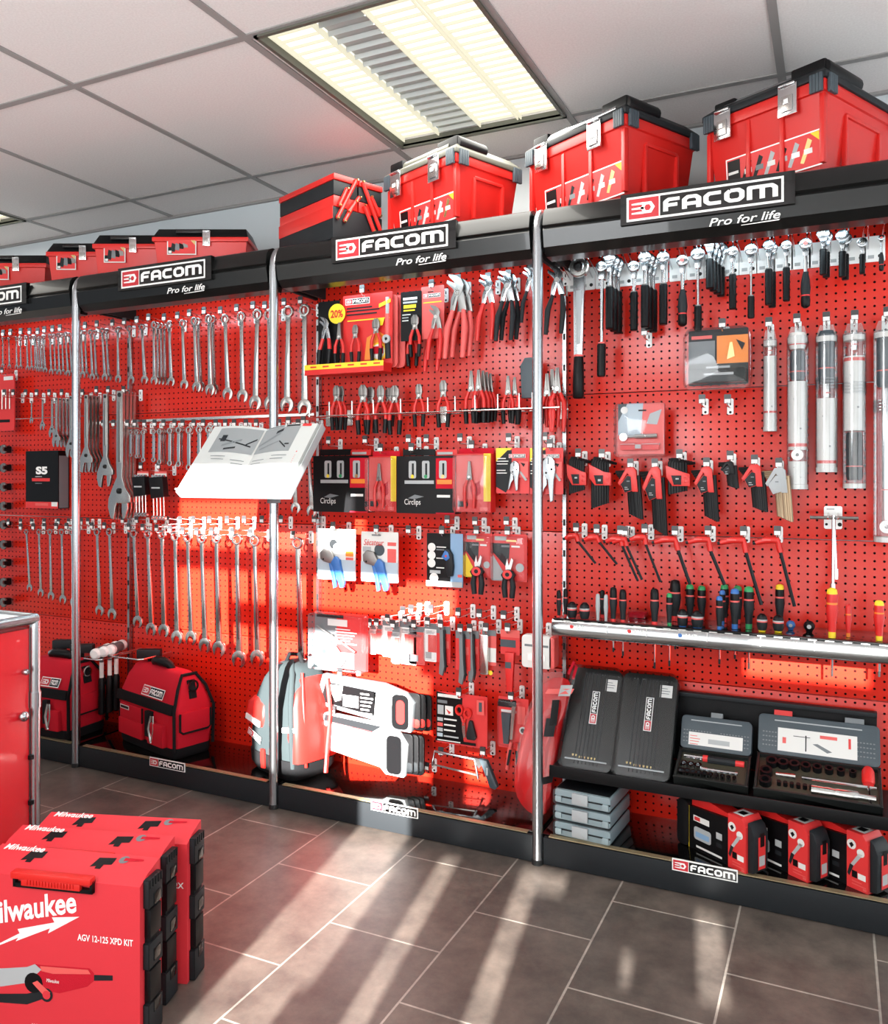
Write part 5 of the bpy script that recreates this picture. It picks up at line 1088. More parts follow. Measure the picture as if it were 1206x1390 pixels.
def tp(t, w, h):
    m = MB(); m.rbox((0, -.01, -h / 2), (w, .03, h), .012, 'paper'); m.rbox((-w * .2, -.026, -h * .68), (w * .22, .004, h * .22), .004, 'white'); m.rbox((w * .2, -.026, -h * .68), (w * .22, .004, h * .22), .004, 'white'); m.quad(-w * .4, -h * .35, w * .4, -h * .28, -.0256, 'grey'); build(m, 'case_body', t, bevel=.004)
    m = MB(); m.rbox((w * .5, .0, -h / 2), (.02, .05, h * .96), .008, 'red_light'); build(m, 'side_shell', t, 'red side', bevel=.003)
pack('measuring_tool_pack', 'pale boxed tool with two square windows behind the silver post', 'blister pack', (712, 861, 752, 905), .19, tp)
for k, px in enumerate([(567, 830), (578, 828), (604, 828), (640, 832), (668, 834), (700, 836)]): a = P(px[0], px[1], .28); hook(a.x, a.z, f'empty long chrome hook, {ORD[k]} along the blister row from the pipe cutters', .14, 'long hooks of the blister row')
for k, px in enumerate([(459, 606), (508, 605), (566, 604), (590, 604), (635, 603), (700, 603), (748, 602), (566, 725), (618, 712), (655, 714), (697, 714)]): a = P(px[0], px[1], .28); hook(a.x, a.z, f'price-tagged hook above the carded tools, {ORD[k]} from the catalogue', .09, 'tag hooks of the pliers bay')
# saws in shaped packs
def saw_poly(w, h): return [(-w * .5, -h * .62), (-w * .42, 0), (w * .2, -h * .06), (w * .42, -h * .2), (w * .5, -h * .4), (w * .48, -h * .98), (w * .28, -h * .97), (w * .22, -h * .86), (-w * .48, -h * .66)]
def saw(t, w, h, full):
    m = MB(); m.prism(saw_poly(w, h), -.03, 0, 'paper_grey' if not full else 'grey'); build(m, 'sleeve', t, bevel=.004)
    m = MB(); f = -.0312
    if full:
        m.poly([(-w * .44, -h * .58), (-w * .38, -h * .16), (w * .14, -h * .24), (w * .12, -h * .74)], f, 'black'); m.poly([(w * .12, -h * .22), (w * .3, -h * .28), (w * .28, -h * .86), (w * .12, -h * .76)], f, 'white'); m.poly([(-w * .36, -h * .2), (-w * .2, -h * .2), (-w * .22, -h * .5), (-w * .28, -h * .55)], f - .0006, 'paper'); m.quad(-w * .2, -h * .62, -w * .04, -h * .38, f - .0006, 'white'); m.lines(-w * .02, -h * .3, w * .13, 5, h * .08, h * .03, f - .0006, 'paper'); m.quad(-w * .08, -h * .74, w * .1, -h * .7, f - .0006, 'paper')
    else:
        m.quad(-w * .12, -h * .72, -w * .02, -h * .2, f, 'paper_grey'); m.poly([(-w * .4, -h * .02), (w * .24, -h * .1), (w * .14, -h * .22), (-w * .42, -h * .14)], f, 'charcoal'); m.poly([(-w * .44, -h * .14), (w * .14, -h * .22), (w * .14, -h * .24), (-w * .44, -h * .16)], f - .0005, 'red_card'); m.quad(w * .05, -h * .7, w * .08, -h * .5, f, 'red_light')
    build(m, 'print', t)
    m = MB(); m.add([(x, -.035, z) for x, z in [(w * .38 + a, -h * .58 + b) for a, b in rrect(0, 0, w * .16, h * .7, w * .05)]], [list(range(20))], 'black'); m.add([(x, -.0355, z) for x, z in [(w * .385 + a, -h * .58 + b) for a, b in rrect(0, 0, w * .08, h * .48, w * .035)]], [list(range(20))], 'red_box' if full else 'black'); build(m, 'handle_face', t, 'grey grip with opening')
    for k in range(3): m = MB(); m.rbox((w * .42 + .016 * (k + 1), .012 * (k + 1) - .012, -h * .58 - .004 * k), (w * .16, .01, h * .74), .015, 'black'); m.rbox((w * .42 + .016 * (k + 1), .012 * (k + 1) - .0125, -h * .82), (w * .16, .01, h * .2), .012, 'red_plastic' if full else 'charcoal'); build(m, 'spare_handle', t, 'handle of a saw behind', bevel=.003)
pack('hand_saw_pack', 'upper hacksaw in a printed grey and white sleeve with see-through handle', 'packed saw', (434, 919, 566, 984), .19, lambda t, w, h: saw(t, w, h, True), 'packed hand saws', hk=-.1)
pack('hand_saw_pack', 'lower hacksaw in a mostly white sleeve with black handle', 'packed saw', (437, 972, 556, 1044), .17, lambda t, w, h: saw(t, w, h, False), 'packed hand saws', hk=-.12)
def scis(t, w, h):
    card(t, w, h, 'red_card', [('p', [(0, 0), (.52, .08), (.5, .5), (.55, .97), (0, .93)], 'black'), (.03, .04, .48, .1, 'paper'), (.03, .16, .22, .22, 'grey'), (.03, .26, .15, .44, 'paper_grey'), (.18, .26, .34, .44, 'paper'), ('p', [(.2, .32), (.3, .38), (.26, .42)], 'red_card'), (.03, .5, .14, .57, 'paper_grey'), (.03, .6, .14, .67, 'red_light'), (.03, .7, .14, .77, 'paper_grey'), (.03, .8, .14, .87, 'pale_blue'), (.17, .5, .42, .53, 'paper'), (.17, .61, .4, .64, 'paper'), (.17, .71, .4, .74, 'paper'), (.17, .83, .46, .86, 'paper_grey'), (.0, .9, .8, .955, 'black'), (.04, .92, .5, .94, 'paper'), (.82, .06, .96, .34, 'red_light'), (.86, .1, .92, .28, 'slate')])
    k = link(bpy.data.objects.new('scissors', None), t); k.location = (w * .06, -.01, -h * .42)
    for q in (-1, 1): m = MB(); m.ring((q * .016, .018 - .004 * q), .019, .011, -.005, .005, 'red_plastic', 18, .8); m.tube([(q * .01, 0, .002), (-q * .003, 0, -.03)], .004, 'red_plastic', 6); build(m, 'loop_handle', k, 'red finger loop')
    m = MB(); m.prism([(-.006, -.02), (.006, -.02), (.008, -.068), (.001, -.074), (-.004, -.05)], -.003, .003, 'satin_steel'); build(m, 'blades', k)
    m = MB(); m.prism([(.022, -.01), (.034, -.01), (.05, -.065), (.044, -.076), (.016, -.076), (.012, -.065)], -.008, .006, 'charcoal'); build(m, 'sheath', k, 'dark sheath', bevel=.003)
pack('carded_scissors', 'black and red card with red-looped scissors and a dark sheath', 'carded tool', (593, 942, 662, 1012), .21, scis)
def sn(t, w, h):
    card(t, w, h, 'red_card', [(0, .05, .6, .2, 'charcoal'), (.1, .25, .6, .3, 'paper'), ('c', .82, .62, .12, 'paper'), ('c', .82, .62, .07, 'charcoal'), (.65, .15, .9, .5, 'red_light')]); shell(t, -w * .48, -h * .95, w * .3, -h * .05, .02)
    m = MB(); m.prism([(-w * .36, -h * .3), (-w * .05, -h * .3), (-w * .12, -h * .9), (-w * .28, -h * .9)], -.016, -.006, 'slate'); build(m, 'blade_cover', t); m = MB(); m.prism([(0, -h * .15), (w * .12, -h * .15), (w * .02, -h * .8), (-w * .06, -h * .8)], -.018, -.008, 'satin_steel'); build(m, 'blade', t)
    for q, mt in ((0, 'red_light'), (1, 'red_plastic')):
        m = MB(); m.tube([(q * .022 - .004, -.012, -h * .85), (q * .03 - .012, -.012, -h * 1.1), (q * .05 - .018, -.012, -h * 1.4)], [.006, .008, .007], mt, 8); m.tube([(q * .022 - .004, -.02, -h * 1.0), (q * .035 - .014, -.02, -h * 1.3)], .004, 'charcoal', 6); build(m, 'handle', t, smooth=60)
pack('carded_snips', 'carded tin snips with red handles hanging next to the red plastic bag', 'carded tool', (677, 947, 718, 1016), .21, sn)
# bare hacksaw
x, z, w, h = box_on(587, 1024, 677, 1064, .2)
t = thing('hacksaw', 'small bare hacksaw with silver frame and dark grey handle', 'hacksaw', (x, .2, z))
m = MB(); m.tube([(-w * .5, 0, -h * .55), (-w * .46, 0, -h * .05), (w * .15, 0, -h * .12), (w * .2, 0, -h * .75)], .0055, 'aluminium', 8); m.prism([(w * .1, -h * .05), (w * .32, -h * .08), (w * .22, -h * .4)], -.004, .004, 'aluminium'); build(m, 'frame', t, smooth=50)
m = MB(); m.box((-w * .15, 0, -h * .58), (w * .66, .001, .006), 'dull_steel', (0, R(4), 0)); build(m, 'blade', t)
m = MB(); m.prism([(w * .22, -h * .05), (w * .34, -h * .08), (w * .5, -h * .9), (w * .46, -h), (w * .38, -h * .95), (w * .3, -h * .45)], -.01, .01, 'slate'); m.quad(w * .34, -h * .55, w * .36, -h * .3, -.0106, 'paper_grey'); build(m, 'handle', t, bevel=.004)
for q, l in ((598, 'at the frame end'), (655, 'at the handle end')): a = P(q, 1026, .2); hook(a.x, a.z - .006, 'hook carrying the small bare hacksaw ' + l, .1, 'hooks of the bare hacksaw')
a = P(577, 1042, .22); hook(a.x, a.z - .02, 'empty hook with price tag between lower sleeved saw and bare hacksaw', .07)
# large red plastic bag leaning over the post foot
pts = [(768, 912), (781, 922), (772, 955), (764, 1000), (754, 1045), (752, 1090), (744, 1112), (724, 1114), (706, 1098), (693, 1074), (702, 1020), (716, 965), (738, 914)]
t = thing('plastic_bag', 'large red garment in a crumpled clear plastic bag leaning behind the post', 'bag', (0, 0, 0))
def bagpt(px, py, off): 
    f = (1112 - py) / 200; return P(px, py, .1 + .1 * max(0, f) + off)
cx = sum(p[0] for p in pts) / len(pts); cy = sum(p[1] for p in pts) / len(pts)
m = MB(); vs = []; fs = []; n = len(pts); rings = [(1.0, .02), (.97, -.012), (.8, -.03), (.55, -.038), (.3, -.035)]
random.seed(3)
for k, (f, off) in enumerate(rings):
    for px, py in pts: vs.append(bagpt(cx + (px - cx) * f, cy + (py - cy) * f, off + (random.uniform(-.016, .016) if k > 1 else 0)))
for k in range(len(rings) - 1):
    for i in range(n): fs.append((k * n + i, k * n + (i + 1) % n, (k + 1) * n + (i + 1) % n, (k + 1) * n + i))
vs.append(bagpt(cx, cy, -.04)); top = len(vs) - 1
for i in range(n): fs.append(((len(rings) - 1) * n + i, (len(rings) - 1) * n + (i + 1) % n, top))
fs.append(list(range(n))[::-1]); m.add(vs, fs, 'red_clear'); o = build(m, 'garment', t, smooth=25)
md = o.modifiers.new('soft', 'SUBSURF'); md.levels = 1; md.render_levels = 1
m = MB(); vs = [bagpt(cx + (px - cx) * 1.02, cy + (py - cy) * 1.01, -.052) for px, py in pts]; m.add(vs, [list(range(n))], 'film'); build(m, 'film', t, 'clear plastic film')
for (a, b, c, d), mt in (((740, 935, 776, 942), 'red_light'), ((746, 950, 756, 985), 'black'), ((738, 975, 752, 1000), 'charcoal'), ((758, 930, 774, 945), 'paper_grey')):
    m = MB(); m.add([bagpt(a, d, -.057), bagpt(c, d, -.057), bagpt(c + 4, b, -.057), bagpt(a + 4, b, -.057)], [(0, 1, 2, 3)], mt); build(m, 'print_panel', t)
m = MB(); m.add([bagpt(734, 1066, -.058), bagpt(750, 1062, -.058), bagpt(752, 1052, -.058), bagpt(734, 1056, -.058)], [(0, 1, 2, 3)], 'black'); build(m, 'print_panel', t)
m = MB(); m.tube([bagpt(772, 915, -.03), bagpt(780, 898, -.02), bagpt(783, 905, -.02), bagpt(778, 922, -.03)], .005, 'red_fabric', 6); build(m, 'hang_loop', t)
# ================================================================== ratchet and screwdriver bay
def make_loop():
    t = thing('loop_hook', 'x', 'hook', group='chrome loop hooks of the ratchet row')
    m = MB(); m.rbox((0, -.003, -.012), (.054, .004, .075), .004, 'white_plate'); m.disc(.014, -.034, .006, -.0056, 'gasket', 12); m.quad(-.018, -.04, -.002, -.03, -.0056, 'paper_grey'); build(m, 'back_plate', t, 'white back plate')
    pts = [(-.018, -.004, -.01), (-.018, -.05, .005), (-.02, -.125, .03), (-.014, -.137, .036), (0, -.14, .038), (.014, -.137, .036), (.02, -.125, .03), (.018, -.05, .005), (.018, -.004, -.01)]
    m = MB(); m.tube(pts, .0024, 'chrome', 6); build(m, 'wire_loop', t, 'chrome wire loop', smooth=60)
    return t
LOOP = Maker(make_loop)
def ratchet(kind):
    def fn():
        t = thing('ratchet', 'x', 'ratchet')
        hr = {'short': .15, 'long': .055}.get(kind, .09)
        m = MB(); m.lathe([(hr * .8, -.05), (hr, -.04), (hr, .04), (hr * .8, .05)], 'ratchet_steel', 20, (0, 0, 0), 'y'); m.lathe([(hr * .5, -.062), (hr * .55, -.05)], 'satin_steel', 14, (0, 0, 0), 'y')
        if kind == 'bulb': m.lathe([(hr * .42, -.07), (hr * .45, -.06)], 'red_light', 12, (0, 0, 0), 'y')
        m.prism([(-hr * .62, -hr * .6), (hr * .62, -hr * .6), (.03, -hr * 2.1), (-.03, -hr * 2.1)], -.04, .04, 'ratchet_steel'); build(m, 'head', t, bevel=.006)
        g0 = {'grip': -.42, 'bulb': -.44, 'thin': -.7, 'short': -.4, 'long': -.72}[kind]
        m = MB(); m.lathe([(.03, g0), (.028, -.18)] if kind not in ('thin', 'long') else [(.016, g0), (.018, -.1)], 'chrome', 12); build(m, 'shaft', t)
        m = MB()
        if kind == 'bulb': m.lathe([(.03, -1.0), (.065, -.97), (.07, -.88), (.064, -.82), (.064, -.8), (.075, -.7), (.06, -.55), (.035, g0)], ['black', 'black', 'black', 'red_card', 'charcoal', 'charcoal', 'charcoal'], 14)
        else:
            r = {'grip': .062, 'thin': .05, 'short': .085, 'long': .042}[kind]
            pr = [(r * .8, -1.0)]; n = 9
            for i in range(n): zz = -.98 + (g0 + .98) * i / (n - 1); pr += [(r, zz), (r * .93, zz + .012)]
            m.lathe(pr + [(r * .8, g0 + .02)], 'black', 12); m.lathe([(r * .82, g0 + .02), (r * .82, g0 + .035)], 'red_light' if kind == 'long' else 'dull_steel', 12)
        build(m, 'grip', t, 'black rubber grip', smooth=50)
        return t
    return Maker(fn)
RK = {k: ratchet(k) for k in ('grip', 'bulb', 'thin', 'short', 'long')}
RT = [(828, 347, 447, 'grip', 2), (861, 358, 449, 'grip', 0), (876, 345, 445, 'grip', 2), (901, 345, 441, 'grip', 0), (927, 350, 443, 'bulb', 0), (948, 341, 449, 'thin', 0), (964, 323, 392, 'short', 3), (995, 337, 420, 'grip', 0), (1020, 335, 432, 'thin', 0), (1044, 329, 414, 'grip', 1), (1068, 329, 409, 'grip', 0), (1094, 327, 418, 'bulb', 0), (1118, 313, 373, 'short', 1), (1144, 316, 376, 'short', 1), (1171, 325, 372, 'short', 0), (1197, 319, 368, 'bulb', 0)]
KN = {'grip': 'straight black grip', 'bulb': 'red-ringed bulging grip', 'thin': 'slim shank', 'short': 'short black grip'}
for k, (px, t0, t1, kind, e) in enumerate(RT):
    a = P(px, t0 + 4, .195); s = (t1 - t0 - 4) * FWD.dot(a - CAM) / FPX
    for j in range(e + 1):
        RK[kind].put(f'ratchet with {KN[kind]}, {ORD[k]} along the loop hooks from the torque wrench' + (f', {ORD[j]} deep' if j else ''), a + Vector((.008 * j, .024 * j, -.004 * j)), (0, 0, R(0)), s, 'ratchets of the loop hook row')
for k, px in enumerate([806, 828, 857, 880, 904, 929, 953, 976, 1000, 1024, 1048, 1072, 1096, 1120, 1145, 1170, 1196]):
    yy = 372 - (px - 806) * .128
    a = P(px, yy, PEG_Y); LOOP.put(f'chrome loop hook with white plate, {ORD[k]} along the ratchet row from the big torque wrench', (P(px - 8, yy, PEG_Y).x, PEG_Y, 1.875), (0, 0, 0))
# big torque wrench and long ratchet
a = P(787, 358, .2); b = P(790, 541, .2); s = a.z - b.z
t = thing('torque_wrench', 'big flat grey torque wrench with round head and black grip, longest of the ratchet row', 'torque wrench', a, (0, R(.5), 0))
m = MB(); m.lathe([(.03, -.014), (.034, -.01), (.034, .01), (.03, .014)], 'satin_steel', 24, (0, 0, -.012), 'y'); m.lathe([(.016, -.018), (.018, -.014)], 'chrome', 16, (0, 0, -.012), 'y'); m.lathe([(.006, -.02), (.008, -.018)], 'gasket', 10, (0, 0, -.012), 'y'); build(m, 'head', t)
m = MB(); m.prism([(-.019, -.03), (.019, -.03), (.014, -s * .68), (-.014, -s * .68)], -.008, .008, 'aluminium'); m.prism([(-.009, -s * .2), (.011, -s * .2), (.009, -s * .6), (-.007, -s * .6)], -.0095, -.008, 'light_grey'); build(m, 'shaft', t, bevel=.002)
m = MB(); m.lathe([(.014, -s), (.0185, -s * .99), (.0185, -s * .85), (.016, -s * .7), (.015, -s * .69)], 'black', 14); m.lathe([(.0155, -s * .69), (.0155, -s * .675)], 'red_light', 14); build(m, 'grip', t, 'black grip with red ring', smooth=60)
a = P(818, 363, .2); s = a.z - P(821, 511, .2).z
RK['long'].put('long slim chrome ratchet hanging between torque wrench and ratchet row', a, (0, R(.6), 0), s, 'ratchets of the loop hook row')
LOOP.put('chrome loop hook carrying the big torque wrench', (P(782, 372, PEG_Y).x, PEG_Y, 1.875), (0, 0, 0))
# hooks without goods
for k, (px, py) in enumerate([(880, 462), (957, 553), (991, 553)]): a = P(px, py, .28); hook(a.x, a.z, ['empty hook with white plate under the ratchet row', 'empty hook under the clear socket set, nearer to it', 'empty hook under the clear socket set, nearer the tubes'][k], .08)
# blister sets
def sockset(t, w, h):
    card(t, w * .9, h * .9, 'charcoal', [(.48, .12, 1, .62, 'orange'), (.05, .1, .4, .16, 'red_light'), (0, .2, .45, .6, 'grey'), (.0, .62, 1, .86, 'tin_box'), (.3, .66, .7, .7, 'paper_grey'), (.03, .84, .32, .97, 'red_fabric'), (.62, .86, .9, .97, 'red_fabric'), ('p', [(.7, .25), (.74, .25), (.78, .5), (.65, .55)], 'gold'), ('p', [(.8, .2), (.95, .28), (.9, .4)], 'charcoal')])
    m = MB(); m.rbox((0, -.02, -h * .76), (w * .86, .03, h * .22), .004, 'tin_box'); m.quad(-w * .2, -h * .76, w * .25, -h * .72, -.0356, 'paper_grey'); build(m, 'case_body', t, 'dark socket case', bevel=.003)
    shell(t, -w / 2, -h, w / 2, 0, .05, r=.025, y=.003)
pack('socket_set_pack', 'clear blister with dark socket case and orange card, under the ratchets', 'blister pack', (931, 447, 1021, 531), .21, sockset, hk=.015)
def ratset(t, w, h):
    card(t, w * .92, h * .94, 'pale_blue', [('p', [(.55, 0), (1, 0), (1, .62), (.5, .62)], 'red_light'), ('p', [(0, 0), (.2, 0), (0, .35)], 'slate'), ('p', [(.7, .2), (.95, .12), (.85, .42), (.62, .4)], 'light_grey'), ('c', .14, .12, .08, 'paper'), (.45, .12, .62, .15, 'black'), (0, .62, 1, 1, 'red_light')])
    m = MB(); m.lathe([(.012, -.005), (.012, .005)], 'chrome', 16, (-w * .33, -.015, -h * .62), 'y'); m.tube([(-w * .33, -.015, -h * .62), (-w * .1, -.015, -h * .61)], .005, 'chrome', 8); m.tube([(-w * .1, -.015, -h * .61), (w * .34, -.015, -h * .61)], .008, 'satin_steel', 10); build(m, 'ratchet', t, 'chrome ratchet')
    m = MB(); m.rbox((0, -.015, -h * .8), (w * .76, .02, h * .13), .004, 'red_card'); m.rbox((0, -.02, -h * .755), (w * .78, .02, h * .035), .002, 'light_grey'); m.rbox((-w * .02, -.028, -h * .8), (w * .14, .008, h * .1), .002, 'paper_grey'); build(m, 'case_body', t, 'red bit case', bevel=.002)
    shell(t, -w / 2, -h, w / 2, 0, .04, r=.012, y=.003)
pack('ratchet_set_pack', 'clear blister with chrome ratchet and red bit case on a pale card', 'blister pack', (837, 548, 905, 621), .22, ratset, hk=.0)
# torque wrenches in clear tubes
def tube_pack(label, x0, x1, ty, by, kind, k):
    x, z, w, h = box_on(x0, ty, x1, by, .24); r = w / 2
    t = thing('tube_pack', label, 'tube pack', (x, PEG_Y - r - .012, z), group='clear hanging tubes with torque wrenches')
    m = MB(); m.lathe([(r, -h), (r, -.03)], 'clear_tube', 24); build(m, 'tube', t, 'clear plastic tube')
    m = MB(); m.prism([(-r * .98, -.04), (r * .98, -.04), (r * .6, -.0), (-r * .6, 0)], -.004, .004, 'clear_tube'); m.lathe([(r * .9, -.05), (r * .9, -.034)], 'paper', 20); build(m, 'cap', t, 'clear hanger with white plug'); m = MB(); m.lathe([(r * .95, -h), (r * .95, -h + .014)], 'paper', 20); build(m, 'end_plug', t, 'white end plug')
    li = r * .86
    def label_roll(f0, f1, bar=None):
        m = MB(); m.lathe([(li, -h * f1), (li, -h * f0)], 'paper', 24)
        for q in range(5):
            pass
        if bar is not None:
            m.lathe([(li + .0006, -h * (bar + .02)), (li + .0006, -h * bar)], 'red_light', 24); m.add([(li * 1.015 * math.sin(R(a)), -li * 1.015 * math.cos(R(a)), -h * z_) for z_ in (bar, bar + .02) for a in (20, 40, 60, 80)], [(0, 1, 5, 4), (1, 2, 6, 5), (2, 3, 7, 6)], 'charcoal')
        zc0 = f0 + (f1 - f0) * .25; zc1 = f0 + (f1 - f0) * .7
        m.add([(li * 1.01 * math.sin(R(a)), -li * 1.01 * math.cos(R(a)), -h * z_) for a, z_ in ((-25, zc0), (-17, zc0), (27, zc1), (16, zc1))], [(0, 3, 2, 1)], 'grey')
        build(m, 'paper_roll', t, 'white printed paper roll')
    if kind == 0: label_roll(.26, .98, .8)
    if kind == 1: label_roll(.34, .76, .72); label_roll(.83, .97)
    if kind == 2: label_roll(.5, .97, .92)
    if kind == 3: label_roll(.2, .65, .21)
    for f0, f1, mt, q in {0: [(.1, .24, 'satin_steel', .3)], 1: [(.04, .14, 'paper', .8), (.15, .33, 'slate', .7), (.77, .81, 'grey', .5)], 2: [(.04, .4, 'slate', .74), (.36, .5, 'satin_steel', .35)], 3: [(.04, .16, 'chrome', .3), (.66, .95, 'charcoal', .7)], 4: [(.05, .3, 'slate', .75), (.3, .96, 'chrome', .35)]}[kind]:
        m = MB(); m.lathe([(r * q * .85, -h * f1), (r * q, -h * f1 + .01), (r * q, -h * f0 - .01), (r * q * .85, -h * f0)], mt, 16); m.lathe([(r * q + .001, -h * (f0 * .3 + f1 * .7) - .003), (r * q + .001, -h * (f0 * .3 + f1 * .7))], 'red_light', 16); build(m, 'tool', t, 'torque wrench inside')
    if kind in (1, 4):
        m = MB(); f = .79 if kind == 1 else .93
        m.ring((0, -h * f), r * .55, r * .16, -r * .9, -r * .7, 'white', 20); build(m, 'disc', t, 'white centring disc')
    if kind in (2, 3, 4):
        m = MB()
        for q in range(4): m.lathe([(r * 1.02, -h * .37 - q * .009), (r * 1.05, -h * .37 - q * .009 + .003), (r * 1.02, -h * .37 - q * .009 + .006)], 'clear_tube', 24)
        build(m, 'screw_collar', t, 'ribbed clear collar')
    hook(x, z - .006, f'hook with dark tag holding the {["short", "second", "third", "fourth", "longest"][k]} clear tube', .07 + r, 'hooks of the clear tubes')
tube_pack('shortest clear tube with white paper roll, nearest the clear socket set', 1035, 1055, 446, 585, 0, 0)
tube_pack('clear tube ending in a white disc, second from the clear socket set', 1068, 1098, 442, 664, 1, 1)
tube_pack('clear tube with red-barred paper roll at its lower end, third from the socket set', 1107, 1138, 440, 641, 2, 2)
tube_pack('clear tube with dark grip at its lower end, fourth from the socket set', 1144, 1177, 438, 663, 3, 3)
tube_pack('longest clear tube, cut by the picture edge, chrome wrench inside', 1186, 1222, 434, 736, 4, 4)
# hex key sets
def hexset(label, px, py0, py1, kind, holder='red_plastic', rod='black'):
    x0, x1 = px; x, z, w, h = box_on(x0, py0, x1, py1, .22)
    t = thing('hex_key_set', label, 'hex key set', (x, .22, z), group='hanging hex key sets')
    n = 7
    if kind == 'fan':        # short legs fanned to the far side over the holder
        for i in range(n):
            xx = -w * .36 + i * w * .1; ln = h * (.98 - .016 * i); m = MB()
            m.tube([(xx + w * .3, .004 + i * .002, -h * .03 - i * h * .015), (xx + w * .06, .0, -h * .02 - i * .002), (xx, -.002, -h * .1), (xx, 0, -ln)], .0066 - .0003 * i, rod, 8); build(m, 'hex_key', t)
        m = MB(); m.prism([(-w * .5, -h * .18 if h < .14 else -h * .13), (w * .12, -h * .36 if h < .14 else -h * .28), (w * .4, -h * .42 if h < .14 else -h * .3), (w * .4, -h * .75 if h < .14 else -h * .54), (-w * .25, -h * .75 if h < .14 else -h * .54), (-w * .48, -h * .5 if h < .14 else -h * .4)], -.012, .008, holder)
        a, b = (.45, .72) if h < .14 else (.34, .52)
        m.prism([(-w * .3, -h * a), (w * .1, -h * a), (w * .1, -h * b), (-w * .2, -h * b)], -.0135, -.012, 'charcoal'); m.quad(-w * .12, -h * (a + .12), 0, -h * (a + .08), -.0141, 'paper_grey')
        for i in range(2): m.prism([(w * .2, -h * (a + .02 + i * .12)), (w * .36, -h * (a + .02 + i * .12)), (w * .36, -h * (a + .08 + i * .12)), (w * .2, -h * (a + .08 + i * .12))], -.014, -.012, holder)
        build(m, 'holder', t, 'plastic holder', bevel=.0015)
    else:                    # long keys hanging, bent ends to the near side
        for i in range(n):
            xx = -w * .02 + i * w * .075; ln = h * (.9 + .016 * i); m = MB()
            m.tube([(-w * .5 + i * .004, -.0, -h * (.1 + .035 * i)), (xx - w * .1, -.001 * i, -h * (.09 + .02 * i)), (xx, 0, -h * .16), (xx + w * .12, 0, -ln)], .0062 - .0003 * (n - i) * .5, rod, 8); build(m, 'hex_key', t)
        m = MB(); m.prism([(-w * .05, -h * .02), (w * .22, -h * .0), (w * .34, -h * .06), (w * .42, -h * .47), (w * .2, -h * .47), (w * .12, -h * .2), (w * .0, -h * .12), (-w * .3, -h * .36), (-w * .38, -h * .3)], -.012, .008, holder)
        m.prism([(-w * .28, -h * .33), (w * .0, -h * .15), (w * .16, -h * .18), (w * .2, -h * .45), (-w * .1, -h * .5)], -.0125, .004, 'charcoal' if holder != 'light_grey' else 'light_grey')
        m.lines(-w * .1, -h * .38, w * .16, 2, .006, .0022, -.0131, 'paper_grey'); m.quad(-w * .02, -h * .28, w * .1, -h * .26, -.0131, 'grey'); build(m, 'holder', t, 'plastic holder', bevel=.0015)
    hook(x + (.0 if kind == 'fan' else .008), z - h * .05, 'hook behind the ' + ' '.join(label.replace(',', '').split()[:13]), .085, 'hooks of the hex key sets')
hexset('short red-clipped hex key set next to the slotted upright', (771, 800), 621, 671, 'fan')
hexset('longer red-clipped hex key set with fanned short legs, second from the upright', (801, 834), 621, 691, 'fan')
hexset('red-looped long hex key set directly under the ratchet blister', (836, 870), 634, 705, 'long')
hexset('longest red-looped hex key set, fourth from the upright', (869, 903), 633, 727, 'long')
hexset('short wide red-clipped hex key set, fifth from the upright', (905, 941), 623, 672, 'fan')
hexset('red-looped long hex key set, sixth from the upright', (939, 973), 633, 708, 'long')
hexset('smallest black hex key set, seventh from the upright', (976, 1000), 626, 663, 'long', 'black')
hexset('hex key set with bright red block and thick black keys, eighth from the upright', (1003, 1039), 630, 695, 'long', 'red_box')
hexset('hex key set with grey holder and bronze keys beside the second tube', (1035, 1073), 634, 708, 'long', 'light_grey', 'bronze_rod')
# red-handled pin keys
def pinkey(label, hx0, hx1, hy, sx, sy, ex, ey):
    a = P(hx0, hy + 4, .2); b = P(hx1, hy, .2); c = P(sx, sy, .2); d = P(ex, ey, .2)
    t = thing('hex_driver', label, 'hex driver', b, group='red-handled hex drivers'); o = b
    m = MB(); m.tube([a - o, (a - o) * .5 + Vector((0, 0, .004)), Vector((0, 0, 0)), (c - o) * .35, c - o], [.007, .0105, .0105, .0085, .0085], 'red_plastic', 10); m.quad((a - o).x * .7, -.002, (a - o).x * .3, .002, -.0112, 'red_light'); build(m, 'handle', t, 'red angled handle', smooth=60)
    m = MB(); m.tube([c - o, d - o], .0042 if sx < 900 else .0055, 'charcoal', 6); build(m, 'shaft', t, 'dark steel shaft'); m = MB(); m.tube([a - o + Vector((-.008, 0, -.002)), a - o], .0055, 'charcoal', 6); build(m, 'shaft_end', t, 'dark short end')
    hook(b.x, b.z + .006, 'tagged hook holding the ' + label, .11, 'hooks of the red-handled hex drivers')
PK = [(768, 783, 727, 785, 735, 809, 765), (794, 811, 729, 814, 736, 838, 766), (823, 843, 731, 845, 741, 866, 788), (832, 849, 732, 851, 741, 872, 787), (856, 876, 729, 877, 739, 897, 790), (889, 917, 732, 921, 747, 937, 793), (935, 962, 732, 965, 748, 984, 794), (978, 1010, 733, 1013, 750, 1034, 821), (1026, 1056, 733, 1060, 750, 1079, 823)]
for k, q in enumerate(PK): pinkey(f'red-handled angled hex driver, {ORD[k]} in line from the slotted upright', *q)
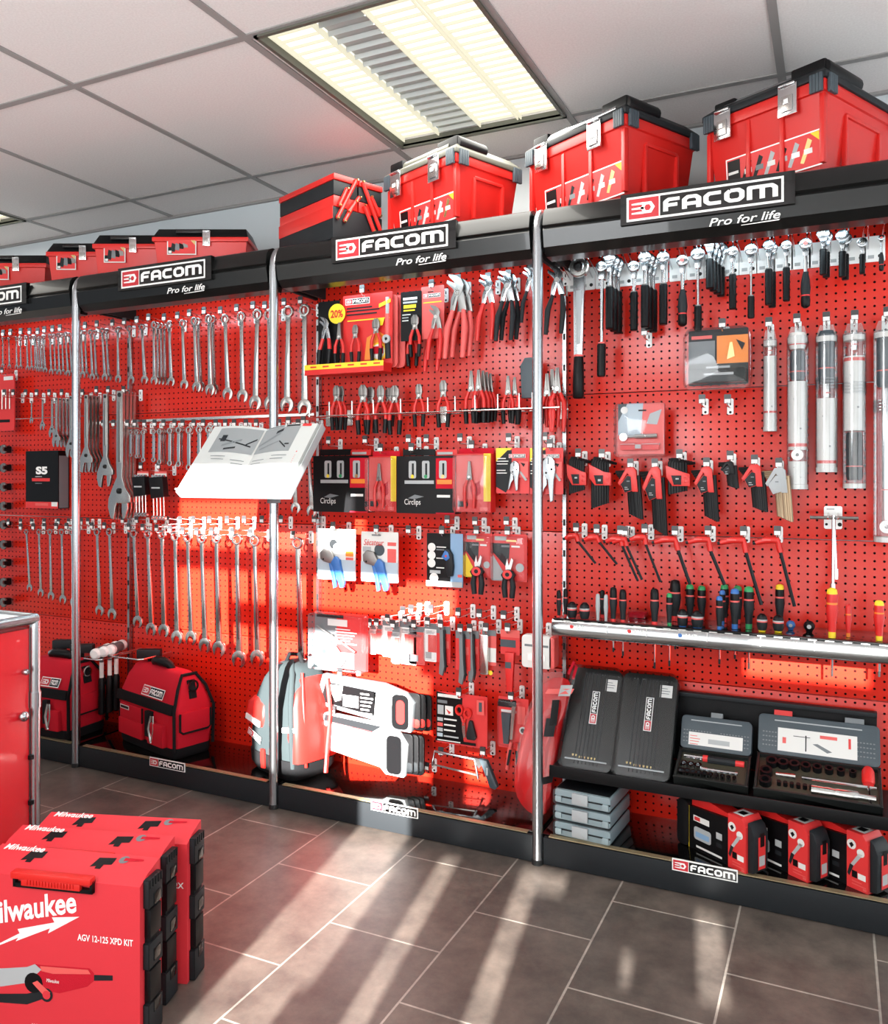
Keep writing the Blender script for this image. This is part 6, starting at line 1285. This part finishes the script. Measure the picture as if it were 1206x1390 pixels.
# chrome speed handle on its plate
x, z, w, h = box_on(1119, 687, 1144, 718, PEG_Y - .003)
t = thing('tool_plate', 'white double plate with two hooks carrying the chrome sliding T-wrenches', 'hook', (x, PEG_Y, z))
m = MB(); m.rbox((0, -.003, -h / 2), (w, .005, h), .006, 'white_plate'); m.disc(.018, -h * .8, .006, -.006, 'gasket', 10); m.disc(-.018, -h * .8, .004, -.006, 'gasket', 10); m.lines(-w * .35, -h * .1, w * .6, 1, .01, .004, -.006, 'paper_grey'); build(m, 'back_plate', t)
for q in (-.013, .013): m = MB(); m.tube([(q, 0, -h * .3), (q, -.06, -h * .5), (q, -.1, -h * .48), (q, -.105, -h * .42)], .003, 'wire', 6); build(m, 'prong', t)
for q, (bx, yy, l) in enumerate([(1131, 806, 'front one'), (1135, 786, 'behind')]):
    a = P(1132, 703, .22 + .016 * q); b = P(bx, yy, .22 + .016 * q)
    t = thing('sliding_wrench', f'chrome T-wrench with dark cross bar above the yellow screwdriver, {l}', 'wrench', a, group='chrome T-wrenches')
    xa = P(1100, 703, .22).x - a.x; xb = P(1166, 703, .22).x - a.x
    m = MB(); m.tube([(xa, 0, 0), (xb, 0, 0)], .005, 'bronze_rod' if False else 'dull_steel', 8); build(m, 'cross_bar', t, 'dark cross bar')
    m = MB(); m.tube([(0, 0, .008), (b.x - a.x, 0, b.z - a.z + .03)], .005, 'chrome', 10); m.tube([(b.x - a.x, 0, b.z - a.z + .03), (b.x - a.x, 0, b.z - a.z)], .008, 'chrome', 10); build(m, 'shaft', t, smooth=50)

# ------------------------------------------------------------------ screwdriver shelf
SZ = .742
t = thing('screwdriver_shelf', 'perforated screwdriver shelf with a wide silver front rail', 'shelf', (.5, .09, SZ))
m = MB(); m.box((0, .1, -.003), (.95, .215, .006), 'deck_black'); build(m, 'tray', t, bevel=.001)
m = MB(); pr = [(-.006, .004), (-.012, 0), (-.02, -.012), (-.022, -.026), (-.018, -.042), (-.008, -.05), (.0, -.05), (.004, .0)]
vs = [(s * .478, y, z) for s in (-1, 1) for y, z in pr]; n = len(pr); m.add(vs, [list(range(n))[::-1], list(range(n, 2 * n))] + [(i, (i + 1) % n, (i + 1) % n + n, i + n) for i in range(n)], 'bar_silver'); build(m, 'front_rail', t, 'curved silver rail', smooth=50)
m = MB(); m.box((0, -.004, .0045), (.95, .018, .003), 'black')
for k in range(22): m.quad(-.45 + k * .043, -.001 + .0, -.45 + k * .043 + .026, .0, 0, 'paper'); 
build(m, 'label_strip', t, 'black label strip with white print')
m = MB()
for k in range(21): m.box((-.43 + k * .044, -.0126, .001), (.022, .001, .002), 'paper')
for x in (-.30, -.18, -.005, .14, .28): m.box((x, -.0205, -.014), (.0016, .006, .026), 'paper', (R(-18), 0, 0))
build(m, 'print_marks', t)
for x, s, c in ((-.4, 'AN', 'red_card'), (-.22, 'ANF', 'red_card'), (-.07, 'AND', 'blue'), (.22, 'AND', 'white'), (.4, 'AND', 'red_card')):
    m = MB(); m.text(s, x, -.02, .012, -.0232, 'white', bold=.03); m.disc(x - .012, -.014, .006, -.0232, c, 12); build(m, 'lettering', t)
m = MB()
for k in range(2): m.box(((-1, 1)[k] * .44, .17, -.03), (.006, .07, .06), 'charcoal')
build(m, 'bracket', t)
def driver(label, px, ty, by, r, cap='black', body='charcoal', band='red_light', foot='red_card', blade=0, stub=False, y=None):
    p = PZ(px, by, SZ + .002) if y is None else P(px, by, y); p.y = min(max(p.y, .105), .27)
    p = Vector((P(px, by, p.y).x, p.y, SZ + .001)); h = P(px, ty, p.y).z - p.z
    t = thing('screwdriver', label, 'screwdriver', p, group='screwdrivers standing in the silver-fronted shelf')
    m = MB()
    if stub: m.lathe([(r * .6, 0), (r * .75, h * .1), (r * .95, h * .3), (r * 1.0, h * .55), (r * .98, h * .62), (r * .98, h * .7), (r * .85, h * .86), (r * .4, h)], [foot, body, body, band, 'paper_grey' if band == 'red_light' else band, body, cap], 16)
    else: m.lathe([(r * .6, 0), (r * .62, h * .06), (r * .62, h * .12), (r * .72, h * .3), (r * 1.0, h * .55), (r * .92, h * .67), (r * .92, h * .71), (r * .9, h * .88), (r * .75, h * .97), (r * .35, h)], [foot, foot, body, body, body, band, 'black' if body == 'charcoal' else body, cap, cap], 16)
    build(m, 'handle', t, smooth=50)
    if blade: m = MB(); m.lathe([(.003, -blade), (.0035, -blade * .85), (.0035, .0)], ['gasket', 'chrome'], 8); build(m, 'blade', t, 'steel blade')
D = driver
D('slim dark screwdriver at the shelf end beside the silver post', 759, 801, 840, .008); D('slim dark screwdriver, second from the shelf end beside the silver post', 768, 799, 838, .008)
D('stubby black screwdriver nearest the silver post', 777, 817, 840, .016, stub=True); D('stubby black screwdriver, second from the silver post', 794, 818, 842, .016, stub=True)
D('slim dark screwdriver between the grey testers', 818, 801, 838, .009); D('grey tester standing closest to the stubby screwdrivers', 812, 806, 844, .0075, 'light_grey', 'light_grey', 'light_grey', 'light_grey'); D('grey tester, the one farther from the stubby screwdrivers', 823, 807, 845, .0075, 'light_grey', 'light_grey', 'light_grey', 'light_grey')
D('red-banded black screwdriver right after the grey testers', 833, 797, 845, .012, blade=.09); D('red-banded black screwdriver, second after the grey testers', 846, 800, 846, .012, blade=.1)
D('red-banded black screwdriver standing alone mid-shelf', 889, 799, 849, .014, blade=.13); D('tall thick black screwdriver with reddish cap', 917, 787, 842, .018, blade=.09); D('slim green-capped screwdriver in front of the thick black one', 909, 805, 850, .01, 'green', foot='green', blade=.12)
D('green-capped screwdriver behind the stubby pair, first', 937, 793, 842, .014, 'green'); D('green-capped screwdriver behind the stubby pair, second', 953, 795, 842, .014, 'green', blade=.07)
D('stubby screwdriver in front of the green-capped pair, first', 927, 827, 851, .016, stub=True, foot='blue'); D('stubby screwdriver in front of the green-capped pair, second', 947, 829, 853, .018, stub=True, foot='blue')
D('blue-capped screwdriver in front of its cluster', 977, 809, 855, .0105, 'blue', foot='blue', blade=.1); D('blue-capped screwdriver, second of its cluster', 981, 801, 848, .0105, 'blue', foot='blue'); D('green-capped screwdriver at the back of the blue cluster', 984, 793, 842, .014, 'green', blade=.06); D('blue-capped screwdriver beside the blue cluster', 998, 799, 853, .0145, 'blue', foot='blue', blade=.09); D('green-capped screwdriver partly hidden by a blue-capped one', 1002, 795, 846, .014, 'green'); D('green-capped thick screwdriver before the yellow-footed stubby one', 1017, 796, 853, .0155, 'green', foot='green', blade=.12)
D('stubby black screwdriver with yellow foot, standing free', 1035, 833, 857, .015, stub=True, foot='yellow'); D('yellow-capped black screwdriver standing behind a stubby one', 1059, 793, 847, .014, 'yellow', foot='yellow', blade=.06); D('stubby screwdriver in front of the yellow-capped one', 1057, 835, 858, .0155, stub=True, foot='yellow')
D('yellow and red insulated screwdriver under the chrome T-wrenches', 1130, 798, 865, .016, 'yellow', 'red_box', 'orange', 'yellow', blade=.11); D('slim red insulated voltage tester', 1152, 820, 864, .0085, 'red_box', 'red_box', 'orange', 'orange'); D('red insulated screwdriver with blue-topped yellow cap at the picture edge', 1194, 815, 869, .014, 'yellow', 'red_box', 'orange', 'yellow', blade=.1)
for px, by, r, mt, l in ((1074, 850, .013, 'blue', 'round blue ball handle on the screwdriver shelf'), (1099, 853, .0155, 'black', 'round black ball handle on the screwdriver shelf')):
    p = PZ(px, by + 5, SZ); m = MB(); m.lathe([(r * .5, 0), (r * .6, r * .2)] + [(r * math.cos(R(a)), r * 1.15 + r * math.sin(R(a))) for a in range(-55, 90, 15)], mt, 18)
    t = thing('ball_handle', l, 'ball handle', (p.x, min(p.y, .26), SZ), group='ball handles on the screwdriver shelf'); build(m, 'ball', t, smooth=70); m = MB(); m.disc(0, r * 1.15, r * .4, -r * 1.01, 'paper_grey', 10); build(m, 'print', t)

q = PZ(868, 836, SZ + .002)
t = thing('bit_box', 'small clear reddish box lying behind the screwdrivers mid-shelf', 'box', (q.x, min(q.y, .25), SZ))
m = MB(); m.rbox((0, 0, .008), (.05, .05, .014), .003, 'red_fabric'); build(m, 'insert', t); m = MB(); m.rbox((0, 0, .011), (.056, .056, .021), .004, 'clear'); build(m, 'box_shell', t, 'clear lid')

# ------------------------------------------------------------------ lower shelf with cases
HZ = .285
t = thing('case_shelf', 'black shelf with dark back panel carrying the tool cases', 'shelf', (.5, .06, HZ))
m = MB(); m.box((0, .105, -.012), (.95, .25, .024), 'black'); m.box((0, -.02, -.006), (.95, .006, .036), 'black'); build(m, 'shelf_board', t, bevel=.002)
x0 = P(913, 950, .28).x - .5; x1 = P(1196, 960, .28).x - .5
m = MB(); m.box(((x0 + x1) / 2 - .01, .215, .115), (x1 - x0, .008, .21), 'black_matt'); m.box(((x0 + x1) / 2 - .01, .208, .222), (x1 - x0, .024, .014), 'charcoal'); build(m, 'back_panel', t, 'dark back panel', bevel=.001)
m = MB(); m.box((-.44, .2, -.06), (.006, .06, .1), 'charcoal'); m.box((.44, .2, -.06), (.006, .06, .1), 'charcoal'); build(m, 'bracket', t)
def case(label, cx, w, y, lean):
    h = .325
    t = thing('tool_case', label, 'tool case', (cx, y, HZ), (R(-lean), 0, R(0)), 'closed black tool cases')
    m = MB(); m.rbox((0, .028, h / 2), (w, .05, h), .022, 'tin_box', 5); build(m, 'shell', t, bevel=.008)
    m = MB()
    for i in range(7): m.box((-w * .22 + i * w * .073, .002, h * .5), (.0035, .004, h * .9), 'charcoal')
    build(m, 'ribs', t)
    m = MB(); logo(m, 0, 0, .105, .024, 0, .0006); o = build(m, 'logo_label', t, 'red and white vertical maker label'); o.rotation_euler = (0, R(-90), 0); o.location = (w * .04 + .012, -.001, h * .44)
    m = MB(); m.quad(w * .2, h * .78, w * .42, h * .9, .0022, 'paper'); m.lines(w * .22, h * .87, w * .16, 3, .008, .002, .0016, 'grey'); build(m, 'price_label', t, 'white price label')
    m = MB()
    for i in range(8): m.lathe([(.003, 0), (.004, .006)], 'gold', 8, (-w * .26 + i * w * .06, .004, .034 + (.004 if i in (0, 1) else 0)), 'z')
    m.box((0, -.001, .028), (w * .8, .004, .004), 'light_grey'); build(m, 'print', t, 'small golden pictures')
    m = MB(); m.rbox((0, .022, h / 2), (w + .008, .066, h + .008), .026, 'clear', 5); build(m, 'wrapping', t, 'clear shrink wrap')
case('closed black tool case in shrink wrap, leaning next to the red bag', (P(757, 1040, .07).x + P(826, 1048, .07).x) / 2 + .004, .166, .075, 30)
case('closed black tool case in shrink wrap, leaning next to the open socket case', (P(831, 1048, .07).x + P(907, 1056, .07).x) / 2 + .0, .172, .075, 30)
# open socket cases
def open_case(label, x0, x1, big):
    w = x1 - x0; cx = (x0 + x1) / 2; d = .15 if big else .125
    t = thing('socket_case', label, 'socket case', (cx, .07, HZ), (R(24), 0, 0), 'open socket cases')
    m = MB(); m.rbox((0, 0, 0), (.01, .01, .01), .001, 'tin_box') if False else None
    for c, s in (((0, d / 2, .006), (w, d, .012)), ((0, .004, .017), (w, .008, .034)), ((0, d - .004, .017), (w, .008, .034)), ((-w / 2 + .004, d / 2, .017), (.008, d, .034)), ((w / 2 - .004, d / 2, .017), (.008, d, .034))): m.box(c, s, 'tin_box')
    build(m, 'tray', t, bevel=.002)
    m = MB(); m.box((0, d / 2, .014), (w - .016, d - .016, .016), 'olive_tray'); build(m, 'insert', t, 'olive brown tray insert')
    H = .115 if big else .1
    m = MB(); m.rbox((0, 0, H / 2), (w, .03, H), .014, 'slate')
    if True:
        m.quad(-w * .36, H * .84, w * .36, H * .87, -.0156, 'light_grey')
        for i in range(10):
            for j in range(4): m.quad(-w * .46 + i * .0085, H * (.2 + .11 * j), -w * .46 + i * .0085 + .005, H * (.23 + .11 * j), -.0156, 'grey'); m.quad(w * .46 - i * .0085 - .005, H * (.2 + .11 * j), w * .46 - i * .0085, H * (.23 + .11 * j), -.0156, 'grey')
    o = build(m, 'lid', t, 'open dark grey lid', bevel=.004); o.location = (0, d + .012, .02); o.rotation_euler = (R(-48), 0, 0)
    m = MB()
    a, b = (-w * .33, w * .32) if big else (-w * .38, w * .38)
    m.quad(a, .012, b, H * .68 if big else H * .5, -.0166, 'paper'); m.quad(w * .02, H * .52, w * .16, H * .6, -.0172, 'red_light') if big else m.lines(a + .004, H * .4, .03, 4, .008, .002, -.0172, 'red_light')
    if big:
        m.quad(-w * .2, H * .5, -w * .06, H * .515, -.0172, 'charcoal'); m.quad(-w * .1, H * .16, -w * .09, H * .55, -.0172, 'charcoal'); m.poly([(-w * .04, H * .36), (0, H * .38), (w * .12, H * .22), (w * .08, H * .18)], -.0172, 'grey'); m.quad(-w * .29, H * .3, -w * .26, H * .45, -.0172, 'red_light'); m.quad(w * .25, H * .35, w * .27, H * .6, -.0172, 'red_card')
    else: m.quad(-w * .1, H * .2, w * .2, H * .34, -.0172, 'paper_grey')
    o2 = build(m, 'lid_label', o, 'white printed label')
    m = MB(); m.box((-w * (.29 if big else .0), 0, H + .006), (.05 if big else .034, .02, .018), 'red_box' if big else 'grey'); build(m, 'lid_clip', o)
    if big: m = MB(); m.box((w * .3, 0, H + .006), (.05, .02, .018), 'grey'); build(m, 'lid_clip', o)
    zt = .026
    if big:
        for i in range(8): m = MB(); r = .0165 - .001 * i; m.lathe([(r, 0), (r, .018), (r * .6, .018), (r * .6, .006)], 'black', 14, (-w * .37 + i * w * .093, d * .78, zt - .004)); build(m, 'socket', t)
        for i in range(2): m = MB(); m.lathe([(.017, 0), (.017, .018), (.01, .018), (.01, .006)], 'black', 14, (-w * .41, d * (.5 - .26 * i), zt - .004)); build(m, 'socket', t)
        for i in range(8): m = MB(); m.lathe([(.006, 0), (.006, .014)], 'black', 10, (-w * .3 + i * .017, d * .26, zt - .004)); build(m, 'bit', t)
        m = MB(); m.tube([(-w * .12, d * .5, zt), (w * .46, d * .5, zt)], .0048, 'chrome', 8); build(m, 'sliding_bar', t, 'chrome bar'); m = MB(); m.tube([(-w * .33, d * .5, zt), (-w * .17, d * .5, zt)], [.006, .009], 'satin_steel', 10); build(m, 'adapter', t, 'steel adapter')
        m = MB(); m.lathe([(.014, 0), (.014, .05), (.0125, .055), (.0125, .06), (.014, .065), (.014, .115), (.009, .12), (.009, .16)], 'satin_steel', 14, (-w * .04, d * .22, zt), 'x'); build(m, 'impact_driver', t, 'knurled steel impact driver', smooth=50)
        m = MB(); m.lathe([(.013, 0), (.0165, .01), (.0165, .05), (.012, .062)], 'red_box', 14, (w * .4, d * .52, zt + .006), 'y'); build(m, 'screwdriver_handle', t, 'red clear handle', smooth=50); m = MB(); m.tube([(w * .4, d * .52, zt + .004), (w * .41, d * .08, zt)], .0035, 'chrome', 6); build(m, 'screwdriver_blade', t)
    else:
        for i in range(10): m = MB(); r = .0105 - .0005 * i; m.lathe([(r, 0), (r, .016), (r * .6, .016), (r * .6, .004)], 'ratchet_steel', 12, (-w * .4 + i * w * .08, d * .2, zt - .004)); build(m, 'socket', t)
        for i in range(3): m = MB(); m.lathe([(.0105, 0), (.0105, .016), (.006, .016), (.006, .004)], 'chrome', 12, (-w * .39 + i * w * .1, d * .45, zt - .004)); build(m, 'socket', t)
        m = MB(); m.tube([(-w * .42, d * .78, zt), (-w * .12, d * .78, zt)], .006, 'chrome', 8); m.tube([(-w * .15, d * .78, zt), (-w * .08, d * .78, zt)], .0105, 'red_card', 10); build(m, 'ratchet', t, 'chrome ratchet')
        m = MB(); m.tube([(-w * .08, d * .76, zt), (w * .3, d * .76, zt)], .0115, 'charcoal', 10); m.tube([(w * .3, d * .76, zt), (w * .42, d * .76, zt)], .009, 'red_card', 10); build(m, 'ratchet_grip', t, 'black and red grip')
        m = MB(); m.tube([(-w * .2, d * .42, zt), (w * .35, d * .42, zt)], .005, 'chrome', 8); build(m, 'extension_bar', t)
open_case('small open socket case with chrome sockets and white leaflet in the lid', P(916, 1062, .08).x, P(1016, 1078, .08).x, False)
open_case('larger open socket case with black sockets and steel impact driver', P(1024, 1075, .08).x, P(1199, 1100, .08).x, True)
# stacked grey packs
p = PZ(744, 1143, .09)
for k in range(3):
    w, d, h = .178, .2, .047
    t = thing('file_case', f'grey plastic case in clear wrap, {["lowest", "middle", "topmost"][k]} of the stack of three by the post', 'case', (.142, .12, .0872 + k * (h + .003)), (0, 0, R(-4)), 'stack of grey wrapped cases')
    m = MB(); m.rbox((0, 0, h / 2), (w, d, h * .9), .008, 'tray_grey'); build(m, 'shell', t, bevel=.004)
    m = MB(); m.box((0, -d / 2 - .001, h * .5), (w, .004, .004), 'charcoal'); m.box((0, 0, h * .96), (w * .94, d * .9, .003), 'charcoal'); build(m, 'seam', t, 'dark seam')
    m = MB(); m.rbox((-.005, -d / 2 - .004, h * .55), (.05, .01, h * .7), .003, 'light_grey'); build(m, 'clasp', t, 'light clasp', bevel=.002)
    for q in (-1, 1): m = MB(); m.rbox((q * w * .42, -d / 2 - .002, h * .35), (.02, .01, h * .4), .004, 'tray_grey'); build(m, 'foot', t, bevel=.002)
    m = MB(); m.rbox((0, 0, h / 2), (w + .006, d + .012, h + .001), .009, 'clear'); build(m, 'wrapping', t, 'clear shrink wrap')
# three red and black packed ratchet sets on the base shelf
def socket_pack(label, fx, fy, side):
    c = PZ(fx, fy, .09); rot = -33
    t = thing('ratchet_kit_pack', label, 'packed tool kit', (c.x, c.y, .0875), (0, 0, R(rot)), 'red and black packed ratchet kits')
    L, W, H = .21, .068, .155
    m = MB(); m.prism([(-L, 0), (-.055, 0), (-.055, H * .86), (-L, H * .8)], .0, W, 'black'); f = -.0008
    m.quad(-L * .9, H * .55, -L * .62, H * .66, f, 'paper'); m.quad(-L * .88, H * .57, -L * .78, H * .64, f - .0005, 'red_card'); m.prism(rrect(-L * .74, H * .33, L * .3, H * .24, .008), f, 0, 'paper_grey'); m.quad(-L * .86, H * .26, -L * .62, H * .36, f - .0006, 'blue_tint'); m.quad(-L * .5, H * .4, -L * .4, H * .52, f, 'paper_grey'); m.quad(-L * .5, H * .25, -L * .4, H * .33, f, 'charcoal'); m.quad(-L * .85, H * .06, -L * .4, H * .1, f, 'paper'); m.quad(-L * .985, 0, -L * .975, H * .8, f, 'yellow'); build(m, 'case_side', t, 'black printed side', bevel=0)
    m = MB(); m.rbox((-L - .018, W * .5, H * .44), (.045, W + .01, H * .88), .016, 'black_matt'); build(m, 'case_back', t, 'black moulded end', bevel=.004)
    m = MB(); m.prism([(-L * .97, H * .8), (-.055, H * .86), (-.055, H * .9), (-L * .8, H * 1.02), (-L * .97, H * 1.0)], .01, W - .01, 'red_box'); build(m, 'case_top', t, 'red top')
    m = MB(); m.prism([(-.06, 0), (0, 0), (0, H * .84), (-.016, H * .98), (-.06, H * .98)], -.004, W + .004, 'red_card'); f = -.0046
    m.disc(-.046, H * .76, .013, f, 'paper', 18); m.poly([(-.053, H * .76), (-.045, H * .8), (-.039, H * .76), (-.046, H * .7)], f - .0004, 'black'); m.disc(-.02, H * .66, .011, f, 'paper', 14); m.poly([(-.026, H * .64), (-.014, H * .64), (-.044, H * .36), (-.052, H * .38)], f, 'paper_grey'); m.poly([(-.04, H * .4), (-.05, H * .42), (-.058, H * .24), (-.052, H * .2)], f - .0003, 'charcoal')
    m.quad(-.045, H * .2, -.03, H * .32, f, 'black'); m.quad(-.028, H * .2, -.006, H * .3, f, 'paper'); m.lines(-.045, H * .15, .04, 2, .008, .003, f, 'red_light'); m.quad(-.014, H * .03, -.004, H * .07, f, 'red_light')
    m.add([(-.055, W * .15, H * .981), (-.018, W * .15, H * .981), (-.018, W * .8, H * .981), (-.055, W * .8, H * .981)], [(0, 1, 2, 3)], 'paper'); m.add([(-.048, W * .3, H * .983), (-.026, W * .3, H * .983), (-.026, W * .65, H * .983), (-.048, W * .65, H * .983)], [(0, 1, 2, 3)], 'black'); build(m, 'red_sleeve', t, 'red printed cardboard end')
    m = MB(); m.prism([(0, .004), (.02, .008), (.022, H * .7), (.012, H * .86), (0, H * .92)], .004, W - .004, 'charcoal')
    m.add([(.0228, W * .3, H * .1), (.0228, W * .75, H * .1), (.0228, W * .75, H * .68), (.0228, W * .3, H * .68)], [(0, 1, 2, 3)], 'red_card'); m.add([(.0234, W * .35, H * .16), (.0234, W * .7, H * .16), (.0234, W * .7, H * .34), (.0234, W * .35, H * .34)], [(0, 1, 2, 3)], 'paper_grey'); m.add([(.0234, W * .42, H * .5), (.0234, W * .68, H * .5), (.0234, W * .68, H * .74), (.0234, W * .42, H * .74)], [(0, 1, 2, 3)], 'black'); build(m, 'end_blister', t, 'dark wrapped end with barcode panel', bevel=.002)
socket_pack('red and black packed ratchet kit beside the maker label on the base shelf', 1014, 1186, 0)
socket_pack('red and black packed ratchet kit, middle of the three on the base shelf', 1098, 1197, 1)
socket_pack('red and black packed ratchet kit at the picture edge on the base shelf', 1180, 1213, 2)
